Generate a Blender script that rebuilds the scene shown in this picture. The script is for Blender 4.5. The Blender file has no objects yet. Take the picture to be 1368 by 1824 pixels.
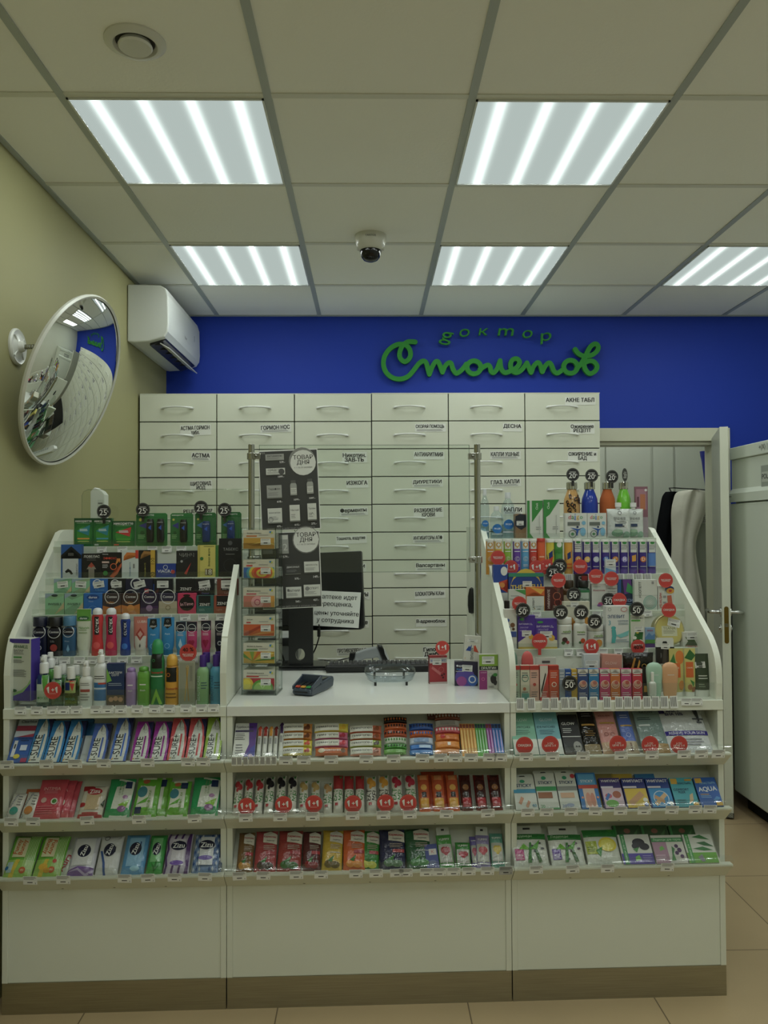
import bpy, bmesh, math, random
from mathutils import Vector, Matrix, Euler
from mathutils.geometry import interpolate_bezier, tessellate_polygon
S = bpy.context.scene
COL = S.collection
R_ = math.radians
# ---------------------------------------------------------------- camera, world, exposure
FPX, YAW, PITCH, ROLL, EYE = 1419.18, 0.0175, 0.0230, -0.0047, 1.5
CEIL, GX, GY, WALL_Y, WALL_L, WALL_R = 2.771, 0.3057, 2.300, 4.693, -1.196, 2.66
cy_, sy_, cp_, sp_ = math.cos(YAW), math.sin(YAW), math.cos(PITCH), math.sin(PITCH)
FW = Vector((sy_*cp_, cy_*cp_, sp_)); RT = Vector((cy_, -sy_, 0)); UP = RT.cross(FW)
RT, UP = RT*math.cos(ROLL)+UP*math.sin(ROLL), -RT*math.sin(ROLL)+UP*math.cos(ROLL)
EYEP = Vector((0, 0, EYE))
cam = bpy.data.cameras.new('camera'); cam.sensor_fit = 'HORIZONTAL'; cam.sensor_width = 36; cam.lens = FPX/1368*36
cam.clip_start = .05; cam.clip_end = 60
co = bpy.data.objects.new('camera', cam); COL.objects.link(co)
co.matrix_world = Matrix(((RT.x, UP.x, -FW.x, 0), (RT.y, UP.y, -FW.y, 0), (RT.z, UP.z, -FW.z, EYE), (0, 0, 0, 1)))
S.camera = co
S.cycles.transparent_max_bounces = 40
S.view_settings.view_transform = 'Standard'; S.view_settings.look = 'None'; S.view_settings.gamma = 1
S.view_settings.use_curve_mapping = False; S.view_settings.exposure = 0.38
w = bpy.data.worlds.new('world'); S.world = w; w.use_nodes = True
w.node_tree.nodes['Background'].inputs[0].default_value = (.6, .65, .6, 1); w.node_tree.nodes['Background'].inputs[1].default_value = .05
STRIP, GLOW = 25.0, .42          # emission of the LED strips and of the lit diffuser between them
LAMP = (.93, 1.0, .94)
# ---------------------------------------------------------------- pixel -> place
CA, CY0 = .0204, 2.5532          # the counter stands slightly turned to the back wall
CF = Matrix.Translation((0, CY0, 0)) @ Matrix.Rotation(CA, 4, 'Z')
CFI = CF.inverted()
def ray(px, py): return FW + RT*((px-684)/FPX) - UP*((py-912)/FPX)
def onplane(px, py, p, n):
    d = ray(px, py); return EYEP + d*((Vector(p)-EYEP).dot(n)/d.dot(n))
def at_y(px, py, Y): return onplane(px, py, (0, Y, 0), Vector((0, 1, 0)))
def at_z(px, py, Z): return onplane(px, py, (0, 0, Z), Vector((0, 0, 1)))
def at_x(px, py, X): return onplane(px, py, (X, 0, 0), Vector((1, 0, 0)))
NV = (CF.to_3x3() @ Vector((0, 1, 0)))
def at_v(px, py, v): return CFI @ onplane(px, py, CF @ Vector((0, v, 0)), NV)      # counter frame (u, v, z)
# ---------------------------------------------------------------- materials
MATS = {}
def lin(h):
    h = h.lstrip('#'); o = []
    if len(h) == 3: h = ''.join(c*2 for c in h)
    for i in (0, 2, 4):
        c = int(h[i:i+2], 16)/255; o.append(c/12.92 if c <= .04045 else ((c+.055)/1.055)**2.4)
    return (*o, 1)
def newmat(name):
    m = bpy.data.materials.new(name); m.use_nodes = True
    return m, m.node_tree, m.node_tree.nodes['Principled BSDF']
def mat(h, kind='print'):
    """paper print, film (crinkled glossy foil), plastic, laminate, metal ..."""
    k = (h, kind)
    if k in MATS: return MATS[k]
    m, nt, b = newmat(f'{kind}_{h}')
    ro, me, sp = {'print': (.42, 0, .5), 'film': (.16, 0, .5), 'plastic': (.28, 0, .5), 'matte': (.8, 0, .3), 'metal': (.22, 1, .5),
                  'chrome': (.07, 1, .5), 'brushed': (.38, 1, .5), 'cloth': (.95, 0, .15), 'laminate': (.38, 0, .45), 'gloss': (.1, 0, .5), 'paint': (.6, 0, .3)}[kind]
    bc = lin(h)
    if kind in ('print', 'film', 'plastic', 'gloss'):
        lu = .3*bc[0]+.6*bc[1]+.1*bc[2]; bc = tuple((q*.9+lu*.1)*.86 for q in bc[:3])+(1,)
    b.inputs['Base Color'].default_value = bc; b.inputs['Roughness'].default_value = ro
    b.inputs['Metallic'].default_value = me; b.inputs['Specular IOR Level'].default_value = sp
    def noise(scale, detail=3, stretch=None):
        tc = nt.nodes.new('ShaderNodeTexCoord'); n = nt.nodes.new('ShaderNodeTexNoise')
        n.inputs['Scale'].default_value = scale; n.inputs['Detail'].default_value = detail
        if stretch:
            mp = nt.nodes.new('ShaderNodeMapping'); mp.inputs['Scale'].default_value = stretch
            nt.links.new(tc.outputs['Object'], mp.inputs[0]); nt.links.new(mp.outputs[0], n.inputs['Vector'])
        else: nt.links.new(tc.outputs['Object'], n.inputs['Vector'])
        return n
    def bump(n, s, d):
        bp = nt.nodes.new('ShaderNodeBump'); bp.inputs['Strength'].default_value = s; bp.inputs['Distance'].default_value = d
        nt.links.new(n.outputs[0], bp.inputs['Height']); nt.links.new(bp.outputs[0], b.inputs['Normal'])
    def vary(n, amt):
        mx = nt.nodes.new('ShaderNodeMix'); mx.data_type = 'RGBA'; c = lin(h)
        mx.inputs['A'].default_value = tuple(x*(1-amt) for x in c[:3])+(1,); mx.inputs['B'].default_value = tuple(min(1, x*(1+amt)) for x in c[:3])+(1,)
        nt.links.new(n.outputs[0], mx.inputs['Factor']); nt.links.new(mx.outputs['Result'], b.inputs['Base Color'])
    if kind == 'film': bump(noise(38, 3), .8, .006)
    elif kind == 'cloth': n = noise(9, 6); bump(n, .5, .02); vary(n, .12)
    elif kind == 'laminate': vary(noise(3, 4), .025)
    elif kind == 'paint': n = noise(60, 5); bump(n, .12, .002); vary(noise(1.5, 3), .04)
    elif kind == 'brushed':
        n = noise(6, 6, (1, 1, 40)); vary(n, .25)
        mr = nt.nodes.new('ShaderNodeMapRange'); mr.inputs[3].default_value = .25; mr.inputs[4].default_value = .5
        nt.links.new(n.outputs[0], mr.inputs[0]); nt.links.new(mr.outputs[0], b.inputs['Roughness'])
    MATS[k] = m; return m
def clear(name, tint, fac, rough=.02):
    """thin clear plastic or glass: see-through with a fresnel sheen"""
    if name in MATS: return MATS[name]
    m = bpy.data.materials.new(name); m.use_nodes = True; nt = m.node_tree; nt.nodes.clear()
    o = nt.nodes.new('ShaderNodeOutputMaterial'); t = nt.nodes.new('ShaderNodeBsdfTransparent'); g = nt.nodes.new('ShaderNodeBsdfGlossy')
    t.inputs[0].default_value = tint; g.inputs['Roughness'].default_value = rough
    f = nt.nodes.new('ShaderNodeLayerWeight'); f.inputs[0].default_value = .5
    pw = nt.nodes.new('ShaderNodeMath'); pw.operation = 'POWER'; pw.inputs[1].default_value = 4
    mr = nt.nodes.new('ShaderNodeMapRange'); mr.inputs[3].default_value = .03+fac*.12; mr.inputs[4].default_value = .5+fac*.3
    nt.links.new(f.outputs['Facing'], pw.inputs[0]); nt.links.new(pw.outputs[0], mr.inputs[0])
    mx = nt.nodes.new('ShaderNodeMixShader')
    nt.links.new(mr.outputs[0], mx.inputs[0]); nt.links.new(t.outputs[0], mx.inputs[1]); nt.links.new(g.outputs[0], mx.inputs[2])
    nt.links.new(mx.outputs[0], o.inputs[0]); MATS[name] = m; return m
ACR = clear('clear_acrylic', (.95, .97, .96, 1), .22, .04)
ACRE = clear('acrylic_edge', (.62, .68, .66, 1), .5, .1)
GLASS = clear('clear_glass', (.96, .985, .965, 1), .12, .01)
PET = clear('clear_bottle_plastic', (.86, .92, .95, 1), .32, .06)
def tinted(h, a=.55):
    k = 'liquid_'+h
    c = lin(h); return clear(k, (c[0], c[1], c[2], 1), .3, .08)
# ---------------------------------------------------------------- mesh building
class MB:
    def __init__(s): s.v = []; s.f = []; s.m = []; s.mats = []; s.sm = []
    def mi(s, m):
        if m not in s.mats: s.mats.append(m)
        return s.mats.index(m)
    def add(s, vs, fs, m, smooth=False, M=None):
        b = len(s.v); s.v += [tuple(M @ Vector(p)) if M else tuple(p) for p in vs]
        i = s.mi(m); s.f += [tuple(b+k for k in f) for f in fs]; s.m += [i]*len(fs); s.sm += [smooth]*len(fs); return s
    def box(s, a, b, m, M=None):
        x0, y0, z0 = a; x1, y1, z1 = b
        return s.add([(x0, y0, z0), (x1, y0, z0), (x1, y1, z0), (x0, y1, z0), (x0, y0, z1), (x1, y0, z1), (x1, y1, z1), (x0, y1, z1)],
                     [(0, 3, 2, 1), (4, 5, 6, 7), (0, 1, 5, 4), (1, 2, 6, 5), (2, 3, 7, 6), (3, 0, 4, 7)], m, False, M)
    def prism(s, pts, x0, x1, m, M=None, axis='x'):
        """polygon pts extruded; axis x: pts are (y,z); axis y: pts are (x,z); axis z: pts are (x,y)"""
        f = {'x': lambda p, t: (t, p[0], p[1]), 'y': lambda p, t: (p[0], t, p[1]), 'z': lambda p, t: (p[0], p[1], t)}[axis]
        n = len(pts); vs = [f(p, x0) for p in pts]+[f(p, x1) for p in pts]
        fs = [tuple(range(n)), tuple(range(2*n-1, n-1, -1))]+[((i+1) % n, i, n+i, n+(i+1) % n) for i in range(n)]
        return s.add(vs, fs, m, False, M)
    def rings(s, rr, m, smooth=True, cap=True, M=None, closed=False):
        n = len(rr[0]); vs = [p for r in rr for p in r]; fs = []
        k = len(rr)
        for j in range(k if closed else k-1):
            a, b = j*n, ((j+1) % k)*n
            fs += [(a+i, a+(i+1) % n, b+(i+1) % n, b+i) for i in range(n)]
        if cap and not closed: fs += [tuple(range(n-1, -1, -1)), tuple(range((k-1)*n, k*n))]
        return s.add(vs, fs, m, smooth, M)
    def lathe(s, prof, m, n=28, M=None, cap=True, smooth=True):
        return s.rings([[(r*math.cos(2*math.pi*i/n), r*math.sin(2*math.pi*i/n), z) for i in range(n)] for r, z in prof], m, smooth, cap, M)
    def tube(s, path, r, m, n=8, M=None, closed=False):
        P = [Vector(p) for p in path]; rr = []; k = len(P); u = None
        for i, p in enumerate(P):
            t = (P[(i+1) % k]-P[i-1]) if closed or 0 < i < k-1 else (P[1]-P[0] if i == 0 else P[-1]-P[-2])
            t = t.normalized() if t.length > 1e-9 else Vector((0, 0, 1))
            if u is None: u = t.orthogonal().normalized()
            u = (u-t*u.dot(t)); u = u.normalized() if u.length > 1e-6 else t.orthogonal().normalized()
            w_ = t.cross(u); q = r[i] if isinstance(r, (list, tuple)) else r
            rr.append([p+(u*math.cos(2*math.pi*j/n)+w_*math.sin(2*math.pi*j/n))*q for j in range(n)])
        return s.rings(rr, m, True, True, M, closed)
    def build(s, name, parent=None, M=None, sharp=35, bevel=0):
        me = bpy.data.meshes.new(name); me.from_pydata(s.v, [], s.f)
        for m in s.mats: me.materials.append(m)
        me.polygons.foreach_set('material_index', s.m); me.polygons.foreach_set('use_smooth', s.sm)
        if any(s.sm): me.set_sharp_from_angle(angle=R_(sharp))
        me.update(); o = bpy.data.objects.new(name, me); COL.objects.link(o)
        if parent is not None: o.parent = parent
        if M is not None:
            if parent is not None: o.matrix_local = M
            else: o.matrix_world = M
        if bevel:
            bv = o.modifiers.new('edge', 'BEVEL'); bv.width = bevel; bv.segments = 2; bv.limit_method = 'ANGLE'; bv.angle_limit = R_(50)
        return o
def tag(o, label, cat, group=None):
    o['label'] = label; o['category'] = cat
    if group: o['group'] = group
    return o
def struct(o, label=None):
    o['kind'] = 'structure'
    if label: o['label'] = label
    return o
def empty(name, M, label, cat, group=None):
    o = bpy.data.objects.new(name, None); o.empty_display_size = .05; COL.objects.link(o); o.matrix_world = M
    return tag(o, label, cat, group)
def smooth_path(pts, k=6, closed=False):
    P = [Vector(p if len(p) == 3 else (p[0], p[1], 0)) for p in pts]; out = []; n = len(P)
    for i in range(n if closed else n-1):
        if closed: a, b, c, d = P[i-1], P[i], P[(i+1) % n], P[(i+2) % n]
        else: a, b, c, d = P[max(i-1, 0)], P[i], P[i+1], P[min(i+2, n-1)]
        for j in range(k):
            t = j/k; out.append(.5*((2*b)+(c-a)*t+(2*a-5*b+4*c-d)*t*t+(3*b-a-3*c+d)*t**3))
    if not closed: out.append(P[-1])
    return out
# ---------------------------------------------------------------- lettering
TXT = {}
def textmesh(s, bold=0, res=2):
    """2D outline of a string as flat faces, its left bottom corner at 0,0 and its size"""
    k = (s, bold, res)
    if k in TXT: return TXT[k]
    c = bpy.data.curves.new('t', 'FONT'); c.body = s; c.offset = .04 if bold > 90 else 0; c.space_line = .85; c.align_x = 'CENTER'
    o = bpy.data.objects.new('t', c); COL.objects.link(o)
    dg = bpy.context.evaluated_depsgraph_get(); oe = o.evaluated_get(dg); cu = oe.to_curve(dg); outs = []; holes = []; allc = []
    for sp in cu.splines:
        P = []; bp = sp.bezier_points; n = len(bp)
        for i in range(n):
            p, q = bp[i], bp[(i+1) % n]
            if (p.handle_right-p.co).cross(q.co-p.co).length < 1e-5 and (q.handle_left-q.co).cross(q.co-p.co).length < 1e-5: P.append((p.co.x, p.co.y))
            else:
                for v in interpolate_bezier(p.co, p.handle_right, q.handle_left, q.co, res+2)[:-1]: P.append((v.x, v.y))
        if len(P) < 3: continue
        ar = sum(P[i-1][0]*P[i][1]-P[i][0]*P[i-1][1] for i in range(len(P)))/2
        allc.append((abs(ar), P, ar > 0))
    oe.to_curve_clear(); bpy.data.objects.remove(o); bpy.data.curves.remove(c)
    def inside(p, poly):
        r = False
        for i in range(len(poly)):
            (x1, y1), (x2, y2) = poly[i-1], poly[i]
            if (y1 > p[1]) != (y2 > p[1]) and p[0] < (x2-x1)*(p[1]-y1)/(y2-y1)+x1: r = not r
        return r
    for q in allc: (holes if any(r[2] != q[2] and r[0] > q[0] and inside(q[1][0], r[1]) for r in allc) else outs).append(q)
    own = {}
    for h in holes:
        c_ = [i for i, q in enumerate(outs) if inside(h[1][0], q[1])]
        if c_: own.setdefault(min(c_, key=lambda i: outs[i][0]), []).append(h[1])
    V = []; F = []
    for i, (ar, P, _o) in enumerate(outs):
        loops = [P]+own.get(i, []); flat = [p for l in loops for p in l]; b0 = len(V); V += [(x, y, i % 4) for x, y in flat]
        for t in tessellate_polygon([[Vector((x, y, 0)) for x, y in l] for l in loops]):
            (ax, ay), (bx, by), (cx, cy) = (flat[j] for j in t)
            if (bx-ax)*(cy-ay)-(cx-ax)*(by-ay) < 0: t = t[::-1]
            F.append(tuple(b0+j for j in t))
    if not V: V = [(0, 0, 0), (1, 1, 0)]
    x0 = min(p[0] for p in V); x1 = max(p[0] for p in V); y0 = min(p[1] for p in V); y1 = max(p[1] for p in V)
    TXT[k] = ([(x-x0, y-y0, l) for x, y, l in V], F, x1-x0, y1-y0); return TXT[k]
# artwork ops; x and y run 0..1 over the face
def R(x0, y0, x1, y1, c): return ('R', x0, y0, x1, y1, c)
def E(cx, cy, rx, c, ry=None): return ('E', cx, cy, rx, c, ry)
def O(cx, cy, rx, c, t=.12): return ('O', cx, cy, rx, c, t)
def T(s, cx, cy, w_, c='fff', rot=0, b=1, sy=1): return ('T', s, cx, cy, w_, c, rot, b, sy)
def G(pts, c): return ('G', pts, c)
def L(x0, y0, x1, y1, n, c='777', k=.35): return ('L', x0, y0, x1, y1, n, c, k)
def art(mb, ops, W, H, F, kind='print', off0=.0004, curved=False):
    """adds the artwork to mb; F(X, Z, off) puts a point of the flat art (metres) on the surface"""
    rnd = random.Random(7); off = off0; st = .00016
    def put(vs, fs, c):
        mb.add([F(p[0], p[1], off+(p[2]*1.2e-5 if len(p) > 2 else 0)) for p in vs], fs, mat(c, kind), curved)
    def rect(x0, z0, x1, z1, c, nx=None, nz=None):
        nx = nx or (6 if curved else 1); nz = nz or (6 if curved else 1)
        vs = [(x0+(x1-x0)*i/nx, z0+(z1-z0)*j/nz) for j in range(nz+1) for i in range(nx+1)]
        fs = [(j*(nx+1)+i, j*(nx+1)+i+1, (j+1)*(nx+1)+i+1, (j+1)*(nx+1)+i) for j in range(nz) for i in range(nx)]
        put(vs, fs, c)
    for op in ops:
        k = op[0]; off += st
        if k == 'R': rect((op[1]-.5)*W, op[2]*H, (op[3]-.5)*W, op[4]*H, op[5])
        elif k == 'E' or k == 'O':
            cx, cz, rx = (op[1]-.5)*W, op[2]*H, op[3]*W; rz = rx; t = 0
            if k == 'E' and op[5]: rz = op[5]*H
            fr = (0, .5, 1) if curved else (0, 1)
            if k == 'O': fr = (1-op[5], 1)
            n = 20; vs = []; fs = []
            for q in fr: vs += [(cx+rx*q*math.cos(2*math.pi*i/n), cz+rz*q*math.sin(2*math.pi*i/n)) for i in range(n)]
            for j in range(len(fr)-1): fs += [(j*n+i, (j+1)*n+i, (j+1)*n+(i+1) % n, j*n+(i+1) % n) for i in range(n)]
            put(vs, fs, op[4])
        elif k == 'G':
            pts = [((x-.5)*W, z*H) for x, z in op[1]]
            ar = sum(a[0]*b[1]-b[0]*a[1] for a, b in zip(pts, pts[1:]+pts[:1]))
            if ar < 0: pts = pts[::-1]
            bm = bmesh.new(); bf = bm.faces.new([bm.verts.new((x, z, 0)) for x, z in pts])
            bmesh.ops.triangulate(bm, faces=[bf])
            if curved: bmesh.ops.subdivide_edges(bm, edges=bm.edges[:], cuts=2, use_grid_fill=True)
            bm.verts.index_update()
            put([(v.co.x, v.co.y) for v in bm.verts], [tuple(v.index for v in f.verts) for f in bm.faces], op[2]); bm.free()
        elif k == 'T':
            _, s, cx, cy, tw, c, rot, bold, syy = op
            V, Fc, w0, h0 = textmesh(s, 0, 2 if tw*W > .04 else 1)
            sc = (tw*(H if abs(abs(rot)-90) < 30 else W))/w0; a = R_(rot); ca, sa = math.cos(a), math.sin(a)
            vs = []
            for x, y, lv in V:
                x = (x-w0/2)*sc; y = (y-h0/2)*sc*syy
                vs.append(((cx-.5)*W+x*ca-y*sa, cy*H+x*sa+y*ca, lv))
            dx = sc*.0085*bold; cps = [(0, 0)] if bold <= .5 or tw*W < .012 else [(-dx, 0), (dx, 0)] if bold <= 1.5 else [(-dx, -dx*.6), (dx, -dx*.6), (dx, dx*.6), (-dx, dx*.6)]
            for ex, ey in cps: put([(x+ex, y+ey, lv) for x, y, lv in vs], Fc, c); off += .00005
        elif k == 'L':
            _, x0, y0, x1, y1, n, c, kk = op
            for i in range(n):
                z1 = (y1-(y1-y0)*i/n)*H; hh = (y1-y0)*H/n*kk; x = x0
                e = x1-(rnd.random()*.3*(x1-x0) if n > 1 else 0)
                rect((x-.5)*W, z1-hh, (e-.5)*W, z1, c, 4 if curved else 1, 1)
# ================================================================ THE ROOM
WHITE = mat('d9dccd', 'laminate'); WHITE2 = mat('e2e5d8', 'laminate')
def room():
    # floor with 0.6 m tiles
    m, nt, b = newmat('floor_tiles'); b.inputs['Roughness'].default_value = .33
    tc = nt.nodes.new('ShaderNodeTexCoord'); mp = nt.nodes.new('ShaderNodeMapping'); mp.inputs['Location'].default_value = (-.303, -.45, 0)
    br = nt.nodes.new('ShaderNodeTexBrick'); br.offset = 0; br.inputs['Scale'].default_value = 1
    br.inputs['Brick Width'].default_value = .6; br.inputs['Row Height'].default_value = .6; br.inputs['Mortar Size'].default_value = .0022
    br.inputs['Color1'].default_value = lin('bfa884'); br.inputs['Color2'].default_value = lin('bba47f'); br.inputs['Mortar'].default_value = lin('6e5d45')
    n = nt.nodes.new('ShaderNodeTexNoise'); n.inputs['Scale'].default_value = 3; n.inputs['Detail'].default_value = 8
    mx = nt.nodes.new('ShaderNodeMix'); mx.data_type = 'RGBA'; mx.blend_type = 'MULTIPLY'; mx.inputs['Factor'].default_value = .25
    nt.links.new(tc.outputs['Object'], mp.inputs[0]); nt.links.new(mp.outputs[0], br.inputs[0]); nt.links.new(tc.outputs['Object'], n.inputs['Vector'])
    nt.links.new(br.outputs[0], mx.inputs['A']); nt.links.new(n.outputs[0], mx.inputs['B']); nt.links.new(mx.outputs['Result'], b.inputs['Base Color'])
    struct(MB().box((WALL_L-.1, -2.6, -.05), (2.76, 6.6, 0), m).build('floor'))
    olive = mat('97946c', 'paint'); blue = mat('1f3cab', 'paint'); grey = mat('c9ccbf', 'paint')
    struct(MB().box((WALL_L-.1, -2.6, 0), (WALL_L, WALL_Y, CEIL+.1), olive).build('wall_left'))
    struct(MB().box((WALL_R, -2.6, 0), (WALL_R+.1, WALL_Y, CEIL+.1), grey).build('wall_right'))
    struct(MB().box((WALL_L-.1, -2.6, 0), (WALL_R+.1, -2.5, CEIL+.1), grey).build('wall_front'))
    wb = MB(); y0, y1 = WALL_Y, WALL_Y+.12; dx0, dx1, dz = DOOR
    wb.box((WALL_L-.1, y0, 0), (dx0, y1, CEIL+.1), blue).box((dx1, y0, 0), (WALL_R+.1, y1, CEIL+.1), blue).box((dx0, y0, dz), (dx1, y1, CEIL+.1), blue)
    struct(wb.build('wall_back'))
    # suspended ceiling
    m, nt, b = newmat('ceiling_tile'); b.inputs['Roughness'].default_value = .9; b.inputs['Specular IOR Level'].default_value = .1
    tc = nt.nodes.new('ShaderNodeTexCoord'); n = nt.nodes.new('ShaderNodeTexNoise'); n.inputs['Scale'].default_value = 90; n.inputs['Detail'].default_value = 6
    bp = nt.nodes.new('ShaderNodeBump'); bp.inputs['Strength'].default_value = .25; bp.inputs['Distance'].default_value = .003
    nt.links.new(tc.outputs['Object'], n.inputs['Vector']); nt.links.new(n.outputs[0], bp.inputs['Height']); nt.links.new(bp.outputs[0], b.inputs['Normal'])
    b.inputs['Base Color'].default_value = lin('f2f3ee')
    struct(MB().box((WALL_L-.1, -2.6, CEIL), (WALL_R+.1, WALL_Y, CEIL+.1), m).build('ceiling'))
    bar = mat('a9b0ae', 'laminate'); tbar = mat('d6d7cd', 'laminate'); g = MB(); k = -3
    while GX+.6*k < WALL_R:
        x = GX+.6*k
        if x > WALL_L: g.box((x-.012, -2.5, CEIL-.004), (x+.012, WALL_Y, CEIL), bar)
        k += 1
    for j in range(-8, 5):
        y = GY+.6*j
        if -2.5 < y < WALL_Y: g.box((WALL_L, y-.012, CEIL-.0035), (WALL_R, y+.012, CEIL), tbar)
    g.box((WALL_L, -2.5, CEIL-.005), (WALL_L+.02, WALL_Y, CEIL), bar)
    g.box((WALL_L, WALL_Y-.02, CEIL-.005), (WALL_R, WALL_Y, CEIL), bar)
    struct(g.build('trim_ceiling_grid'))
    # the store room behind the door
    bx0, bx1, by1 = .9, 2.75, 6.4
    sr = mat('cfd2c6', 'paint')
    s = MB(); s.box((bx0, by1, 0), (bx1, by1+.1, 2.77), sr)
    struct(s.build('wall_storeroom_back'))
    struct(MB().box((bx0-.1, y1, 0), (bx0, by1, 2.77), sr).build('wall_storeroom_left'))
    struct(MB().box((DOOR[1]+.08, y1, 0), (bx1, y1+.02, 2.77), sr).box((bx0, y1, 0), (DOOR[0]-.08, y1+.02, 2.77), sr).box((DOOR[0]-.08, y1, DOOR[2]+.02), (DOOR[1]+.08, y1+.02, 2.77), sr).build('wall_storeroom_front'))
    struct(MB().box((bx1, y1, 0), (bx1+.1, by1, 2.77), sr).build('wall_storeroom_right'))
    struct(MB().box((bx0-.1, y1, 2.77), (bx1+.1, by1+.1, 2.87), sr).build('ceiling_storeroom'))
DOOR = (1.20, 2.06, 2.02)
room()

# LED panels: the grid cells that hold one
def panel_mats():
    m = bpy.data.materials.new('lit_diffuser'); m.use_nodes = True; nt = m.node_tree; nt.nodes.clear()
    o = nt.nodes.new('ShaderNodeOutputMaterial'); e = nt.nodes.new('ShaderNodeEmission'); e.inputs[0].default_value = (.80, .93, .88, 1)
    tc = nt.nodes.new('ShaderNodeTexCoord'); sx = nt.nodes.new('ShaderNodeSeparateXYZ'); nt.links.new(tc.outputs['Object'], sx.inputs[0])
    def M(op, a, b=None, v=None):
        n = nt.nodes.new('ShaderNodeMath'); n.operation = op
        if isinstance(a, (int, float)): n.inputs[0].default_value = a
        else: nt.links.new(a, n.inputs[0])
        if b is not None:
            if isinstance(b, (int, float)): n.inputs[1].default_value = b
            else: nt.links.new(b, n.inputs[1])
        return n.outputs[0]
    # distance to the nearest of four strips, 0.14 m apart
    x = M('DIVIDE', M('ADD', sx.outputs[0], .28), .14); fr = M('ABSOLUTE', M('SUBTRACT', M('FRACT', x), .5))
    g = M('POWER', 2.718, M('MULTIPLY', M('MULTIPLY', fr, fr), -60.0))
    pr = M('MULTIPLY', M('SINE', M('MULTIPLY', M('ADD', sx.outputs[0], sx.outputs[1]), 900)), .06)
    nt.links.new(M('ADD', M('MULTIPLY', M('ADD', M('MULTIPLY', g, 1.9), 1.0), GLOW), M('MULTIPLY', pr, GLOW)), e.inputs[1])
    nt.links.new(e.outputs[0], o.inputs[0])
    m2 = bpy.data.materials.new('led_strip_light'); m2.use_nodes = True; nt = m2.node_tree; nt.nodes.clear()
    o = nt.nodes.new('ShaderNodeOutputMaterial'); e = nt.nodes.new('ShaderNodeEmission'); e.inputs[0].default_value = (*LAMP, 1); e.inputs[1].default_value = STRIP
    nt.links.new(e.outputs[0], o.inputs[0]); return m, m2
LM, SM = panel_mats()
def led_panel(i, j, label, x=None, y=None, z=None):
    cx = GX+.6*i+.3 if x is None else x; cy = GY+.6*j+.3 if y is None else y; z = (z or CEIL)-.001
    t = empty('led_ceiling_light', Matrix.Translation((cx, cy, z)), label, 'ceiling light', 'square LED panels in the suspended ceiling')
    h = .288; fm = mat('dfe4e2', 'plastic')
    f = MB(); f.box((-h, -h, -.007), (h, -h+.006, 0), fm).box((-h, h-.006, -.007), (h, h, 0), fm).box((-h, -h, -.007), (-h+.006, h, 0), fm).box((h-.006, -h, -.007), (h, h, 0), fm)
    f.build('frame', t)
    d = MB(); q = h-.006; d.add([(-q, -q, -.003), (-q, q, -.003), (q, q, -.003), (q, -q, -.003)], [(0, 1, 2, 3)], LM); d.build('diffuser', t)
    for k in range(4):
        xx = -.21+.14*k; s = MB(); a = .010; yy = h-.02
        s.prism([(xx-a, -.0035), (xx-a*.6, -.006), (xx+a*.6, -.006), (xx+a, -.0035)], -yy, yy, SM, axis='y'); s.build('led_strip', t)
names = {(-2, 0): 'nearer LED ceiling panel on the left, close to the round ceiling vent', (0, 0): 'nearer LED ceiling panel right of the middle, above the green wall sign',
         (-2, 2): 'farther LED ceiling panel in front of the air conditioner', (0, 2): 'farther LED ceiling panel between the dome camera and the right edge panel',
         (2, 2): 'LED ceiling panel cut off by the right edge of the photo'}
for ij, l in names.items(): led_panel(*ij, l)
for j in (-2, -4, -6):
    for i in (-2, 0, 2): led_panel(i, j, 'LED ceiling panel over the customer side, behind the viewer')
led_panel(2, 0, 'LED ceiling panel over the customer side, behind the viewer')
led_panel(0, 0, 'LED ceiling panel inside the store room behind the door', 1.72, 5.13, 2.77)

# ---- door frame, leaf and what shows behind
dx0, dx1, dz = DOOR
tr = mat('d3d3bd', 'laminate'); m = MB()
m.box((dx1, WALL_Y-.02, 0), (dx1+.075, WALL_Y, dz+.078), tr).box((dx0-.075, WALL_Y-.02, 0), (dx0, WALL_Y, dz+.078), tr).box((dx0, WALL_Y-.02, dz), (dx1, WALL_Y, dz+.078), tr)
m.box((dx0, WALL_Y, 0), (dx0+.02, WALL_Y+.12, dz), tr).box((dx1-.02, WALL_Y, 0), (dx1, WALL_Y+.12, dz), tr).box((dx0, WALL_Y, dz-.02), (dx1, WALL_Y+.12, dz), tr)
struct(m.build('trim_1', bevel=.002), 'pale door casing around the store room opening')
pe = at_y(1284, 945, 4.12); ph = Vector((2.018, WALL_Y-.03, 0)); dv = Vector((ph.x-pe.x, ph.y-4.12, 0)); dl = dv.length; dv.normalize()
DM = Matrix(((-dv.y*-1, dv.x, 0, pe.x), (-dv.x*1, dv.y, 0, 4.12), (0, 0, 1, 0), (0, 0, 0, 1)))   # x: to the right across the leaf, y: towards the hinge
door = MB().box((0, 0, .008), (.042, dl, 2.032), mat('cfd2c2', 'laminate')).build('door_1', M=DM, bevel=.002)
struct(door, 'white door leaf standing open towards the counter')
MB().box((-.001, .0, .008), (.043, .03, .035), mat('1a1a1a', 'plastic')).build('door_stop', door)
zl = at_y(1291, 1113, 4.12).z; lk = MB()
lk.prism([(.021+.011*math.cos(a), zl+(.085+.011*math.sin(a) if math.sin(a) > 0 else -.085+.011*math.sin(a))) for a in [math.pi*2*i/24 for i in range(24)]], -.0015, .001, mat('7d6a35', 'brushed'), axis='y')
lk.box((.013, -.005, zl-.01), (.029, 0, zl+.008), mat('8d8d80', 'metal')); lk.build('lock_plate', door)
hz = at_y(1291, 1092, 4.12).z
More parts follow.
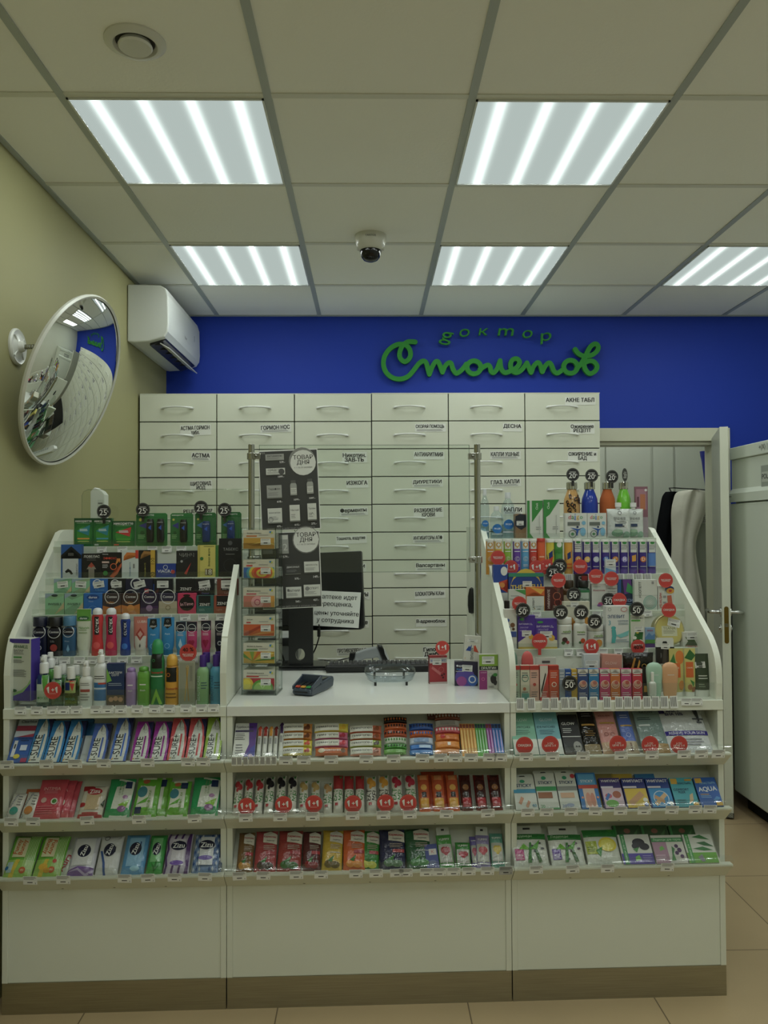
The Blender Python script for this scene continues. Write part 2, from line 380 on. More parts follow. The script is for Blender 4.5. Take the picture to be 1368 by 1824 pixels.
for sgn, x0 in ((-1, 0), (1, .042)):
    h = MB(); c = mat('c8c9c6', 'metal'); Mx = Matrix.Translation((x0, .06, hz)) @ Matrix.Rotation(R_(90*sgn), 4, 'Y')
    h.lathe([(0, 0), (.025, 0), (.025, .006), (.012, .009), (.009, .03)], c, 20, Mx)
    h.tube(smooth_path([(x0+sgn*.01, .06, hz), (x0+sgn*.05, .06, hz), (x0+sgn*.062, .075, hz), (x0+sgn*.064, .11, hz), (x0+sgn*.06, .165, hz)], 4), .009, c, 10)
    h.build('door_handle', door)
    k = MB(); k.lathe([(0, 0), (.024, 0), (.024, .005), (.01, .007), (.008, .012), (0, .012)], c, 20, Matrix.Translation((x0, .06, hz-.085)) @ Matrix.Rotation(R_(90*sgn), 4, 'Y')); k.build('keyhole_rosette', door)
# store room cupboard wall
def cupboards():
    y = 5.75; m0 = mat('d5d8cc', 'laminate')
    xs = [at_y(x, 850, y).x for x in (1000, 1078, 1162, 1202, 1300)]
    t = empty('storage_cupboard', Matrix.Translation((xs[0], y, 0)), 'tall white cupboard with flush doors inside the store room', 'cupboard')
    MB().box((0, .02, 0), (2.74-xs[0], .5, 2.5), m0).build('body', t)
    for a, b in zip(xs, xs[1:]+[2.74]):
        if a == xs[-1]: continue
        MB().box((a-xs[0]+.008, 0, .08), (b-xs[0]-.008, .018, 2.46), m0).build('cupboard_door', t, bevel=.003)
cupboards()
def coats():
    # white lab coat and black jacket on hooks
    y = 5.42
    def drape(name, pts, th, col, label, cat, folds, M0=None):
        """outline rows (py, left px, right px) hung at depth y"""
        mb = MB(); rr = []; n = 40
        for py, a, b in pts:
            A = at_y(a, py, y); B = at_y(b, py, y); ring = []
            for i in range(n):
                an = 2*math.pi*i/n; t = .5+.5*math.cos(an); x = A.x+(B.x-A.x)*t
                d = th*math.sin(an)*(1+.0*t); d -= (.011*math.sin(t*folds*6.28+py*.004)+.004*math.sin(t*folds*12+1+py*.01))*(1 if math.sin(an) < 0 else .3)
                ring.append((x, y-th+d*-1 if 0 else y+d, A.z))
            rr.append(ring)
        # resample for smoothness
        mb.rings(rr, mat(col, 'cloth'), True, True)
        return tag(mb.build(name, sharp=180), label, cat)
    def rows(pts):
        P = smooth_path([(p[0], p[1], p[2]) for p in pts], 5); return [(p.x, p.y, p.z) for p in P]
    drape('lab_coat', rows([(873, 1222, 1246), (877, 1206, 1262), (890, 1200, 1262), (915, 1196, 1256), (965, 1197, 1240), (1010, 1195, 1243), (1060, 1190, 1252), (1110, 1188, 1256), (1160, 1190, 1257), (1230, 1190, 1256)]), .045, 'e8e4d6',
          'off-white coat hanging behind the door opening', 'coat', 2.3)
    y = 5.56
    drape('black_jacket', rows([(876, 1186, 1208), (885, 1180, 1206), (905, 1176, 1204), (940, 1170, 1200), (980, 1168, 1196), (1040, 1170, 1200), (1100, 1174, 1200)]), .035, '15161a',
          'black jacket hanging left of the off-white coat in the store room', 'jacket', 1.6)
    y2 = 5.42; h = MB(); p = [at_y(1200, 869, y2), at_y(1246, 872, y2), at_y(1262, 873, y2)]
    h.tube([p[0], p[1], p[2]], .004, mat('222222', 'plastic'), 6); h.tube([p[1], p[1]+Vector((0, .1, .01)), p[1]+Vector((0, .2, .015))], .004, mat('222222', 'plastic'), 6)
    j = at_y(1197, 876, 5.56); h.tube([p[0], (p[0].x, 5.5, p[0].z+.003), (j.x, 5.57, j.z-.004)], .004, mat('222222', 'plastic'), 6); h.tube([p[2], p[2]+Vector((.25, .31, 0))], .004, mat('222222', 'plastic'), 6)
    tag(h.build('coat_hook_rail'), 'thin dark hook rail above the off-white coat', 'hook rail')
    # blue rolled bag
    rr = []
    for py, a, b in ((804, 1247, 1270), (812, 1248, 1270), (820, 1250, 1270), (850, 1254, 1269), (872, 1257, 1268)):
        A = at_y(a, py, y2); B = at_y(b, py, y2); c = (A+B)/2; r = (B.x-A.x)/2
        rr.append([(c.x+r*math.cos(t), y2+r*math.sin(t), A.z) for t in [2*math.pi*i/20 for i in range(20)]])
    tag(MB().rings(rr, mat('252f9a', 'plastic'), True).build('blue_umbrella'), 'rolled blue umbrella hanging above the off-white coat', 'umbrella')
    # cabinet with a partly hidden notice
    A = at_y(1236, 900, 5.5); B = at_y(1275, 1250, 5.5)
    t = MB().box((A.x, 5.5, 0), (B.x+.1, 5.74, A.z+.05), mat('a9ad9e', 'laminate'))
    t.build('grey_locker'); o = bpy.data.objects['grey_locker']; tag(o, 'grey-green locker behind the off-white coat, with a paper notice', 'locker')
    n = MB(); a = at_y(1238, 918, 5.49); b = at_y(1275, 932, 5.49); W = b.x-a.x; H = a.z-b.z
    n.box((a.x, 5.485, b.z), (b.x, 5.4995, a.z), mat('dcdccf')); art(n, [T('ДЕЗ.', .45, .72, .5, '444'), T('СРЕДСТВА', .5, .28, .95, '444')], W, H, lambda x, z, o_: (a.x+W/2+x, 5.484-o_, b.z+z))
    n.build('paper_notice', o)
coats()

# ---- wall sign
def wall_sign():
    y = WALL_Y-.045; g = mat('3a8e3e', 'matte')
    P = [(248, 152), (225, 150), (203, 153), (178, 172), (162, 208), (164, 240), (185, 260), (208, 252), (222, 225), (215, 190), (190, 168), (150, 166), (108, 190), (78, 232), (72, 280), (88, 322), (122, 350), (165, 358), (208, 343), (240, 308), (268, 272), (292, 258), (308, 268), (318, 300), (326, 332)]
    P2 = [(326, 332), (340, 295), (358, 264), (374, 262), (388, 290), (399, 320)]
    P3 = [(399, 320), (412, 288), (432, 268), (447, 272), (457, 302), (475, 325), (500, 312), (520, 290), (530, 275)]
    Om = [(573+38*math.cos(a), 293-36*math.sin(a)) for a in [6.283*i/20 for i in range(20)]]
    P4 = [(606, 305), (628, 290), (650, 280), (663, 292), (668, 314), (683, 322), (702, 300), (718, 256)]
    P5 = [(718, 256), (724, 300), (745, 322), (778, 312), (812, 292), (826, 265), (812, 246), (788, 250), (776, 275), (782, 308), (808, 322), (838, 306), (866, 268)]
    P6 = [(866, 268), (880, 300), (890, 322)]
    P7 = [(890, 322), (905, 285), (928, 266), (942, 285), (952, 318)]
    P8 = [(952, 318), (968, 285), (988, 268), (1002, 280), (1015, 312), (1035, 325), (1062, 308)]
    O2 = [(1108+38*math.cos(a), 290-36*math.sin(a)) for a in [6.283*i/20 for i in range(20)]]
    P9 = [(1142, 300), (1165, 275), (1183, 245)]
    P10 = [(1134, 193), (1150, 215), (1180, 230), (1218, 228), (1250, 208), (1262, 182), (1248, 163), (1222, 175), (1198, 215), (1184, 262), (1188, 300), (1214, 328), (1246, 312), (1254, 285), (1236, 262), (1210, 258), (1186, 268)]
    mb = MB(); r = 13.2/3.109*WALL_Y/FPX*.97
    cnt = [0]
    def stroke(pts, closed=False):
        q = [at_y(660+p.x/3.109, 560+p.y/3.109, y) for p in smooth_path(pts, 5, closed)]
        if closed: q.append(q[0])
        n = len(q); vs = []; cnt[0] += 1; y0 = y-cnt[0]*.00012
        for i, a in enumerate(q):
            d = (q[(i+1) % n if not closed else (i+1 if i < n-1 else 1)] if (closed or i < n-1) else a)-(q[i-1] if i else (q[-2] if closed else a)); d = Vector((d.x, 0, d.z)).normalized()
            nn = Vector((-d.z, 0, d.x))*r; yy = y0-i*.00002
            vs += [(a.x+nn.x, yy, a.z+nn.z), (a.x-nn.x, yy, a.z-nn.z), (a.x+nn.x, y+.022, a.z+nn.z), (a.x-nn.x, y+.022, a.z-nn.z)]
        fs = []
        for i in range(n-1):
            k = 4*i; fs += [(k, k+1, k+5, k+4), (k+1, k+3, k+7, k+5), (k+2, k, k+4, k+6)]
        mb.add(vs, fs, g)
        if not closed:
            for a, e in ((q[0], .0), (q[-1], n*.00002)):
                mb.prism([(a.x+r*math.cos(t), a.z+r*math.sin(t)) for t in [6.2832*i/18 for i in range(18)]][::-1], y0-e-.00006, y+.022, g, axis='y')
    for s in (P, P2, P3, P4, P5, P6, P7, P8, P9, P10): stroke(s)
    stroke(Om, True); stroke(O2, True)
    tag(mb.build('script_sign'), 'large green script lettering mounted on the blue back wall', 'sign')
    words_ = {'g': 'green letter d, first of the six arched above the green script', 'о': 'round green letter o, second in the arched word', 'к': 'green letter k, third in the arched word above the script', 'm': 'green letter t, fourth and widest in the arched word', 'о2': 'round green letter o, fifth in the arched word', 'р': 'green letter r, last of the six arched above the script'}
    for (ch, l), cx, cy, h, rot in zip(words_.items(), (418, 521, 626, 751, 870, 973), (132, 101, 95, 96, 108, 130), (70, 42, 38, 40, 42, 60), (-10, 0, 0, 0, 4, 8)):
        V, F, w0, h0 = textmesh(ch[0], 99, 3); c = at_y(660+cx/3.109, 560+cy/3.109, y); sc = h/3.109*WALL_Y/FPX/h0; sx = sc*1.5
        mb = MB(); n = len(V); lv = [q[2] for q in V]; k = [((q[0]-w0/2)*sx, (q[1]-h0/2)*sc) for q in V]
        a = R_(rot); k = [(x*math.cos(a)-z*math.sin(a)+.18*z, x*math.sin(a)+z*math.cos(a)) for x, z in k]
        vs = [(x, -.0002*l_, z) for (x, z), l_ in zip(k, lv)]+[(x, .02, z) for x, z in k]
        fs = list(F)+[tuple(i+n for i in f[::-1]) for f in F]; ed = {}
        for f in F:
            for i in range(len(f)):
                e = (f[i], f[(i+1) % len(f)]); ed[e] = 1
        fs += [(b, a_, a_+n, b+n) for a_, b in ed if (b, a_) not in ed]
        mb.add(vs, fs, g); tag(mb.build('sign_letter', M=Matrix.Translation(c)), l, 'letter', 'green letters of the small arched word')
wall_sign()

# ---- drawer cabinet
DL = {  # (column, row): text lines
 (5,0):'АКНЕ ТАБЛ',(0,1):'АСТМА ГОРМОН\nтабл.',(1,1):'ГОРМОН НОС',(3,1):'СКОРАЯ ПОМОЩЬ',(4,1):'ДЕСНА',(5,1):'Ожирение\nРЕЦЕПТ',(0,2):'АСТМА',(2,2):'Никотин.\nЗАВ-ТЬ',(3,2):'АНТИАРИТМИЯ',(4,2):'КАПЛИ УШНЫЕ',(5,2):'ОЖИРЕНИЕ и\nБАД',
 (0,3):'ЩИТОВИД\nЙОД',(2,3):'ИЗЖОГА',(3,3):'ДИУРЕТИКИ',(4,3):'ГЛАЗ. КАПЛИ',(0,4):'РЕЦЕПТ N107',(2,4):'Ферменты',(3,4):'РАЗЖИЖЕНИЕ\nКРОВИ',(4,4):'КАПЛИ',(2,5):'Тошнота, вздутие',(3,5):'ИНГИБИТОРЫ АПФ',(2,6):'СЕРДЕЧНИКИ',(3,6):'Валсартаны',(2,7):'ПРОТЕКТОРЫ',(3,7):'БЛОКАТОРЫ К.Кан',
 (2,8):'Давление',(3,8):'В-адреноблок',(2,9):'ПРОТИВОЯЗВЕННЫЕ',(3,9):'Гипогли\nДиабет'}
def drawers():
    Y = 4.12; xs = [at_y(x, 800, Y).x for x in (248, 386, 524.5, 662, 799, 935.5, 1069.5)]
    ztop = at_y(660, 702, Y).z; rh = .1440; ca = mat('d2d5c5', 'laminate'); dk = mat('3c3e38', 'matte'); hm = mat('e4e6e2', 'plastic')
    for c in range(6):
        x0, x1 = xs[c], xs[c+1]; W = x1-x0
        zt = ztop+(.002 if c > 2 else 0)
        pos = ('first, beside the olive wall', 'second from the left, behind the tall acrylic pill rack', 'third from the left, behind the monitor', 'fourth from the left, behind the barcode scanner', 'fifth from the left, behind the right chrome post', 'sixth, beside the door opening')[c]
        t = empty('drawer_cabinet', Matrix.Translation((x0, Y, 0)), 'white medicine drawer column, '+pos, 'drawer cabinet', 'columns of white medicine drawers along the back wall')
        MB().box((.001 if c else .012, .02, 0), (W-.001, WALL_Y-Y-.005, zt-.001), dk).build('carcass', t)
        MB().box((0 if c else .004, -.0005, zt), (W-.0005, WALL_Y-Y-.005, zt+.004), ca).build('top_board', t)
        for r in range(15):
            z1 = zt-r*rh-.001; z0 = z1-rh+.0052; jig = random.Random(c*20+r).uniform(0, .002)
            d = MB().box((.0026, -jig, z0), (W-.0026, .018, z1), ca).build('drawer', t, bevel=.0012)
            h = MB(); zc = (z0+z1)/2+(-.001); xc = W/2-.002; pts = []
            for i in range(9):
                q = i/8; pts.append((xc-.076+.152*q, -jig-.004-.022*math.sin(math.pi*q)**.6, zc+.004*math.sin(math.pi*q)))
            h.tube(pts, [.0035+.0022*abs(1-2*i/8) for i in range(9)], hm, 8)
            for s in (-.076, .076): h.box((xc+s-.008, -jig-.006, zc-.0045), (xc+s+.008, -jig, zc+.0045), hm)
            h.build('drawer_handle', d)
            if (c, r) in DL:
                s = DL[(c, r)]; two = '\n' in s; w_ = min(.16, (.0135 if two else .0158)*max(len(q) for q in s.split('\n'))+.02); hh = .056 if two else .042
                V_, F_, w0_, h0_ = textmesh(s, 0); tw_ = .92*w_; sy_ = max(1, min(1.9, (.044 if two else .021)/(h0_/w0_*tw_)))
                rn = random.Random(c*31+r); a = rn.uniform(-.05, .03)
                M0 = Matrix.Translation((W-.012-w_/2-rn.uniform(0, .02), -jig-.0006, z1-.016-hh/2+(.004 if r else -.002))) @ Matrix.Rotation(a, 4, 'Y')
                lb = MB(); lb.box((-w_/2, -.0006, -hh/2), (w_/2, 0, hh/2), mat('eef0e8'))
                art(lb, [T(s, .49, .5 if two else .64, .92, '0c0c0c', 0, 4, sy_)]+([L(.06, .04, .94, .3, 2, '777')] if rn.random() < .7 and not two else []), w_, hh, lambda x, z, o_: (x+z*.0, -.0006-o_, z-hh/2))
                lb.build('paper_label', d, M0)
drawers()

# ---- fridge at the right
def fridge():
    X = 1.962; y0, y1 = 3.45, at_x(1301, 945, X).y
    zt = at_x(1368, 783, X).z; zb = at_x(1368, 1450, X).z; c = mat('d3d9cd', 'laminate')
    t = empty('refrigerator', Matrix.Translation((X, y1, 0)), 'tall white pharmacy refrigerator along the right wall', 'refrigerator'); Ln = y1-y0
    zs = [at_x(1340, p, X).z for p in (812, 867, 876, 893)]
    MB().box((.03, -Ln, zb), (.68, 0, zt-.012), c).build('body', t, bevel=.006)
    MB().box((.0, -Ln, zs[0]), (.1, 0, zt), c).build('top_crown', t, bevel=.004)
    b = MB(); b.box((.012, -Ln, zs[1]), (.05, 0, zs[0]-.001), c); b.build('display_band', t)
    MB().prism([(-.006, zs[3]+.003), (.05, zs[3]+.003), (.05, zs[1]), (.012, zs[1]), (-.006, zs[2])][::-1], -Ln, 0, c, axis='y').build('ledge', t)
    MB().box((0, -Ln, zb), (.05, -.002, zs[3]-.004), c).build('door', t, bevel=.008)
    MB().box((.06, -Ln, 0.0), (.66, -.03, zb), mat('191a18', 'matte')).build('plinth', t)
    h = at_x(1302, 885, X); k = MB(); k.tube([(0, h.y-y1-.015, h.z), (-.02, h.y-y1-.015, h.z), (-.04, h.y-y1-.015, h.z+.004)], .004, mat('c0c0bc', 'metal'), 8)
    k.lathe([(0, 0), (.011, 0), (.011, .004), (0, .006)], mat('777772', 'metal'), 14, Matrix.Translation((-.04, h.y-y1-.015, h.z)) @ Matrix.Rotation(R_(-90), 4, 'Y')); k.build('coat_peg', t)
    p = at_x(1357, 850, X+.012); s = MB(); W, H = .28, .115; ny = p.y-y1
    s.box((.0085, ny-W, p.z-H/2), (.0118, ny, p.z+H/2), mat('a3aaa0', 'plastic')); F = lambda x, z, o_: (.0083-o_, ny-W/2-x, p.z-H/2+z)
    art(s, [R(.03, .28, .97, .72, 'c9cec4'), T('POLAIR', .24, .52, .4, '222', 0, 2)], W, H, F); s.build('name_plate', t)
    q = at_x(1352, 798, X); n = MB(); art(n, [T('+(X) | У', .5, .5, 1, '333', 0, 1)], .12, .03, lambda x, z, o_: (-.0004-o_, q.y-y1-.06-x, q.z-.015+z)); n.build('marker_note', t)
fridge()

# ---- air conditioner on the left wall
def aircon():
    X = WALL_L; y0 = at_x(226, 560, X).y; y1 = 4.66; zt = at_x(226, 506, X).z; zb = at_x(226, 608, X).z; D = .205; H = zt-zb; Ln = y1-y0
    c = mat('dfe3df', 'plastic'); dk = mat('1c1d1e', 'plastic'); t = empty('air_conditioner', Matrix.Translation((X, y0, zb)), 'white wall air conditioner with its outlet flap ajar, on the olive wall', 'air conditioner')
    prof = [(.002, H), (D*.80, H*.985), (D*.93, H*.93), (D*.985, H*.8), (D, H*.3), (D*.98, H*.17), (D*.9, H*.08), (D*.88, H*.075), (D*.5, H*.0), (.03, -.004), (.002, 0)]
    MB().prism(prof, 0, Ln, c, axis='y').build('body', t, bevel=.006)
    A = MB().prism([(D*.86, H*.055), (D*.90, H*.085), (D*.5, H*.002), (D*.5, -.012), ][::1], .04, Ln-.04, dk, axis='y'); A.build('air_outlet', t)
    fl = MB(); fl.box((-.03, 0, -.0025), (.026, Ln-.1, .0025), mat('e6e8e6', 'plastic')); fl.build('outlet_flap', t, Matrix.Translation((D*.86, .05, -.012)) @ Matrix.Rotation(R_(30), 4, 'Y'))
    for k in range(6): MB().box((D*.55, .06+k*.1, -.006), (D*.8, .064+k*.1, .012), mat('3a3b3c', 'plastic')).build('louvre', t)
    l = MB(); art(l, [T('1', .5, .5, .25, '666')], .03, .03, lambda x, z, o_: (D*.992+o_, Ln*.8+x, H*.45+z)); 
    MB().box((D*.985, 0.0, H*.9), (D*.985+.0004, .0004, H*.9+.0004), c)
    art(l, [T('Haier', .5, .5, 1, '444')], .05, .02, lambda x, z, o_: (D*1.004+o_, Ln*.5+x, H*.33+z)); l.build('maker_mark', t)
aircon()

# ---- convex mirror
def mirror():
    C = Vector((-1.052, 2.845, 2.03)); p = at_y(132, 680, 2.845); C = Vector((p.x, 2.845, p.z)); N = Vector((.93, -.07, -.33)).normalized(); r = .315
    z = N; x = Vector((0, 0, 1)).cross(z).normalized(); y = z.cross(x)
    M = Matrix(((x.x, y.x, z.x, C.x), (x.y, y.y, z.y, C.y), (x.z, y.z, z.z, C.z), (0, 0, 0, 1)))
    t = empty('convex_mirror', M, 'round convex safety mirror on a bent arm, on the olive wall', 'mirror')
    Rs = .62; prof = []; n = 24
    for i in range(n+1):
        q = r*.965*i/n; prof.append((max(q, 1e-5), math.sqrt(Rs*Rs-q*q)-math.sqrt(Rs*Rs-(r*.965)**2)))
    mm, nt, b = newmat('silvered_mirror'); b.inputs['Base Color'].default_value = (.86, .88, .86, 1); b.inputs['Metallic'].default_value = 1; b.inputs['Roughness'].default_value = .015
    MB().lathe(prof[::-1], mm, 72, cap=False).build('mirror_face', t, sharp=180)
    MB().lathe([(r*.96, .004), (r*.985, .008), (r*1.0, .0), (r*.99, -.01), (r*.95, -.014), (.06, -.03), (1e-4, -.03)], mat('d6d7cd', 'plastic'), 72, cap=False).build('rim', t)
    w0 = at_x(29, 618, WALL_L); Mi = M.inverted(); k = MB(); Wm = Matrix.Translation(w0) @ Matrix.Rotation(R_(90), 4, 'Y')
    k.lathe([(.062, 0), (.062, .006), (.057, .011), (.05, .008), (.04, .008), (.02, .014), (.014, .03), (1e-4, .03)], mat('e4e6e0', 'plastic'), 36, Mi @ Wm, cap=False)
    for a in range(4):
        q = R_(45+90*a); k.tube([(w0.x+.011, w0.y+.018*math.cos(q), w0.z+.018*math.sin(q)), (w0.x+.01, w0.y+.05*math.cos(q), w0.z+.05*math.sin(q))], .003, mat('e4e6e0', 'plastic'), 6, Mi)
    k.build('wall_plate', t)
    e = M @ Vector((0, 0, -.03)); pa = smooth_path([w0+Vector((.028, 0, 0)), w0+Vector((.075, .0, -.002)), w0*.45+e*.55+Vector((.05, -.0, .03)), e], 16)
    g = MB(); g.tube(pa, [.0075+.0012*(i % 2) for i in range(len(pa))], mat('a9aaa6', 'metal'), 10, Mi); g.build('gooseneck_arm', t)
mirror()

# ---- things on the ceiling
def ceiling_things():
    p = at_z(241, 74, CEIL); c = mat('e0e1da', 'plastic'); t = empty('ceiling_vent', Matrix.Translation(p), 'round white ceiling vent near the upper left corner', 'ceiling vent')
    MB().lathe([(.078, 0), (.078, -.004), (.066, -.012), (.056, -.012), (.05, -.002)], c, 48, cap=False).build('flange', t)
    MB().lathe([(.0505, -.0015), (1e-4, -.0015)], mat('3c3c38', 'matte'), 40, cap=False).build('throat', t)
    MB().lathe([(.040, -.004), (.044, -.014), (.04, -.019), (1e-4, -.02)], c, 40, cap=False).build('valve_disc', t)
    p = at_z(660, 420, CEIL); t = empty('dome_camera', Matrix.Translation((p.x, p.y, CEIL)), 'white dome security camera with smoked bubble, under the ceiling', 'security camera')
    h = MB(); h.lathe([(.068, 0), (.066, -.03), (.062, -.045), (.055, -.06), (.046, -.066), (1e-4, -.066)], mat('d5d5c8', 'plastic'), 40, cap=False)
    for sx in (-1, 1): h.lathe([(.007, -.045), (.007, -.066), (0, -.066)], mat('d5d5c8', 'plastic'), 10, Matrix.Translation((sx*.052, -.01, 0)))
    art(h, [T('TANTOS', .5, .5, 1, '222', 0, 1)], .045, .01, lambda x, z, o_: (x, -math.sqrt(.066**2-x*x)-.0015-o_, -.026+z)); h.build('housing', t)
    MB().lathe([(.046, -.066), (.045, -.078), (.04, -.094), (.03, -.106), (.015, -.112), (1e-4, -.1135)], mat('0c0d10', 'gloss'), 36, cap=False).build('smoked_dome', t)
ceiling_things()
# ================================================================ THE COUNTER
ZT, ZS = .946, .914                      # worktop top and underside
LIPS = [(.788, .7375), (.616, .562), (.439, .3825)]     # lip height, fascia foot
KICK = .0962
UE = [at_v(5.5, 1279, 0).x, at_v(403.5, 1270, 0).x, at_v(908.5, 1266, 0).x, at_v(1288, 1261, 0).x]
RAILM = clear('clear_rail', (.93, .95, .94, 1), .55, .05)
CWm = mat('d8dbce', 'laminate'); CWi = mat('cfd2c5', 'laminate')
STEPS = {'L': [(1248, .0), (1168, .10), (1094, .165), (1062, .225), (1029, .28), (973, .355)],
         'R': [(1236, .0), (1154, .135), (1087, .24), (1022, .37), (958, .50)]}
UCX = {'L': 205, 'R': 1090}
def stepz(u):
    o = []
    for i, (py, v) in enumerate(STEPS[u]): o.append((v, ZT if i == 0 else at_v(UCX[u], py, v+.01).z))
    return o
SZ = {k: stepz(k) for k in 'LR'}
def counter(idx, label):
    u0, u1 = UE[idx]+.0008, UE[idx+1]-.0008; W = u1-u0; side = 'L R'[idx]; th = .018
    t = empty('display_counter', CF @ Matrix.Translation((u0, 0, 0)), label, 'counter', 'three white pharmacy counter units side by side')
    B = .45
    back = {0: .55, 1: .87, 2: .98}[idx]
    steel = mat('a8a492', 'brushed')
    MB().box((.001, 0, 0), (W-.001, .3, KICK), steel).build('kick_plate', t)
    for k in (0, 1):
        x = th*k*0+(0 if k == 0 else W-th); s = MB(); s.box((x, .0, KICK), (x+th, B, ZS), CWm); s.build('side_panel', t, bevel=.001)
    MB().box((th, .003, KICK), (W-th, .021, LIPS[2][1]), CWm).build('front_panel', t, bevel=.001)
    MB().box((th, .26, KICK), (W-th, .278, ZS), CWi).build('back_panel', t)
    ov = .0 if idx < 2 else .0
    MB().box((0, -.004, ZS), (W, back, ZT), mat('e9ebe6', 'gloss') if idx == 1 else CWm).build('countertop', t, bevel=.0015)
    for zl, zf in LIPS:
        e0 = 0 if idx else -.002; e1 = W if idx < 2 else W+.002
        f = MB(); f.prism([(-.052, zl), (-.052, zl-.006), (.0, zf), (.018, zf), (.018, zf+.016), (-.03, zl)][::-1], e0, e1, CWm)
        for q in (.27, .5, .73)[:3]: f.box((W*q-.0035, -.006, zf+.004), (W*q+.0035, -.0015, zf+.0075), mat('222', 'matte'))
        f.build('shelf_fascia', t, bevel=.001)
        b = MB(); a = R_(TILT); th2 = .006
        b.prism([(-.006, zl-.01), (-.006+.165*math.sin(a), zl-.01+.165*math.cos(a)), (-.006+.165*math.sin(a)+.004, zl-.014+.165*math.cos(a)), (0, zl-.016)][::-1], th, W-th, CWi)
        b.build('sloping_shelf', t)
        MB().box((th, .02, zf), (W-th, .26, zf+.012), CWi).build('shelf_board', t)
    # clear price rails on the lips
    for zl, zf in LIPS:
        r = MB(); arc = [(-.054-.017*math.sin(math.pi*q/12)**.8, zl-.006+.036*q/12+.004*math.sin(math.pi*q/12)) for q in range(13)]
        n_ = len(arc); r.add([(x_, p_[0], p_[1]) for x_ in (.004, W-.004) for p_ in arc], [(i, n_+i, n_+i+1, i+1) for i in range(n_-1)], RAILM, True)
        r.build('price_rail', t)
    if idx != 1:
        sz = SZ[side]; vb = .46 if idx == 0 else .62; p = [(0.02, ZT)]
        for i, (v, z) in enumerate(sz):
            if i: p += [(v, p[-1][1]), (v, z)]
        p[0] = (sz[1][0], ZT); p = [(sz[1][0], ZT)]
        zc = ZT
        for v, z in sz[1:]:
            if p[-1][0] != v: p.append((v, zc))
            p.append((v, z)); zc = z
        p += [(vb, zc), (vb, ZT)]
        MB().prism(p, .019, W-.019, CWm).build('stepped_display', t, bevel=.001)
        if idx == 0: pr = [(.004, ZT), (.0, 1.05), (.008, 1.10), (.03, 1.155), (.07, 1.196), (.395, 1.472), (.425, 1.493), (.455, 1.504), (.50, 1.508), (.56, 1.508), (.56, ZT)]
        else: pr = [(.004, ZT), (.0, 1.0), (.003, 1.045), (.014, 1.083), (.034, 1.115), (.062, 1.143), (.11, 1.177), (.53, 1.475), (.56, 1.495), (.595, 1.506), (.68, 1.508), (.68, ZT)]
        pr = pr[:1]+[(p_.x, p_.y) for p_ in smooth_path([(a, b, 0) for a, b in pr[1:-1]], 5)]+pr[-1:]
        for k in (0, 1):
            x = 0 if k == 0 else W-.02
            q = MB(); q.prism(pr[::-1], x, x+.02, CWm); q.build('upper_side_panel', t, bevel=.001)
        if idx == 2: MB().box((0, .69, ZT), (.018, .97, 1.512), CWm).build('rear_panel', t)
        # clear lips in front of every step
        for i, (v, z) in enumerate(sz):
            r = MB(); vv = v-.004 if i else .006
            r.box((.024, vv-.0015, z-.022 if i else z), (W-.024, vv, z+(.02 if i not in (0,) else .055)), ACR)
            r.build('price_rail', t)
    return t
TILT = 43
counter(0, 'left white display counter unit, its steps holding green packs and small dark boxes')
counter(1, 'middle white counter unit with the open glossy desk and snack bar shelves')
counter(2, 'white display counter unit on the right, with discount discs above plasters and masks')
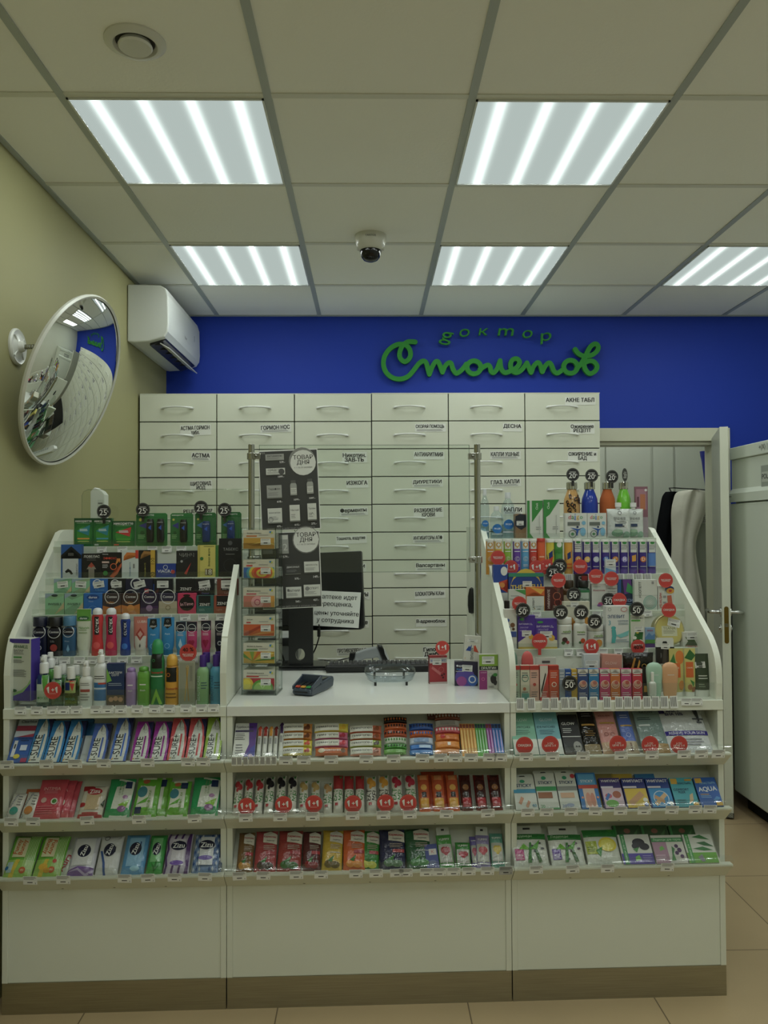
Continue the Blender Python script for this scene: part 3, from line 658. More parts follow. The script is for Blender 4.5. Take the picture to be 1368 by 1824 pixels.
# filler so the left unit meets the wall as in the photo
# ================================================================ DESK THINGS
def on_desk(px, py): return at_zc(px, py, ZT)
def at_zc(px, py, z): return CFI @ at_z(px, py, z)
def CM(u, v, z, yaw=0, tilt=0, lean=0):
    return CF @ Matrix.Translation((u, v, z)) @ Matrix.Rotation(R_(yaw), 4, 'Z') @ Matrix.Rotation(R_(-tilt), 4, 'X') @ Matrix.Rotation(R_(lean), 4, 'Y')
def posts():
    V = .315
    pos = {}
    for px, l in ((448, 'chrome post holding the glass screen, behind the acrylic pill rack'), (850.5, 'chrome post holding the glass screen, right of the barcode scanner')):
        p = at_v(px, 900, V); top = at_v(px, 792, V).z; t = empty('chrome_post', CM(p.x, V, ZT), l, 'post', 'chrome posts of the glass screen'); c = mat('b9b9b5', 'chrome'); pos[px] = p.x
        MB().lathe([(.0115, 0), (.0115, top-ZT), (.0095, top-ZT+.001), (1e-4, top-ZT+.001)], c, 24, cap=False).build('pole', t)
        MB().lathe([(.028, 0), (.028, .004), (.014, .008), (.0118, .03)], c, 28, cap=False).build('foot', t)
        for py in (813, 997):
            z = at_v(px, py, V).z-ZT; sg = 1 if px < 600 else -1; k = MB()
            k.lathe([(.0118, -.012), (.016, -.012), (.016, .012), (.0118, .012)], c, 24, Matrix.Translation((0, 0, z)), cap=False)
            k.box((sg*.006, -.017, z-.011), (sg*.034, .008, z+.011), c) if sg > 0 else k.box((-.034, -.017, z-.011), (-.006, .008, z+.011), c)
            k.lathe([(0, 0), (.0055, 0), (.0055, .003), (0, .004)], mat('8d8d88', 'metal'), 14, Matrix.Translation((sg*.018, -.017, z)) @ Matrix.Rotation(R_(90), 4, 'X'))
            k.build('clamp', t, bevel=.002)
    a = at_v(462, 793, V); b = at_v(837, 1018, V)
    g = MB().box((0, -.003, 0), (b.x-a.x, .003, a.z-b.z), GLASS); e = MB()
    o = g.build('glass_screen', M=CM(a.x, V-.004, b.z)); tag(o, 'clear glass screen clamped between the two chrome posts', 'glass screen')
    W, H = b.x-a.x, a.z-b.z
    for q in (((0, -.0031, H-.0012), (W, .0031, H+.0002)), ((0, -.0031, -.0002), (W, .0031, .0012)), ((-.0002, -.0031, 0), (.0012, .0031, H)), ((W-.0012, -.0031, 0), (W+.0002, .0031, H))): e.box(*q, ACRE)
    e.build('polished_edge', o)
    # clear upright screen on the left display
    v2 = .40; a = at_v(146, 872, v2); b = at_v(440, 940, v2); k = MB(); W = b.x-a.x; H = a.z-1.44
    pts = [(0, 0), (W, 0), (W, H-.0), (.022, H), (.006, H-.008), (0, H-.022)]
    k.prism(pts, 0, .003, clear('clear_thin_acrylic', (.93, .95, .92, 1), .12, .03), axis='y'); o = k.build('acrylic_screen', M=CM(a.x, v2, 1.44))
    tag(o, 'low clear acrylic screen behind the green packs of the left display', 'acrylic screen')
    z = MB(); z.tube([(0, 0, 0), (0, 0, H-.022), (.006, 0, H-.008), (.022, 0, H), (W, 0, H)], .0011, clear('acrylic_rim', (.8, .83, .78, 1), .5, .1), 5); z.build('polished_edge', o)
    v3 = .66; a = at_v(985, 868, v3); b = at_v(1150, 940, v3); 
posts()
def posters():
    V = .315-.012
    def poster(c4, label, fn):
        # four pixel corners: tl, tr, br, bl
        P = [at_v(x, y, V) for x, y in c4]; W = ((P[1]-P[0]).length+(P[2]-P[3]).length)/2; H = ((P[0]-P[3]).length+(P[1]-P[2]).length)/2
        ang = math.atan2(P[1].z-P[0].z, P[1].x-P[0].x); c = (P[0]+P[1]+P[2]+P[3])/4
        M = CM(c.x, V, c.z, 0, 0, -math.degrees(ang)) @ Matrix.Translation((0, 0, -H/2))
        mb = MB(); mb.box((-W/2, 0, 0), (W/2, .0008, H), mat('e9ece6')); art(mb, fn, W, H, lambda x, z, o: (x, -o, z)); return tag(mb.build('promo_poster', M=M), label, 'poster', 'dark goods-of-the-day posters')
    D = '40413f'; g1 = 'a9aba6'; g2 = '74766f'; wt = 'd8dad3'
    def box_(x0, y0, x1, y1, name, c=wt, tc='444'): return [R(x0, y0, x1, y1, c), T(name, (x0+x1)/2, y1-(y1-y0)*.3, (x1-x0)*.8, tc), L(x0+.02, y0+(y1-y0)*.18, x1-.06, y0+(y1-y0)*.45, 3, '888'), R(x0, y0, x1, y0+(y1-y0)*.08, g2)]
    def bott(x, y, nm): return [R(x-.055, y, x+.055, y+.12, g1), E(x, y+.12, .055, g1), R(x-.04, y+.15, x+.04, y+.185, '5c5d59'), R(x-.05, y+.02, x+.05, y+.09, wt), T(nm, x, y+.07, .085, '444'), L(x-.04, y+.03, x+.04, y+.055, 2, '888')]
    fn = [R(.015, .012, .985, .985, D)]+[R(.02+.02*i, .955, .03+.02*i, .98, '8a8c86') for i in range(5)]
    fn += [E(.735, .855, .225, '8c8e88'), E(.75, .83, .215, 'e3e5df'), T('ТОВАР\nДНЯ', .75, .862, .33, '2a2a28', 0, 1.5), T('с 1 по 31 октября', .75, .77, .30, '777')]
    fn += box_(.12, .87, .43, .95, 'витамины', g1)+[T('539.-', .40, .848, .09)]+box_(.12, .69, .44, .775, 'средство', wt)+[E(.38, .73, .05, '555'), T('1099.-', .37, .668, .1)]
    fn += box_(.12, .40, .37, .565, 'Терафлю', g1, '222')+[T('618.-', .33, .36, .09)]+bott(.57, .43, 'витамин')+bott(.85, .44, 'Кальций')+[T('1099.-', .62, .375, .1), T('1097.-', .88, .385, .1)]
    fn += box_(.12, .09, .36, .28, 'МАКСИЛАК', wt, '222')+[O(.17, .14, .04, '777', .2), T('475.-', .31, .055, .09)]+box_(.49, .10, .66, .31, 'Магний', wt)+[T('615.-', .61, .065, .09)]+box_(.79, .105, .94, .32, 'Травы', wt)+[G([(.83, .17), (.87, .21), (.91, .17), (.87, .2)], g2), T('275.-', .89, .07, .09)]
    fn += [T('предложение действует в аптеках сети', .5, .025, .8, '999')]
    poster([(461, 803), (566, 798.5), (571, 943), (464.5, 946)], 'upper dark goods-of-the-day poster taped to the glass screen', fn)
    fn = [R(.015, .012, .985, .985, D), E(.77, .885, .215, 'e3e5df'), T('ТОВАР\nДНЯ', .77, .915, .33, '2a2a28', 0, 1.5), T('с 1 по 31 октября', .77, .825, .30, '777'), O(.77, .885, .23, '8c8e88', .04)]
    fn += [R(.36, .715, .47, .96, g1), R(.37, .90, .46, .955, wt), T('2', .415, .80, .07, wt), T('579.-', .42, .675, .1), R(.03, .72, .2, .95, '7a7c76')]
    fn += box_(.40, .44, .66, .575, 'ДЕКСОНАЛ', '4a4b48', 'eee')+[T('575.-', .6, .385, .09)]+box_(.72, .45, .97, .60, 'МИНОКСЕЛЬ', wt)+[T('149.-', .92, .40, .1)]+box_(.24, .42, .35, .55, 'ЛС', wt)
    fn += [R(.25, .13, .35, .29, wt)]+box_(.4, .13, .66, .28, 'МАГНИЙ', wt)+[E(.44, .24, .02, '777'), T('565.-', .6, .09, .09)]+box_(.7, .14, .98, .30, 'ЭКСПЕРТ', wt)+[E(.76, .25, .035, '888'), T('427.-', .9, .1, .09), T('предложение действует в аптеках сети', .5, .03, .8, '999')]
    fn = [o for o in fn]
    poster([(464, 949), (571, 944.5), (572, 1081), (468, 1086.5)], 'lower dark goods-of-the-day poster, hanging below the upper one', fn)
    # reassessment notice taped to the monitor: lies just in front of the screen back
posters()
def monitor():
    base = on_desk(536, 1190); b = CFI @ Vector((0, 0, 0))
    BL = mat('1b1c1d', 'plastic'); BL2 = mat('242526', 'plastic')
    t = empty('computer_monitor', CM(base.x, base.y, ZT), 'black computer monitor seen from behind, with a paper notice taped on', 'monitor')
    f = MB(); f.prism([(-.14, -.04), (-.125, -.055), (.10, -.062), (.125, -.015), (.10, .14), (-.14, .14)], 0, .006, BL2, axis='z'); f.prism([(-.12, -.03), (.10, -.035), (.09, .11), (-.12, .11)], .006, .013, BL, axis='z'); f.build('base_plate', t, bevel=.002)
    # column with a round cable hole
    zt = at_v(536, 1075, base.y).z-ZT; hz = at_v(531, 1166, base.y).z-ZT; w2 = .049; cx = .0; hr = .021
    s = MB(); n = 32; circ = [(cx-.003+hr*.9*math.cos(6.2832*i/n), hz+hr*1.15*math.sin(6.2832*i/n)) for i in range(n)]
    sq = []
    zb2, zt2 = .012, zt
    for i in range(n):
        a = 6.2832*i/n; dx, dz_ = math.cos(a), math.sin(a); k = min(w2/abs(dx) if abs(dx) > 1e-6 else 9, ((zt2-hz) if dz_ > 0 else (hz-zb2))/abs(dz_) if abs(dz_) > 1e-6 else 9)
        sq.append((dx*k, hz+dz_*k))
    for cz, ex in ((zt2, 1), (zb2, 1)):
        for sx in (-1, 1):
            i = min(range(n), key=lambda j: (sq[j][0]-sx*w2)**2+(sq[j][1]-cz)**2); sq[i] = (sx*w2, cz)
    vs = [(x, 0, z) for x, z in circ]+[(x, 0, z) for x, z in sq]+[(x, .028, z) for x, z in circ]+[(x, .028, z) for x, z in sq]; fs = []
    for i in range(n):
        j = (i+1) % n; fs += [(i, j, n+j, n+i), (2*n+j, 2*n+i, 3*n+i, 3*n+j), (j, i, 2*n+i, 2*n+j), (n+i, n+j, 3*n+j, 3*n+i)]
    s.add(vs, fs, BL2); s.build('stand_column', t, M=Matrix.Translation((0, 0, 0)))
    # screen: turned, its back towards us
    y = base.y+.05; Vv = base.y+.06
    BR = at_v(649, 1121, Vv-.06); TR = at_v(633, 966, Vv+.0); BLc = at_v(470, 1095, Vv+.06)
    hh = .325; ang = -13
    C = Vector((0.0, .05, 0)); Ms = CM(BR.x, Vv-.06, BR.z, 0) ; 
    d = Vector((BLc.x-BR.x, .13, 0)); wd = .50; yaw = math.degrees(math.atan2(-.13, .42))
    M = CM(BR.x, Vv-.03, BR.z-.004, yaw, 9, -2.5)
    p = MB(); r = .02; W2 = .505
    out = [(-W2+r, 0), (-r, 0), (-r*.3, r*.3), (0, r), (-.012, hh-.003), (-.016, hh), (-W2, hh), (-W2, r)]
    p.prism(out[::-1], 0, .018, BL, axis='y'); p.prism([(-W2+.03, .02), (-.05, .02), (-.05, .14), (-W2+.03, .14)][::-1], -.016, .001, BL, axis='y')
    p.build('screen_housing', t, t.matrix_world.inverted() @ M, bevel=.003)
    # paper notice
    q = MB(); pw, ph = .205, .145
    M2 = t.matrix_world.inverted() @ M @ Matrix.Translation((-.018-pw/2, -.019, .012)) @ Matrix.Rotation(R_(4), 4, 'Y')
    q.box((-pw/2, -.0006, 0), (pw/2, 0, ph), mat('eef0ea'))
    art(q, [T('В аптеке идет', .5, .83, .86, '151515', 0, 1), T('переоценка,', .46, .61, .76, '151515', 0, 1), T('цены уточняйте', .52, .37, .93, '151515', 0, 1), T('у сотрудника', .5, .15, .78, '151515', 0, 1)], pw, ph, lambda x, z, o: (x, -.0006-o, z))
    q.build('paper_notice', t, M2)
    # cables behind the stand
    def cable(pts, r, label, name='cable'):
        P = [CF @ at_v(x, y_, v) for x, y_, v in pts]; return tag(MB().tube(smooth_path(P, 8), r, mat('121212', 'plastic'), 8).build(name), label, 'cable')
    v0 = base.y
    c0 = cable([(568, 1112, v0+.03), (569, 1122, v0+.03), (567, 1140, v0+.03), (556, 1166, v0+.04), (530, 1192, v0-.02), (512, 1212, v0-.05), (506, 1222, v0-.05)], .0028, 'thin black cable running from the monitor down to the card terminal')
    k = MB(); P = [CF @ at_v(568, y_, v0+.03) for y_ in (1119, 1134)]; k.tube(P, .0068, mat('121212', 'plastic'), 12); k.build('ferrite_bead', c0)
    cable([(499, 1120, v0+.1), (497, 1150, v0+.1), (506, 1180, v0+.1), (497, 1205, v0+.06), (503, 1222, v0+.0)], .004, 'thick black cable hanging behind the monitor stand')
    cable([(492, 1178, v0+.03), (500, 1190, v0+.03), (512, 1200, v0+.05), (498, 1214, v0-.01), (508, 1221, v0-.02), (496, 1222, v0-.02)], .0035, 'tangled black cable heap beside the monitor foot')
    cable([(512, 1178, v0+.06), (498, 1196, v0+.0), (502, 1210, v0-.03), (493, 1221, v0-.03), (512, 1220, v0-.0)], .0035, 'looped black cable between pill rack and monitor foot')
monitor()
def printer():
    p = on_desk(503, 1188); t = empty('receipt_printer', CM(p.x-.02, p.y+.14, ZT), 'grey receipt printer standing behind the pill rack', 'printer'); h = at_v(503, 1128, p.y+.14).z-ZT
    MB().prism([(-.0, 0), (.0, h*.62), (.03, h*.93), (.06, h), (.2, h), (.2, 0)][::-1], -.10, .075, mat('7c7f7d', 'plastic'), axis='x').build('body', t, bevel=.006)
    MB().box((-.08, -.004, h*.55), (.06, .02, h*.82), mat('17181a', 'plastic')).build('paper_slot', t, bevel=.003)
    MB().prism([(-.002, h*.84), (.028, h*.96), (.06, h*1.03), (.2, h*1.03), (.2, h), (.06, h), (.03, h*.9)][::-1], -.101, .076, mat('c7cac6', 'plastic'), axis='x').build('lid', t)
printer()
def keyboard():
    a = on_desk(580, 1199); b = on_desk(772, 1197); W = b.x-a.x; t = empty('keyboard', CM(a.x, (a.y+b.y)/2, ZT, 0), 'black keyboard lying in front of the barcode scanner', 'keyboard'); BL = mat('17181a', 'plastic')
    MB().prism([(0, .004), (0, .026), (.012, .03), (.15, .016), (.15, .002)][::-1], 0, W, BL, axis='x').build('case', t, bevel=.003)
    k = MB(); n = 21; kw = (W-.024)/n; KM = mat('2a2b2d', 'plastic')
    for r in range(5):
        y = .016+r*.026; z = .0295-r*.0026
        for c in range(n):
            x = .012+c*kw; k.add([(x+.001, y, z), (x+kw-.001, y, z), (x+kw-.001, y+.022, z-.002), (x+.001, y+.022, z-.002), (x+.003, y+.003, z+.009), (x+kw-.003, y+.003, z+.009), (x+kw-.003, y+.019, z+.007), (x+.003, y+.019, z+.007)],
                                  [(4, 5, 6, 7), (0, 1, 5, 4), (1, 2, 6, 5), (2, 3, 7, 6), (3, 0, 4, 7)], KM)
    k.build('keys', t); MB().box((.01, .12, .0), (.03, .14, .006), BL).box((W-.03, .12, 0), (W-.01, .14, .006), BL).box((.01, .005, .0), (W-.01, .015, .006), BL).build('rubber_foot', t)
keyboard()
def scanner():
    p = on_desk(660, 1180); v = p.y+.02; t = empty('barcode_scanner', CM(0, v, 0), 'grey and black handheld barcode scanner lying behind the keyboard', 'barcode scanner'); g = mat('a5aaae', 'plastic'); bk = mat('191a1c', 'plastic')
    def q(px, py): a = at_v(px, py, v); return (a.x, a.z)
    MB().prism([q(633, 1162), q(650, 1156), q(671, 1151), q(676, 1160), q(684, 1178), q(679, 1180), q(673, 1170), q(662, 1172), q(650, 1173), q(636, 1180), q(630, 1180)][::-1], -.018, .018, g, axis='y').build('body', t, bevel=.006)
    MB().prism([q(671, 1147), q(680, 1149), q(688, 1164), q(697, 1182), q(684, 1182), q(677, 1165)][::-1], -.026, .026, bk, axis='y').build('head', t, bevel=.005)
    MB().prism([q(683, 1153), q(687, 1158), q(693, 1172), q(691, 1175), q(685, 1163)][::-1], -.0275, -.02, mat('c0c4c4', 'plastic'), axis='y').build('window', t)
    MB().prism([q(623, 1162), q(634, 1161), q(632, 1170), q(627, 1183), q(620, 1183)][::-1], -.014, .014, bk, axis='y').build('grip_end', t, bevel=.004)
    P = [at_v(*x) for x in ((622, 1172, v), (612, 1174, v), (600, 1177, v), (585, 1177, v+.01), (570, 1176, v+.02), (562, 1183, v+.0), (556, 1190, v-.0))]
    MB().tube(smooth_path([(a.x, a.y-v, a.z) for a in P], 6), .0026, bk, 8).build('cable', t)
scanner()
def tray():
    p = on_desk(694, 1222); a = on_desk(650, 1216); b = on_desk(739, 1214); W = (b.x-a.x); t = empty('coin_tray', CM((a.x+b.x)/2, p.y, ZT, 0), 'clear plastic money tray on the desk in front of the keyboard', 'money tray')
    c = clear('clear_tray', (.84, .88, .9, 1), .5, .05); n = 48; rr = []
    def ring(k, z, dy=0): return [((W/2*k)*math.copysign(abs(math.cos(x))**.6, math.cos(x)), .075+dy+(.075*k)*math.copysign(abs(math.sin(x))**.6, math.sin(x)), z+.02*(.5+.5*math.sin(x))) for x in [6.2832*i/n for i in range(n)]]
    MB().rings([ring(.86, .012), ring(.9, .014), ring(1, .034), ring(1.02, .033), ring(.92, .010), ring(.8, .008)], c, True, False).build('rim', t, sharp=180)
    MB().rings([ring(.88, .0125), ring(.3, .012), ring(.02, .012)], c, True, False).build('bowl', t)
    e = MB(); e.tube([Vector(x) for x in ring(1.01, .034)], .0013, clear('tray_edge', (.7, .75, .8, 1), .6, .05), 6, closed=True); e.build('rolled_edge', t)
    f = MB()
    for x in (-.6, .62): f.lathe([(0, 0), (.0045, 0), (.0045, .012), (0, .012)], mat('161616', 'plastic'), 12, Matrix.Translation((x*W/2, .01, 0)))
    for x in (-.6, .6): f.lathe([(0, 0), (.0045, 0), (.0045, .03), (0, .03)], mat('161616', 'plastic'), 12, Matrix.Translation((x*W/2, .14, 0)))
    f.build('rubber_foot', t)
tray()
def terminal():
    p = on_desk(538, 1240); t = empty('card_terminal', CM(p.x, p.y, ZT, -24), 'dark blue-grey card payment terminal on the desk beside the pill rack', 'card terminal'); c = mat('3a4654', 'plastic')
    n = 8; w2 = .036
    MB().prism([(0, .004), (-.004, .012), (0, .024), (.02, .028), (.10, .036), (.17, .042), (.178, .03), (.17, .004), (.1, 0), (.01, 0)][::-1], -w2, w2, c, axis='x').build('body', t, bevel=.006)
    hd = MB()
    hd.prism([(.0, .02), (.0, .032), (.07, .058), (.075, .035)][::-1], -w2-.002, -w2+.004, c, axis='x').prism([(.0, .02), (.0, .032), (.07, .058), (.075, .035)][::-1], w2-.004, w2+.002, c, axis='x'); hd.box((-w2-.002, .068, .03), (w2+.002, .078, .06), c); hd.build('privacy_shield', t, bevel=.002)
    K = MB()
    def key(x, y, w_, d, col): z = .027+.11*y; K.add([(x, y, z), (x+w_, y, z), (x+w_, y+d, z+.11*d), (x, y+d, z+.11*d), (x+.001, y+.001, z+.004), (x+w_-.001, y+.001, z+.004), (x+w_-.001, y+d-.001, z+.004+.11*d), (x+.001, y+d-.001, z+.004+.11*d)], [(4, 5, 6, 7), (0, 1, 5, 4), (1, 2, 6, 5), (2, 3, 7, 6), (3, 0, 4, 7)], mat(col, 'plastic'))
    for i, col in enumerate(('c8452c', 'd99a2c', '2f9a4c')): key(-.028+i*.02, .004, .016, .012, col)
    for r in range(4):
        for i in range(3): key(-.028+i*.02, .02+r*.012, .015, .009, '22262b')
    K.build('keypad', t)
    MB().box((-.026, -.0055, .012), (.022, .01, .0155), mat('0a0b0c')).build('card_slot', t)
    MB().box((-.028, .09, .0385), (.028, .145, .044), mat('10151c', 'gloss'), Matrix.Rotation(R_(-1), 4, 'X')).build('display', t)
terminal()
def rack():
    a = on_desk(432, 1240); b = on_desk(492, 1236); p = on_desk(461, 1238); W = .113; zt = at_v(460, 940, p.y).z-ZT; t = empty('pill_rack', CM(p.x, p.y, ZT, -6), 'tall clear acrylic rack with six pockets of vitamin boxes', 'rack')
    D = .105
    fr = MB(); fr.box((-W/2-.003, 0, 0), (-W/2, D, zt), ACR).box((W/2, 0, 0), (W/2+.003, D, zt), ACR).build('side_wall', t)
    MB().box((-W/2, D-.003, 0), (W/2, D, zt), ACR).build('back_wall', t)
    e = MB()
    for x in (-W/2-.0015, W/2+.0015):
        for y in (0, D): e.box((x-.0016, y-.001, 0), (x+.0016, y+.0012, zt), ACRE)
    e.build('polished_edge', t)
    zs = []
    for k, py in enumerate((978, 1030, 1082, 1133, 1182, 1229)):
        z = at_v(460, py, p.y).z-ZT; zs.append(z); s = MB(); s.box((-W/2, -.004, z-.003), (W/2, D-.003, z), ACR); s.box((-W/2, -.006, z-.003), (W/2, -.003, z+.02), ACR); s.box((-W/2, -.0065, z-.0035), (W/2, -.0025, z-.001), ACRE); s.build('pocket', t)
    MB().box((-W/2-.006, -.008, 0), (W/2+.006, D, .004), ACR).build('foot_plate', t)
    return t, W, zs
RK = rack()
def posts_extra():
    # white dispenser with a price list, standing behind the left display, seen over its top
    v = .50; a = at_v(161, 868, v); b = at_v(186, 930, v)
    t = empty('wall_dispenser', CM(a.x, v, 1.30), 'white angular plastic dispenser on the olive wall side, behind the green packs', 'dispenser')
    W = b.x-a.x; H = a.z-1.30; c = mat('e3e5e0', 'plastic')
    MB().prism([(0, 0), (W, 0), (W, H-.028), (W*.8, H-.014), (W*.3, H), (0, H-.016)][::-1], 0, .05, c, axis='y').build('body', t, bevel=.002)
    k = MB(); art(k, [R(.0, 0, 1, 1, 'd3d6d0'), L(.1, .1, .9, .95, 12, '777')], W*.45, H*.6, lambda x, z, o: (W*.73+x, -.0004-o, .1+z)); k.build('price_list', t)
    v = .78; a = at_v(840, 1048, v); b = at_v(840, 1092, v); k = MB()
    k.lathe([(.002, -.055), (.013, -.05), (.017, -.02), (.016, .02), (.010, .05), (.002, .056)], mat('1e1f20', 'plastic'), 20); o = k.build('black_headset', M=CM(a.x, v, (a.z+b.z)/2)); tag(o, 'black hanging headset beside the lower end of the right chrome post', 'headset')
posts_extra()
# ================================================================ GOODS: builders
def proj(P):
    d = (CF @ Vector(P))-EYEP; z = d.dot(FW); return 684+FPX*d.dot(RT)/z, 912-FPX*d.dot(UP)/z
TA = R_(TILT); TN = Vector((0, math.cos(TA), -math.sin(TA))); TD = Vector((0, math.sin(TA), math.cos(TA)))
def isect(px, py, p0, n):
    return CFI @ onplane(px, py, CF @ Vector(p0), CF.to_3x3() @ n)
def place(row, x0, x1, yt, dv=0, yb=None, desk=None):
    """pixel extent on a shelf row -> (matrix, width, height)"""
    if row[1] in 'ABC':
        zl = LIPS['ABC'.index(row[1])][0]; p0 = Vector((0, -.044, zl+.003))+TN*dv; k = {'L': -.75, 'M': 0, 'R': .75}[row[0]]
        bx, by = proj((k, p0.y, p0.z)); by += ((x0+x1)/2-bx)*-.018
        if yb: by = yb
        a = isect(x0, by, p0, TN); b = isect(x1, by, p0, TN); t = isect((x0+x1)/2, yt, p0, TN)
        h = (t-(a+b)/2).dot(TD); base = (a+b)/2
        if not yb: base = Vector((base.x, p0.y, p0.z))
        M = CF @ Matrix.Translation(base) @ Matrix.Rotation(-TA, 4, 'X'); return M, b.x-a.x, h
    if row[0] == 'D':
        p = on_desk((x0+x1)/2, yb); v = p.y; z = ZT
    else:
        i = int(row[1]); v, z = SZ[row[0]][i]; v += .008+dv+(.012 if i == 0 else 0)
        if yb: z = at_v((x0+x1)/2, yb, v).z
    by = yb or proj(((-.8 if row[0] == 'L' else .8), v, z))[1]
    a = at_v(x0, by, v); b = at_v(x1, by, v); h = at_v((x0+x1)/2, yt, v).z-z
    return CF @ Matrix.Translation(((a.x+b.x)/2, v, z)), b.x-a.x, h
def Fbox(W, H): return lambda x, z, o: (x, -o, z)
def sect(a, b, z, n=24, e=2.0, yc=0):
    out = []
    for i in range(n):
        t = 2*math.pi*i/n; c, s = math.cos(t), math.sin(t)
        out.append((a*math.copysign(abs(c)**(2/e), c), yc+b*math.copysign(abs(s)**(2/e), s), z))
    return out
def loftF(S_, yc0):
    """S_: list of (z, a, b, e); returns the front-surface mapping"""
    def F(x, z, o):
        z = min(max(z, S_[0][0]), S_[-1][0]); k = 0
        while k < len(S_)-2 and S_[k+1][0] < z: k += 1
        z0, a0, b0, e0 = S_[k]; z1, a1, b1, e1 = S_[k+1]; t = (z-z0)/max(z1-z0, 1e-9); a = a0+(a1-a0)*t; b = b0+(b1-b0)*t; e = e0+(e1-e0)*t
        q = min(abs(x)/max(a, 1e-6), .985); y = b*(1-q**e)**(1/e)
        return (max(-a*.985, min(a*.985, x)), yc0-y-o, z)
    return F
def loft(mb, S_, m, yc, n=24, cap=True): mb.rings([sect(a, b, z, n, e, yc) for z, a, b, e in S_], m, True, cap)
def sticker(par, F, W, H, cx, cz, w_, rot=0, hh=None):
    s = MB(); w2 = w_*W; h2 = hh*H if hh else w2*.62; a = R_(rot); ca, sa = math.cos(a), math.sin(a)
    Fs = lambda x, z, o: F((cx-.5)*W+x*ca-(z-h2/2)*sa, cz*H+x*sa+(z-h2/2)*ca, o)
    art(s, [R(0, 0, 1, 1, 'e8e9e4'), L(.06, .55, .95, .92, 3, '666', .3), R(.06, .12, .94, .42, 'd2d3cd'), L(.3, .2, .7, .36, 1, '222', .9)], w2, h2, Fs, 'print', .0014)
    s.build('price_sticker', par)
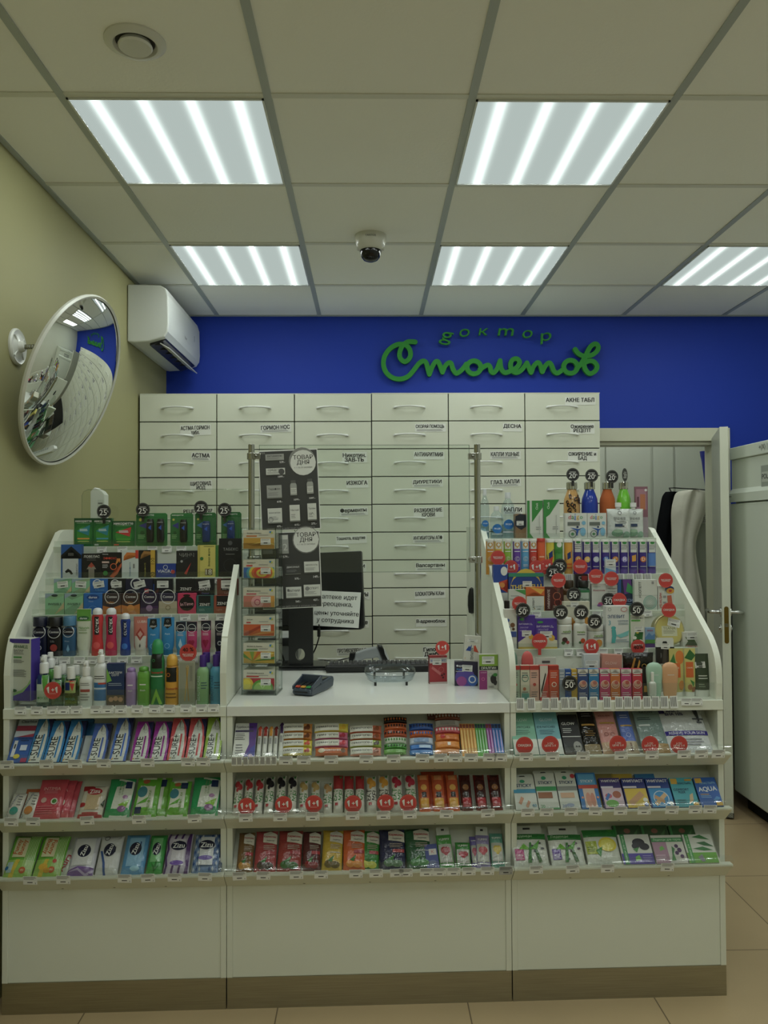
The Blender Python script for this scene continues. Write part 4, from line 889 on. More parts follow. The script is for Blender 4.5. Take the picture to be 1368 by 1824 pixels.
def item(kind, row, x0, x1, yt, col, label, ops=(), name=None, cat='box', d=None, group=None, dv=0, yb=None, yaw=0, lean=0, st=None, cap='eee', side=None, top=None, fm=None, **k):
    M, W, H = place(row, x0, x1, yt, dv, yb)
    if lean or yaw: M = M @ Matrix.Rotation(R_(yaw), 4, 'Z') @ Matrix.Rotation(R_(lean), 4, 'Y')
    name = name or {'box': 'medicine_box', 'tube': 'cream_tube', 'bot': 'bottle', 'pouch': 'pouch', 'jar': 'jar', 'card': 'blister_pack'}[kind]
    mb = MB()
    if kind == 'box':
        d = d or .022; c = mat(col, fm or 'print'); sc = mat(side or col, fm or 'print'); tc = mat(top or col, fm or 'print'); w2 = W/2
        vs = [(-w2, 0, 0), (w2, 0, 0), (w2, d, 0), (-w2, d, 0), (-w2, 0, H), (w2, 0, H), (w2, d, H), (-w2, d, H)]
        mb.add(vs, [(0, 1, 5, 4)], c); mb.add(vs, [(1, 2, 6, 5), (2, 3, 7, 6), (3, 0, 4, 7), (0, 3, 2, 1)], sc); mb.add(vs, [(4, 5, 6, 7)], tc)
        F = Fbox(W, H); art(mb, ops, W, H, F, fm or 'print'); o = mb.build(name, M=M)
        if k.get('flap'):
            f = MB(); fh = k['flap']; f.prism([(-w2, 0), (w2, 0), (w2, fh*.8), (w2*.9, fh), (-w2*.9, fh), (-w2, fh*.8)][::-1], d*.5, d*.5+.0008, tc, axis='y'); f.prism([(-w2*.3, fh*.35), (w2*.3, fh*.35), (w2*.2, fh*.6), (-w2*.2, fh*.6)][::-1], d*.5-.0004, d*.5+.001, mat('2a2b28', 'matte'), axis='y'); f.build('hanging_flap', o, Matrix.Translation((0, 0, H)))
    elif kind == 'card':       # blister pack: card with a clear bubble and what it holds
        d = .003; mb.prism([(-W/2+.004, 0), (W/2-.004, 0), (W/2, .004), (W/2, H-.006), (W/2-.006, H), (-W/2+.006, H), (-W/2, H-.006), (-W/2, .004)][::-1], 0, d, mat(col, 'print'), axis='y'); F = Fbox(W, H); art(mb, ops, W, H, F)
        o = mb.build(name, M=M)
        for (bx, bz, bw, bh, bc) in k.get('dev', ()):
            q = MB(); loft(q, [(0, bw*W*.42, .009, 3), (bh*H*.1, bw*W*.5, .011, 3), (bh*H*.85, bw*W*.5, .011, 3), (bh*H, bw*W*.38, .009, 3)], mat(bc, 'plastic'), 0, 16); dv_ = q
            SS = [(0, bw*W*.42, .009, 3), (bh*H, bw*W*.5, .011, 3)]; art(dv_, [T('никоретте', .5, .85, .8, 'dfe3e6'), G([(.3, .62), (.7, .52), (.7, .74)], '3b62c8')], bw*W, bh*H, loftF(SS, 0), off0=.0012)
            dv_.build('inhaler', o, Matrix.Translation(((bx-.5)*W, -.008, bz*H)))
        if k.get('dev'):
            q = MB(); loft(q, [(0, W*.46, .002, 6), (.004, W*.46, .016, 6), (H*.74, W*.46, .016, 6), (H*.78, W*.46, .002, 6)], ACR, -.003, 28); q.build('clear_bubble', o, Matrix.Translation((k.get('bx', 0)*W, 0, H*.1)))
    elif kind == 'pouch':
        d = d or .018; yc = d/2; e = 2.3; rn = random.Random(int(x0*7+yt)); n = 14; SS = []
        for i in range(n+1):
            t = i/n; q = max(0, min(1, min(t, 1-t)/.16)); b = .0008+(d/2)*math.sin(q*math.pi/2)*(1+.035*rn.uniform(-1, 1)); SS.append((t*H, W/2*(1-.035*math.sin(q*1.57))*(1+rn.uniform(-.006, .006)), b, 2.2))
        loft(mb, SS, mat(col, fm or 'film'), yc, 56); F = loftF(SS, yc); art(mb, ops, W, H, F, fm or 'film', .0019, True); o = mb.build(name, M=M, sharp=60)
        if k.get('spout'): q = MB(); q.lathe([(.008, 0), (.008, .008), (.012, .009), (.012, .026), (0, .027)], mat('e8eae8', 'plastic'), 16, Matrix.Translation((0, yc, H-.002))); q.build('spout_cap', o)
        if k.get('clip'): q = MB(); q.box((-W*.42, 0, -.03), (W*.42, .001, .0), mat(k['clip'], 'print')).box((-W*.1, -.0006, -.014), (W*.1, .0016, -.008), mat('333', 'matte')); q.build('header_card', o, Matrix.Translation((0, yc, H+.028)))
    elif kind == 'tube':
        d = d or W*.6; ch = k.get('ch', .14)*H; cw = k.get('cw', .8); yc = d/2
        SS = [(ch, W/2*cw, d/2*.95, 2), (ch+H*.1, W/2*.96, d/2*.95, 2), (H*.5, W/2*.985, d/2*.72, 2.1), (H*.8, W/2, d/2*.4, 2.3), (H*.94, W/2, .0015, 3), (H, W/2, .0013, 3)]
        if k.get('inv'): SS = [(H-z, a, b, e) for z, a, b, e in SS][::-1]
        loft(mb, SS, mat(col, fm or 'plastic'), yc); F = loftF(SS, yc); art(mb, ops, W, H, F, fm or 'plastic', .0006, True); o = mb.build(name, M=M, sharp=50)
        q = MB(); cm = PET if cap == 'clear' else mat(cap, 'plastic'); c0 = .0 if not k.get('inv') else H-ch
        q.rings([sect(W/2*cw*.98, d/2*.9, c0, 20, 2, yc), sect(W/2*cw, d/2*.93, c0+ch*.5, 20, 2, yc), sect(W/2*cw*(.6 if k.get('dome') and k.get('inv') else .99), d/2*.9*(.6 if k.get('dome') and k.get('inv') else 1), c0+ch, 20, 2, yc)], cm); q.build('cap', o)
    elif kind == 'bot':
        d = d or W*.7; yc = d/2; sh = k.get('sh', .72); e = k.get('e', 2.6); nk = k.get('nk', .34); cw = k.get('cw', .42); ex = .004
        SS = [(0, W/2*.94, d/2*.94, e), (H*.02, W/2, d/2, e), (H*(sh-.08), W/2, d/2, e), (H*(sh-.02), W/2*.93, d/2*.93, e), (H*(sh+.02), W/2*.7, d/2*.75, 2.2), (H*(sh+.05), W/2*nk, W/2*nk, 2)]
        if k.get('prof'): SS = [(z*H, a*W/2, a*d/2, k.get('pe', 2)) for z, a in k['prof']]
        bm_ = PET if col == 'clear' else tinted(col[1:]) if col[0] == '~' else mat(col, fm or 'plastic')
        loft(mb, SS, bm_, yc, 28); F = loftF(SS, yc); art(mb, ops, W, H, F, 'plastic', .0006, True); o = mb.build(name, M=M, sharp=50)
        if k.get('liq'): q = MB(); f = k.get('fill', .85); loft(q, [(z, a*.93, b*.93, e_) for z, a, b, e_ in SS[:3]], tinted(k['liq']), yc, 20); q.build('liquid', o)
        q = MB(); c0 = SS[-1][0]; c1 = H; r = W/2*cw; cm = mat(cap, k.get('cm', 'plastic')); Mq = Matrix.Translation((0, yc, 0))
        if k.get('spray'):
            h_ = c1-c0; q.lathe([(r, c0), (r, c0+h_*.5), (r*.92, c0+h_*.55), (r*.6, c0+h_*.6), (r*.6, c1-.002), (r*.5, c1), (0, c1)], cm, 20, Mq); q.box((-.003, -.004, c1-h_*.25), (.003, yc, c1-h_*.12), cm)
        elif k.get('ribs'):
            n = 30; rr = []
            for z, s in ((c0, 1), (c1-.003, 1), (c1, .9), (c1, .01)): rr.append([(r*s*(1-.05*(i % 2))*math.cos(6.2832*i/n), yc+r*s*(1-.05*(i % 2))*math.sin(6.2832*i/n), z) for i in range(n)])
            q.rings(rr, cm, False, False)
        else: q.lathe([(r, c0-.001), (r, c1-.003), (r*.93, c1-.0005), (0, c1)] if not k.get('dome') else [(r, c0), (r, c0+(c1-c0)*.45), (r*.9, c0+(c1-c0)*.7), (r*.6, c0+(c1-c0)*.92), (0, c1)], cm, 22, Mq)
        q.build('cap', o)
    elif kind == 'jar':
        d = W; yc = d/2; lh = k.get('lh', .28)*H
        mb.lathe([(0, 0), (W/2*.95, 0), (W/2, H*.04), (W/2, H-lh-H*.05), (W/2*.85, H-lh)], mat(col, 'plastic'), 28, Matrix.Translation((0, yc, 0))); SS = [(0, W/2, W/2, 2), (H, W/2, W/2, 2)]; F = loftF(SS, yc); art(mb, ops, W, H, F, 'print', .0008, True)
        o = mb.build(name, M=M); q = MB(); q.lathe([(W/2*.95, H-lh), (W/2*.97, H-lh+.001), (W/2*.97, H-.002), (W/2*.93, H), (0, H)], mat(cap, 'plastic'), 28, Matrix.Translation((0, yc, 0))); q.build('lid', o)
    for s in (st or ()): sticker(o, F, W, H, *s)
    return tag(o, label, cat, group)
def disc(px, py, rpx, v, txt, col, label, stem=1, tw=0, kind='promo', group=None, yaw=0, tilted=None, lean=0):
    """round discount disc on a clear clip"""
    P = at_v(px, py, v) if tilted is None else isect(px, py, tilted[0], tilted[1]); r = rpx*(P.y+CY0)/FPX
    M = CM(P.x, v if tilted is None else P.y, P.z, yaw, 0, lean); mb = MB(); n = 32; c = mat(col)
    mb.prism([(r*math.cos(6.2832*i/n), r*math.sin(6.2832*i/n)) for i in range(n)][::-1], 0, .001, c, axis='y')
    red = col.startswith('d'); tc = 'f4f4f0'; ops = [O(.5, .5, .46, 'e2776c' if red else '8a8b88', .03)]
    if txt == '1+1': ops += [G([(a+.13, .36), (a+.19, .36), (a+.19, .72), (a+.145, .72), (a+.05, .65), (a+.05, .59), (a+.13, .64)], tc) for a in (.1, .58)]+[R(.42, .525, .6, .565, tc), R(.49, .455, .53, .635, tc), L(.28, .27, .72, .36, 2, 'f0a8a0')]
    elif txt.endswith('%') and not red: ops += [T('СКИДКА', .5, .68, .5, tc, 0, 1.5), T(txt[:-1], .45, .42, .52, tc, 0, 1), T('%', .78, .5, .12, tc)]
    elif '\n' in txt: ops += [T(txt, .5, .5, .66, tc, 0, 1, .95)]
    elif txt == '40%': ops += [T('скидка', .5, .62, .66, tc), T('40%', .5, .5, .66, '1a1512', 8, 2)]
    elif txt == '40': ops += [T('40 %', .5, .68, .62, '1a1512', 3, 2), T('ВЫГОДНАЯ\nПОКУПКА', .5, .36, .62, tc)]
    else: ops += [T(txt, .5, .5, .76, tc, 0, 1.6)]
    art(mb, ops, 2*r, 2*r, lambda x, z, o: (x, -o, z-r)); o = mb.build('discount_disc', M=M)
    if stem: MB().box((-r*.2, .001, -r*1.75), (r*.2, .0016, -r*.5), ACR if stem == 1 else c).build('clip', o)
    return tag(o, label, 'discount sign', group or ('red discount discs' if red else 'black discount discs'))
ORD = ['first', 'second', 'third', 'fourth', 'fifth', 'sixth', 'seventh', 'eighth', 'ninth', 'tenth', 'eleventh', 'twelfth', 'thirteenth', 'fourteenth', 'fifteenth', 'sixteenth', 'seventeenth', 'eighteenth', 'nineteenth', 'twentieth']
def tags(row, xs, where, w_=22, h_=13, y=None, vert=False, v=None):
    for i, q in enumerate(xs):
        px, py = q if isinstance(q, tuple) else (q, None)
        if row[1] in 'ABC':
            zl = LIPS['ABC'.index(row[1])][0]; vv = -.0735; z = zl+.006; ty = 12; w_, h_ = (24, 16) if not vert else (w_, h_)
        else:
            k = int(row[1]); vv, z = SZ[row[0]][k]; vv -= .0075; z -= .012; ty = 0
            if k == 0: vv = -.010; z = ZT-.004
        bx, by = proj((.8 if row[0] == 'R' else -.8 if row[0] == 'L' else 0, vv, z)); P = at_v(px, by, vv); P.z = z
        s = (CY0+vv)/FPX; W, H = w_*s, h_*s; rn = random.Random(i*3+px); lab = f'{where}, {ORD[i]} from the left'
        M = CM(P.x, vv, P.z-H/2, 0, -ty if ty else 4, rn.uniform(-2.5, 2.5)); mb = MB(); mb.box((-W/2, 0, 0), (W/2, .0007, H), mat('eceeea'))
        if vert: art(mb, [L(.1+.2*j, .08, .2+.2*j, .92, 1, '777', .9) for j in range(4)], W, H, Fbox(W, H))
        else: art(mb, [L(.06, .56, .96, .95, 3, '777', .35), R(.04, .1, .96, .46, 'f2f3ee'), L(.3, .2, .68, .34, 1, '444', .8), R(.86, .12, .9, .3, '888')], W, H, Fbox(W, H))
        tag(mb.build('price_tag', M=M), lab, 'price tag', 'paper price tags in the clear shelf rails')
# ================================================================ GOODS: what stands where
def many(kind, row, specs, base, group, **k):
    n = len(specs)
    for i, s in enumerate(specs):
        s = list(s); lab = s.pop(4); ops = s.pop(4) if len(s) > 4 else (); kk = dict(k); kk.update(s.pop(4) if len(s) > 4 else {})
        item(kind, row, s[0], s[1], s[2], s[3], lab, ops, group=group, **kk)
# ---- left display, top step: green packs
NG = '1f6a30'
def nic(c1, c2, c3): return [E(.5, .45, .48, '287832', .4), E(.5, .42, .36, '3f9436', .28), R(0, .86, 1, 1, '174f28'), T('никоретте', .5, .88, .86, 'f0f2ee', 0, 1.5), L(.15, .8, .85, .825, 1, 'b8d8b0'), G([(.15, .55), (.85, .76), (.78, .38)], c1), L(.3, .52, .74, .62, 2, 'd8eef0', .5), R(.18, .25, .82, .3, c2), L(.2, .13, .8, .19, 1, 'd8e070'), R(.08, .03, .3, .09, c3)]
L5 = 'L5'
item('box', L5, 132, 165.5, 923, NG, 'leftmost green gum pack with teal fin, on the top step', nic('2a8a9a', 'e0a040', '1c5a2c'), 'gum_box', group='green nicotine packs on the top step')
item('box', L5, 166, 199, 923, NG, 'green gum pack with teal fin under the leftmost black 25% disc', nic('2a8a9a', '48a0b8', 'b8c8c0'), 'gum_box', group='green nicotine packs on the top step')
item('box', L5, 200, 240, 928, NG, 'green patch pack with a red fin', nic('cc3a38', '58a838', 'd05a3a'), 'patch_box', group='green nicotine packs on the top step')
for x0, x1, yt, c, dev, l, bc in ((242.5, 298, 914, '2a7a38', ((.47, .12, .23, .7, 0), (.80, .12, .23, .7, 0)), 'wide green blister pack with two black mouth sprays', '17181c'), (303.5, 344, 914, '2a7a38', ((.6, .12, .32, .68, 0),), 'narrow green blister pack with one black mouth spray', '17181c'),
                             (347.5, 385, 913, '256e34', ((.55, .12, .38, .62, 0),), 'green blister pack with a blue lozenge tube, second from the right end', '1d3a7a'), (394, 430, 912, '256e34', ((.5, .12, .38, .62, 0),), 'green blister pack with a blue lozenge tube, beside the acrylic rack', '1d3a7a')):
    item('card', L5, x0, x1, yt, c, l, [T('никоретте', .32 if x0 < 340 else .55, .93, .5, 'e8ece6'), G([(.08, .62), (.36, .72), (.36, .52)], '3a3a9a' if x0 < 340 else '3a78c8'), E(.14, .8, .05, 'd8c850'), E(.2, .4, .07, '1e5a28'), L(.06, .2, .3, .34, 3, '9ad088')], 'nicotine_blister_pack', dev=[(a, b, c_, d_, bc) for a, b, c_, d_, _ in dev], group='green nicotine packs on the top step', cat='blister pack')
# ---- left display, second step
K = 'L4'
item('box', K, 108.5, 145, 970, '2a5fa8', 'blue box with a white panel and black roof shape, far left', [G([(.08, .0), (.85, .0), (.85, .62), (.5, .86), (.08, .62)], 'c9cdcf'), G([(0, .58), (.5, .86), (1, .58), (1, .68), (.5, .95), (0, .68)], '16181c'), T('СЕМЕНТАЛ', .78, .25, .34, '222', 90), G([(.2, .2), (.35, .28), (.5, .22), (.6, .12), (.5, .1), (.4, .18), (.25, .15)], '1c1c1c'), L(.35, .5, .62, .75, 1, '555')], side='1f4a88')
item('box', K, 146, 180.5, 986, '1b1b1d', 'black box with a white title and a grey arrow', [T('ЛОВЕЛАС', .5, .88, .82, 'e8e8e4', 0, 1.5), L(.25, .68, .75, .8, 2, '666'), R(.34, 0, .64, .36, '8d8478'), G([(.24, .36), (.74, .36), (.49, .64)], '9a8f80'), G([(.3, .46), (.68, .46), (.49, .64)], 'a84a38'), E(.49, .46, .05, 'c84a30')])
item('box', K, 181, 216.5, 984, '1c1817', 'black box with a red title and an orange male symbol', [T('ЭФФЕКС', .42, .77, .66, 'd8402a', 0, 1.5), T('Эвалар', .18, .93, .3, 'ddd'), G([(.4, .05), (.75, .25), (1, .6), (1, .45), (.8, .15), (.6, 0)], 'c85a30'), O(.6, .44, .17, 'e06a3a', .22), G([(.7, .55), (.88, .72), (.76, .72), (.76, .76), (.94, .76), (.94, .6), (.9, .6), (.9, .68), (.74, .52)], 'e8903a'), R(.02, .58, .38, .65, 'd8b8b0'), L(.04, .36, .34, .52, 3, 'ccc'), E(.2, .18, .12, '2f8a3a')])
item('box', K, 217, 246.5, 980, 'cfd8d6', 'pale box with an orange curved arrow and vertical blue title', [G([(.1, .62), (.3, .82), (.95, .78), (.95, .9), (.3, .92), (.12, .78)], 'd87a28'), R(.82, .7, 1, 1, 'd03a2a'), T('Силденафил-СЗ', .5, .3, .52, '2a6a9a', 90, 1.5), L(.68, .05, .78, .5, 1, '888')])
item('box', K, 247, 277.5, 980, '1c1a17', 'black box with an orange curved arrow and yellow edge', [G([(.1, .68), (.3, .86), (.7, .84), (.75, .95), (.3, .97), (.14, .82)], 'a8783a'), T('Силденафил-СЗ', .38, .28, .5, 'b8b048', 90, 1.5), R(.7, 0, .96, 1, 'd0a828'), E(.82, .6, .13, 'e0c038'), T('100', .82, .6, .22, '222', 90), T('20', .82, .1, .2, '222', 90)])
item('box', K, 278, 313, 1004, '24409a', 'low dark blue box with a white title, leaning at the gap', [T('VIAGRA', .48, .45, .8, 'e4e6ea', 0, 1), O(.48, .74, .12, 'c8d0e0', .25), E(.86, .4, .1, 'c03a38'), L(.3, .2, .7, .26, 1, '8090c0')])
item('box', K, 314, 351, 981, '232325', 'black box with a mirrored grey title and a red blade', [T('ЧИНЧ', .5, .84, .7, '8d8d8b', 0, 1), G([(.38, .14), (.5, .1), (.72, .56)], 'c03a30'), G([(0, .55), (1, .92), (1, .9), (0, .5)], '33363a'), E(.26, .6, .06, 'aaa')])
item('box', K, 352, 389, 971, 'd8cc62', 'pale yellow box with a vertical green title and an 18 badge', [R(.02, 0, .12, 1, 'c0b050'), R(.86, 0, 1, 1, '3a7a38'), T('Виардо форте', .56, .62, .56, '3a5a2a', 90, 1), R(.36, .06, .72, .26, '7a6a4a'), T('18', .54, .16, .28, 'e8e4c8', 0, 1), E(.2, .58, .08, '2f7a38'), L(.3, .92, .8, .97, 1, '7a7a3a')])
item('box', K, 390, 430, 959, '17181b', 'black box with a grey outlined title, beside the rack', [T('ТАБЕКС', .52, .72, .66, '9a9c9c', 0, 1), E(.5, .88, .1, '55575a'), O(.5, .3, .3, '2c2e31', .1), L(.3, .55, .7, .6, 1, '777')])
# ---- condom boxes: back and front rows
def cbox(title, tc, ops=(), oval=False): return list(ops)+([O(.5, .72, .36, 'd8dadc', .14), T(title, .5, .72, .5, 'e8eaec', 0, 1.5)] if oval else [T(title, .5, .62, .62, tc, 0, 1.5)])
IR = [G([(0, .2), (.5, .5), (1, .3), (1, .9), (.4, .7), (0, .9)], '8ec89a'), G([(.5, 0), (1, .3), (1, .6)], 'c8b88a'), G([(0, .75), (.3, .9), (.8, 1), (0, 1)], '9ab0c0')]
rowb = [(96, 127.5, '7fb08a', 'iridescent green condom box, first in the back row', IR+[E(.5, .78, .18, '2a2a2a', .07), T('INVISIBLE', .5, .16, .8, '5a6a5a')]), (128, 160, '98b48a', 'iridescent green condom box, second in the back row', IR+[E(.5, .78, .18, '3a4a3a', .07), T('INVISIBLE', .5, .16, .8, '5a6a5a')]),
        (160.5, 192, '2a6ab8', 'bright blue condom box in the back row', [O(.4, .72, .26, 'e0e4ea', .2), T('Classic', .55, .38, .5, '5aa0d8')]), (192.5, 223, '1a1b1f', 'black condom box with grey script, back row', [O(.4, .72, .26, 'd0d4d8', .2), T('Platinum\nOrgasmic', .5, .36, .62, '777')]),
        (223.5, 272, '22223f', 'wide dark violet condom box with a red badge, back row', [O(.4, .72, .22, 'd0d4d8', .2), T('Classic', .4, .2, .3, 'aaa'), R(.7, .1, .86, .42, 'b83038'), T('BIG', .78, .28, .13)]), (273, 307, '1b1c24', 'black condom box with a dark red edge, back row', [R(0, 0, .05, .7, '2a4a9a'), G([(.06, .2), (.3, .5), (.25, .1)], '5a2428')]),
        (313, 346, '18191c', 'black condom box with white title, third from the right in the back row', [T('ZENIT', .55, .4, .62, 'e0e0dc', 0, 2), T('Dotted', .55, .16, .36, '6a5ab0')]), (347.5, 381, '17181d', 'black condom box with a tilted label, second from the right, back row', [T('ZENIT', .5, .4, .62, 'e0e0dc', 0, 2), T('Dotted', .55, .14, .36, '6a5ab0')]),
        (386.5, 424, '7a3c2e', 'copper condom box at the right end of the back row', [R(.2, .3, .75, 1, '1c1a1a'), T('ZENIT', .48, .44, .46, 'e0e0dc', 0, 2), T('Lights', .5, .14, .3, 'b08878')])]
for i, (a, b, c, l, o) in enumerate(rowb): item('box', 'L3', a, b, 1031, c, l, o, 'condom_box', d=.018, group='condom boxes in the back row', st=[(.5 if i not in (4,) else .52, .68, .6 if i != 4 else .42, (5, -4, 8, 2, 14, 0, 0, 9, 1)[i])] if i != 6 else None, cat='condom box')
rowf = [(80.5, 114, '8fbf8f', 'iridescent condom box, first in the front row', IR+[E(.5, .9, .17, '3a4a44', .06), T('INVISIBLE', .52, .5, .7, '4a5a4a')]), (115, 148, '7fae88', 'iridescent condom box, second in the front row', IR+[E(.5, .9, .17, '3a4a44', .06), T('INVISIBLE', .52, .5, .7, '4a5a4a')]),
        (149, 182, '2a6fc0', 'blue condom box in the front row', [E(.5, .82, .34, '1c4c98', .13), T('durex', .5, .82, .46, 'e8ecf4', 0, 1.5), T('Classic', .4, .62, .26, 'aac8f0'), O(.5, .15, .3, '5a98e0', .1)]), (183, 215.5, '3f3436', 'brown and orange condom box, first with the white oval', [G([(0, 0), (1, 0), (1, .45), (.5, .3), (0, .42)], 'c87a30'), O(.5, .84, .4, 'd8dadc', .1), T('Contex', .5, .84, .56, 'eee', 0, 1.5), T('Lights', .42, .56, .4, 'd89a50')]),
        (216.5, 249, '42302c', 'brown and orange condom box, second with the white oval', [G([(0, 0), (1, 0), (1, .5), (.5, .35), (0, .45)], 'c87a30'), E(.5, .28, .2, 'd89040'), O(.5, .84, .4, 'd8dadc', .1), T('Contex', .5, .84, .56, 'eee', 0, 1.5), T('Lights', .42, .56, .4, 'd89a50')]),
        (250, 282, '2e2440', 'violet condom box with a ribbed motif, front row', [G([(0, 0), (1, 0), (1, .4), (0, .3)], '4a2c5a'), E(.5, .28, .18, 'a080a8'), O(.5, .84, .4, 'd8dadc', .1), T('Contex', .5, .84, .56, 'eee', 0, 1.5), T('Classic', .45, .57, .4, '9a88b8')]),
        (283, 315.5, '34304a', 'dark condom box with a pale beige lower half', [R(0, 0, 1, .62, 'b8ac92'), O(.5, .3, .14, '8a7a5a', .3), O(.5, .84, .4, 'd8dadc', .1), T('Contex', .5, .84, .56, 'eee', 0, 1.5)]),
        (316.5, 349, 'd03060', 'hot pink condom box with black lips and script', [E(.5, .5, .42, '1a1416', .36), T('InTime', .5, .48, .7, 'e8b0b8', 4, 1.5), E(.5, .9, .2, '2a1418', .06)]), (350, 380.5, '2c6a68', 'dark teal condom box, front row', [R(.12, .42, .82, 1, '16181a'), T('ZENIT', .48, .5, .6, 'e0e0dc', 0, 2), L(.15, .1, .5, .25, 2, '8ab8b0')]),
        (381, 414, 'a04e36', 'copper red condom box at the right end of the front row', [R(.14, .4, .82, 1, '1a1718'), T('ZENIT', .48, .56, .6, 'e0e0dc', 0, 2), T('Lights', .3, .2, .3, 'd09080')])]
for i, (a, b, c, l, o) in enumerate(rowf): item('box', 'L2', a, b, 1057 if i < 8 else 1061, c, l, o, 'condom_box', d=.02, group='condom boxes in the front row', cat='condom box')
# ---- tubes and lubricants
K = 'L1'
ctx = [E(.5, .62, .42, '1d1d30', .09), O(.5, .62, .44, 'd8dadc', .1), T('Contex', .5, .62, .68, 'e8eaec', 0, 1.5)]
item('bot', K, 55.5, 82, 1099, '1e2440', 'dark navy square lubricant bottle, far left of the tube row', ctx+[T('Strong', .4, .38, .5, '8a90a8'), O(.55, .22, .16, 'c8ccd4', .4)], 'lubricant_bottle', cat='bottle', cap='1c2038', cw=.96, sh=.72, nk=.9, e=4, d=.03, group='square lubricant bottles')
item('bot', K, 82.5, 109, 1099, '1c1c20', 'black square lubricant bottle with a red rose motif', ctx+[T('Silk', .4, .38, .3, '888'), E(.5, .22, .24, 'b04038')], 'lubricant_bottle', cat='bottle', cap='1a1a1e', cw=.96, sh=.72, nk=.9, e=4, d=.03, group='square lubricant bottles')
item('bot', K, 109.5, 133, 1098, '2f5f88', 'steel blue square lubricant bottle with a water drop', ctx+[T('Wave', .4, .38, .36, 'a8c0d8'), G([(.5, .3), (.38, .17), (.5, .1), (.62, .17)], '7ab0d8')], 'lubricant_bottle', cat='bottle', cap='4a80a8', cw=.96, sh=.72, nk=.9, e=4, d=.03, group='square lubricant bottles')
item('tube', K, 134, 160, 1085, 'd0d8c4', 'white and green lubricant tube standing on its cap', [R(.02, .74, .98, .99, '5fa03a'), E(.5, .8, .38, '2f6a3a', .05), T('durex', .5, .8, .5, 'e8ecf4', 0, 1.5), T('Naturals', .55, .6, .7, '5a9a3a'), L(.2, .45, .8, .56, 2, '9ab088')], 'lubricant_tube', cat='tube', cap='dfe3dc', ch=.12, group='lubricant tubes')
for a, b, yt, c, l in ((160.5, 182.5, 1083, 'd83038', 'red lubricant bottle with a clear dome cap'), (185, 207, 1083, 'cc2458', 'pink-red lubricant bottle with a clear dome cap'), (212, 231, 1092.5, '1c3f9a', 'small blue lubricant bottle with a clear dome cap')):
    item('bot', K, a, b, yt, c, l, [R(.32, .44, .68, .82, '2a2a34' if c != '1c3f9a' else '16285a'), T('durex', .5, .63, .3, 'f0f0f0', 90, 1.5), E(.5, .22, .28, 'e85858' if c != '1c3f9a' else '3a78d0')], 'lubricant_bottle', cat='bottle', cap='dfe2e6', dome=1, cw=.78, nk=.75, prof=[(0, .9), (.03, .98), (.2, .95), (.38, .8), (.6, .82), (.8, .95), (.86, .8)], d=.026, group='dome capped lubricant bottles')
item('tube', K, 236, 262, 1099, 'c8766a', 'salmon and white lubricant tube with a diamond pattern', [R(0, 0, 1, .5, 'd0ccc4'), G([(.5, .72), (.2, .55), (.5, .38), (.8, .55)], 'a83c34'), G([(.5, .64), (.32, .55), (.5, .46), (.68, .55)], 'd0a098'), T('LUBRI', .6, .87, .6, 'e8d8d0'), G([(.5, .32), (.44, .25), (.5, .2), (.56, .25)], '555')], 'lubricant_tube', cat='tube', cap='d8d4cc', group='lubricant tubes')
for i, (a, b) in enumerate(((260.5, 283), (286, 309))):
    item('tube', K, a, b, 1102 if i == 0 else 1100, '2a8ac8', f'bright blue lubricant tube with a black hexagon, {("left", "right")[i]} one of the pair', [G([(.25, .98), (.75, .98), (.82, .78), (.5, .7), (.18, .78)], '17181c'), T('ZENIT', .5, .78, .5, 'eee', 0, 2), T('Aqua', .5, .56, .4, 'c8e4f4'), O(.5, .25, .2, '8acaf0', .2), O(.5, .9, .09, 'aaa', .3)], 'lubricant_tube', cat='tube', cap='2a7ab0', group='lubricant tubes')
for a, b, c, l, m in ((312, 330, '3a98d0', 'small light blue lubricant tube with a drop', 'd'), (331.5, 350, 'c83a78', 'small pink lubricant tube with a heart, left of the pair', 'h'), (357, 375, 'c83a78', 'small pink lubricant tube with a heart, right of the pair', 'h'), (382, 400, '1e2036', 'small black lubricant tube with a grey knot', 'k')):
    mo = {'d': [G([(.5, .5), (.3, .3), (.5, .2), (.7, .3)], 'b8dcf0')], 'h': [E(.36, .4, .16, 'a01848'), E(.64, .4, .16, 'a01848'), G([(.2, .38), (.8, .38), (.5, .2)], 'a01848')], 'k': [O(.5, .34, .22, 'c8ccd4', .4)]}[m]
    item('tube', K, a, b, 1108 if a < 340 else 1106, c, l, [R(0, .72, 1, 1, '1a1c30'), O(.5, .8, .42, 'd8dadc', .12), T('Contex', .5, .8, .66, 'eee', 0, 1.5), L(.2, .55, .8, .64, 2, 'e8d8e0')]+mo, 'lubricant_tube', cat='tube', cap='24263c' if m == 'k' else c, group='small lubricant tubes')
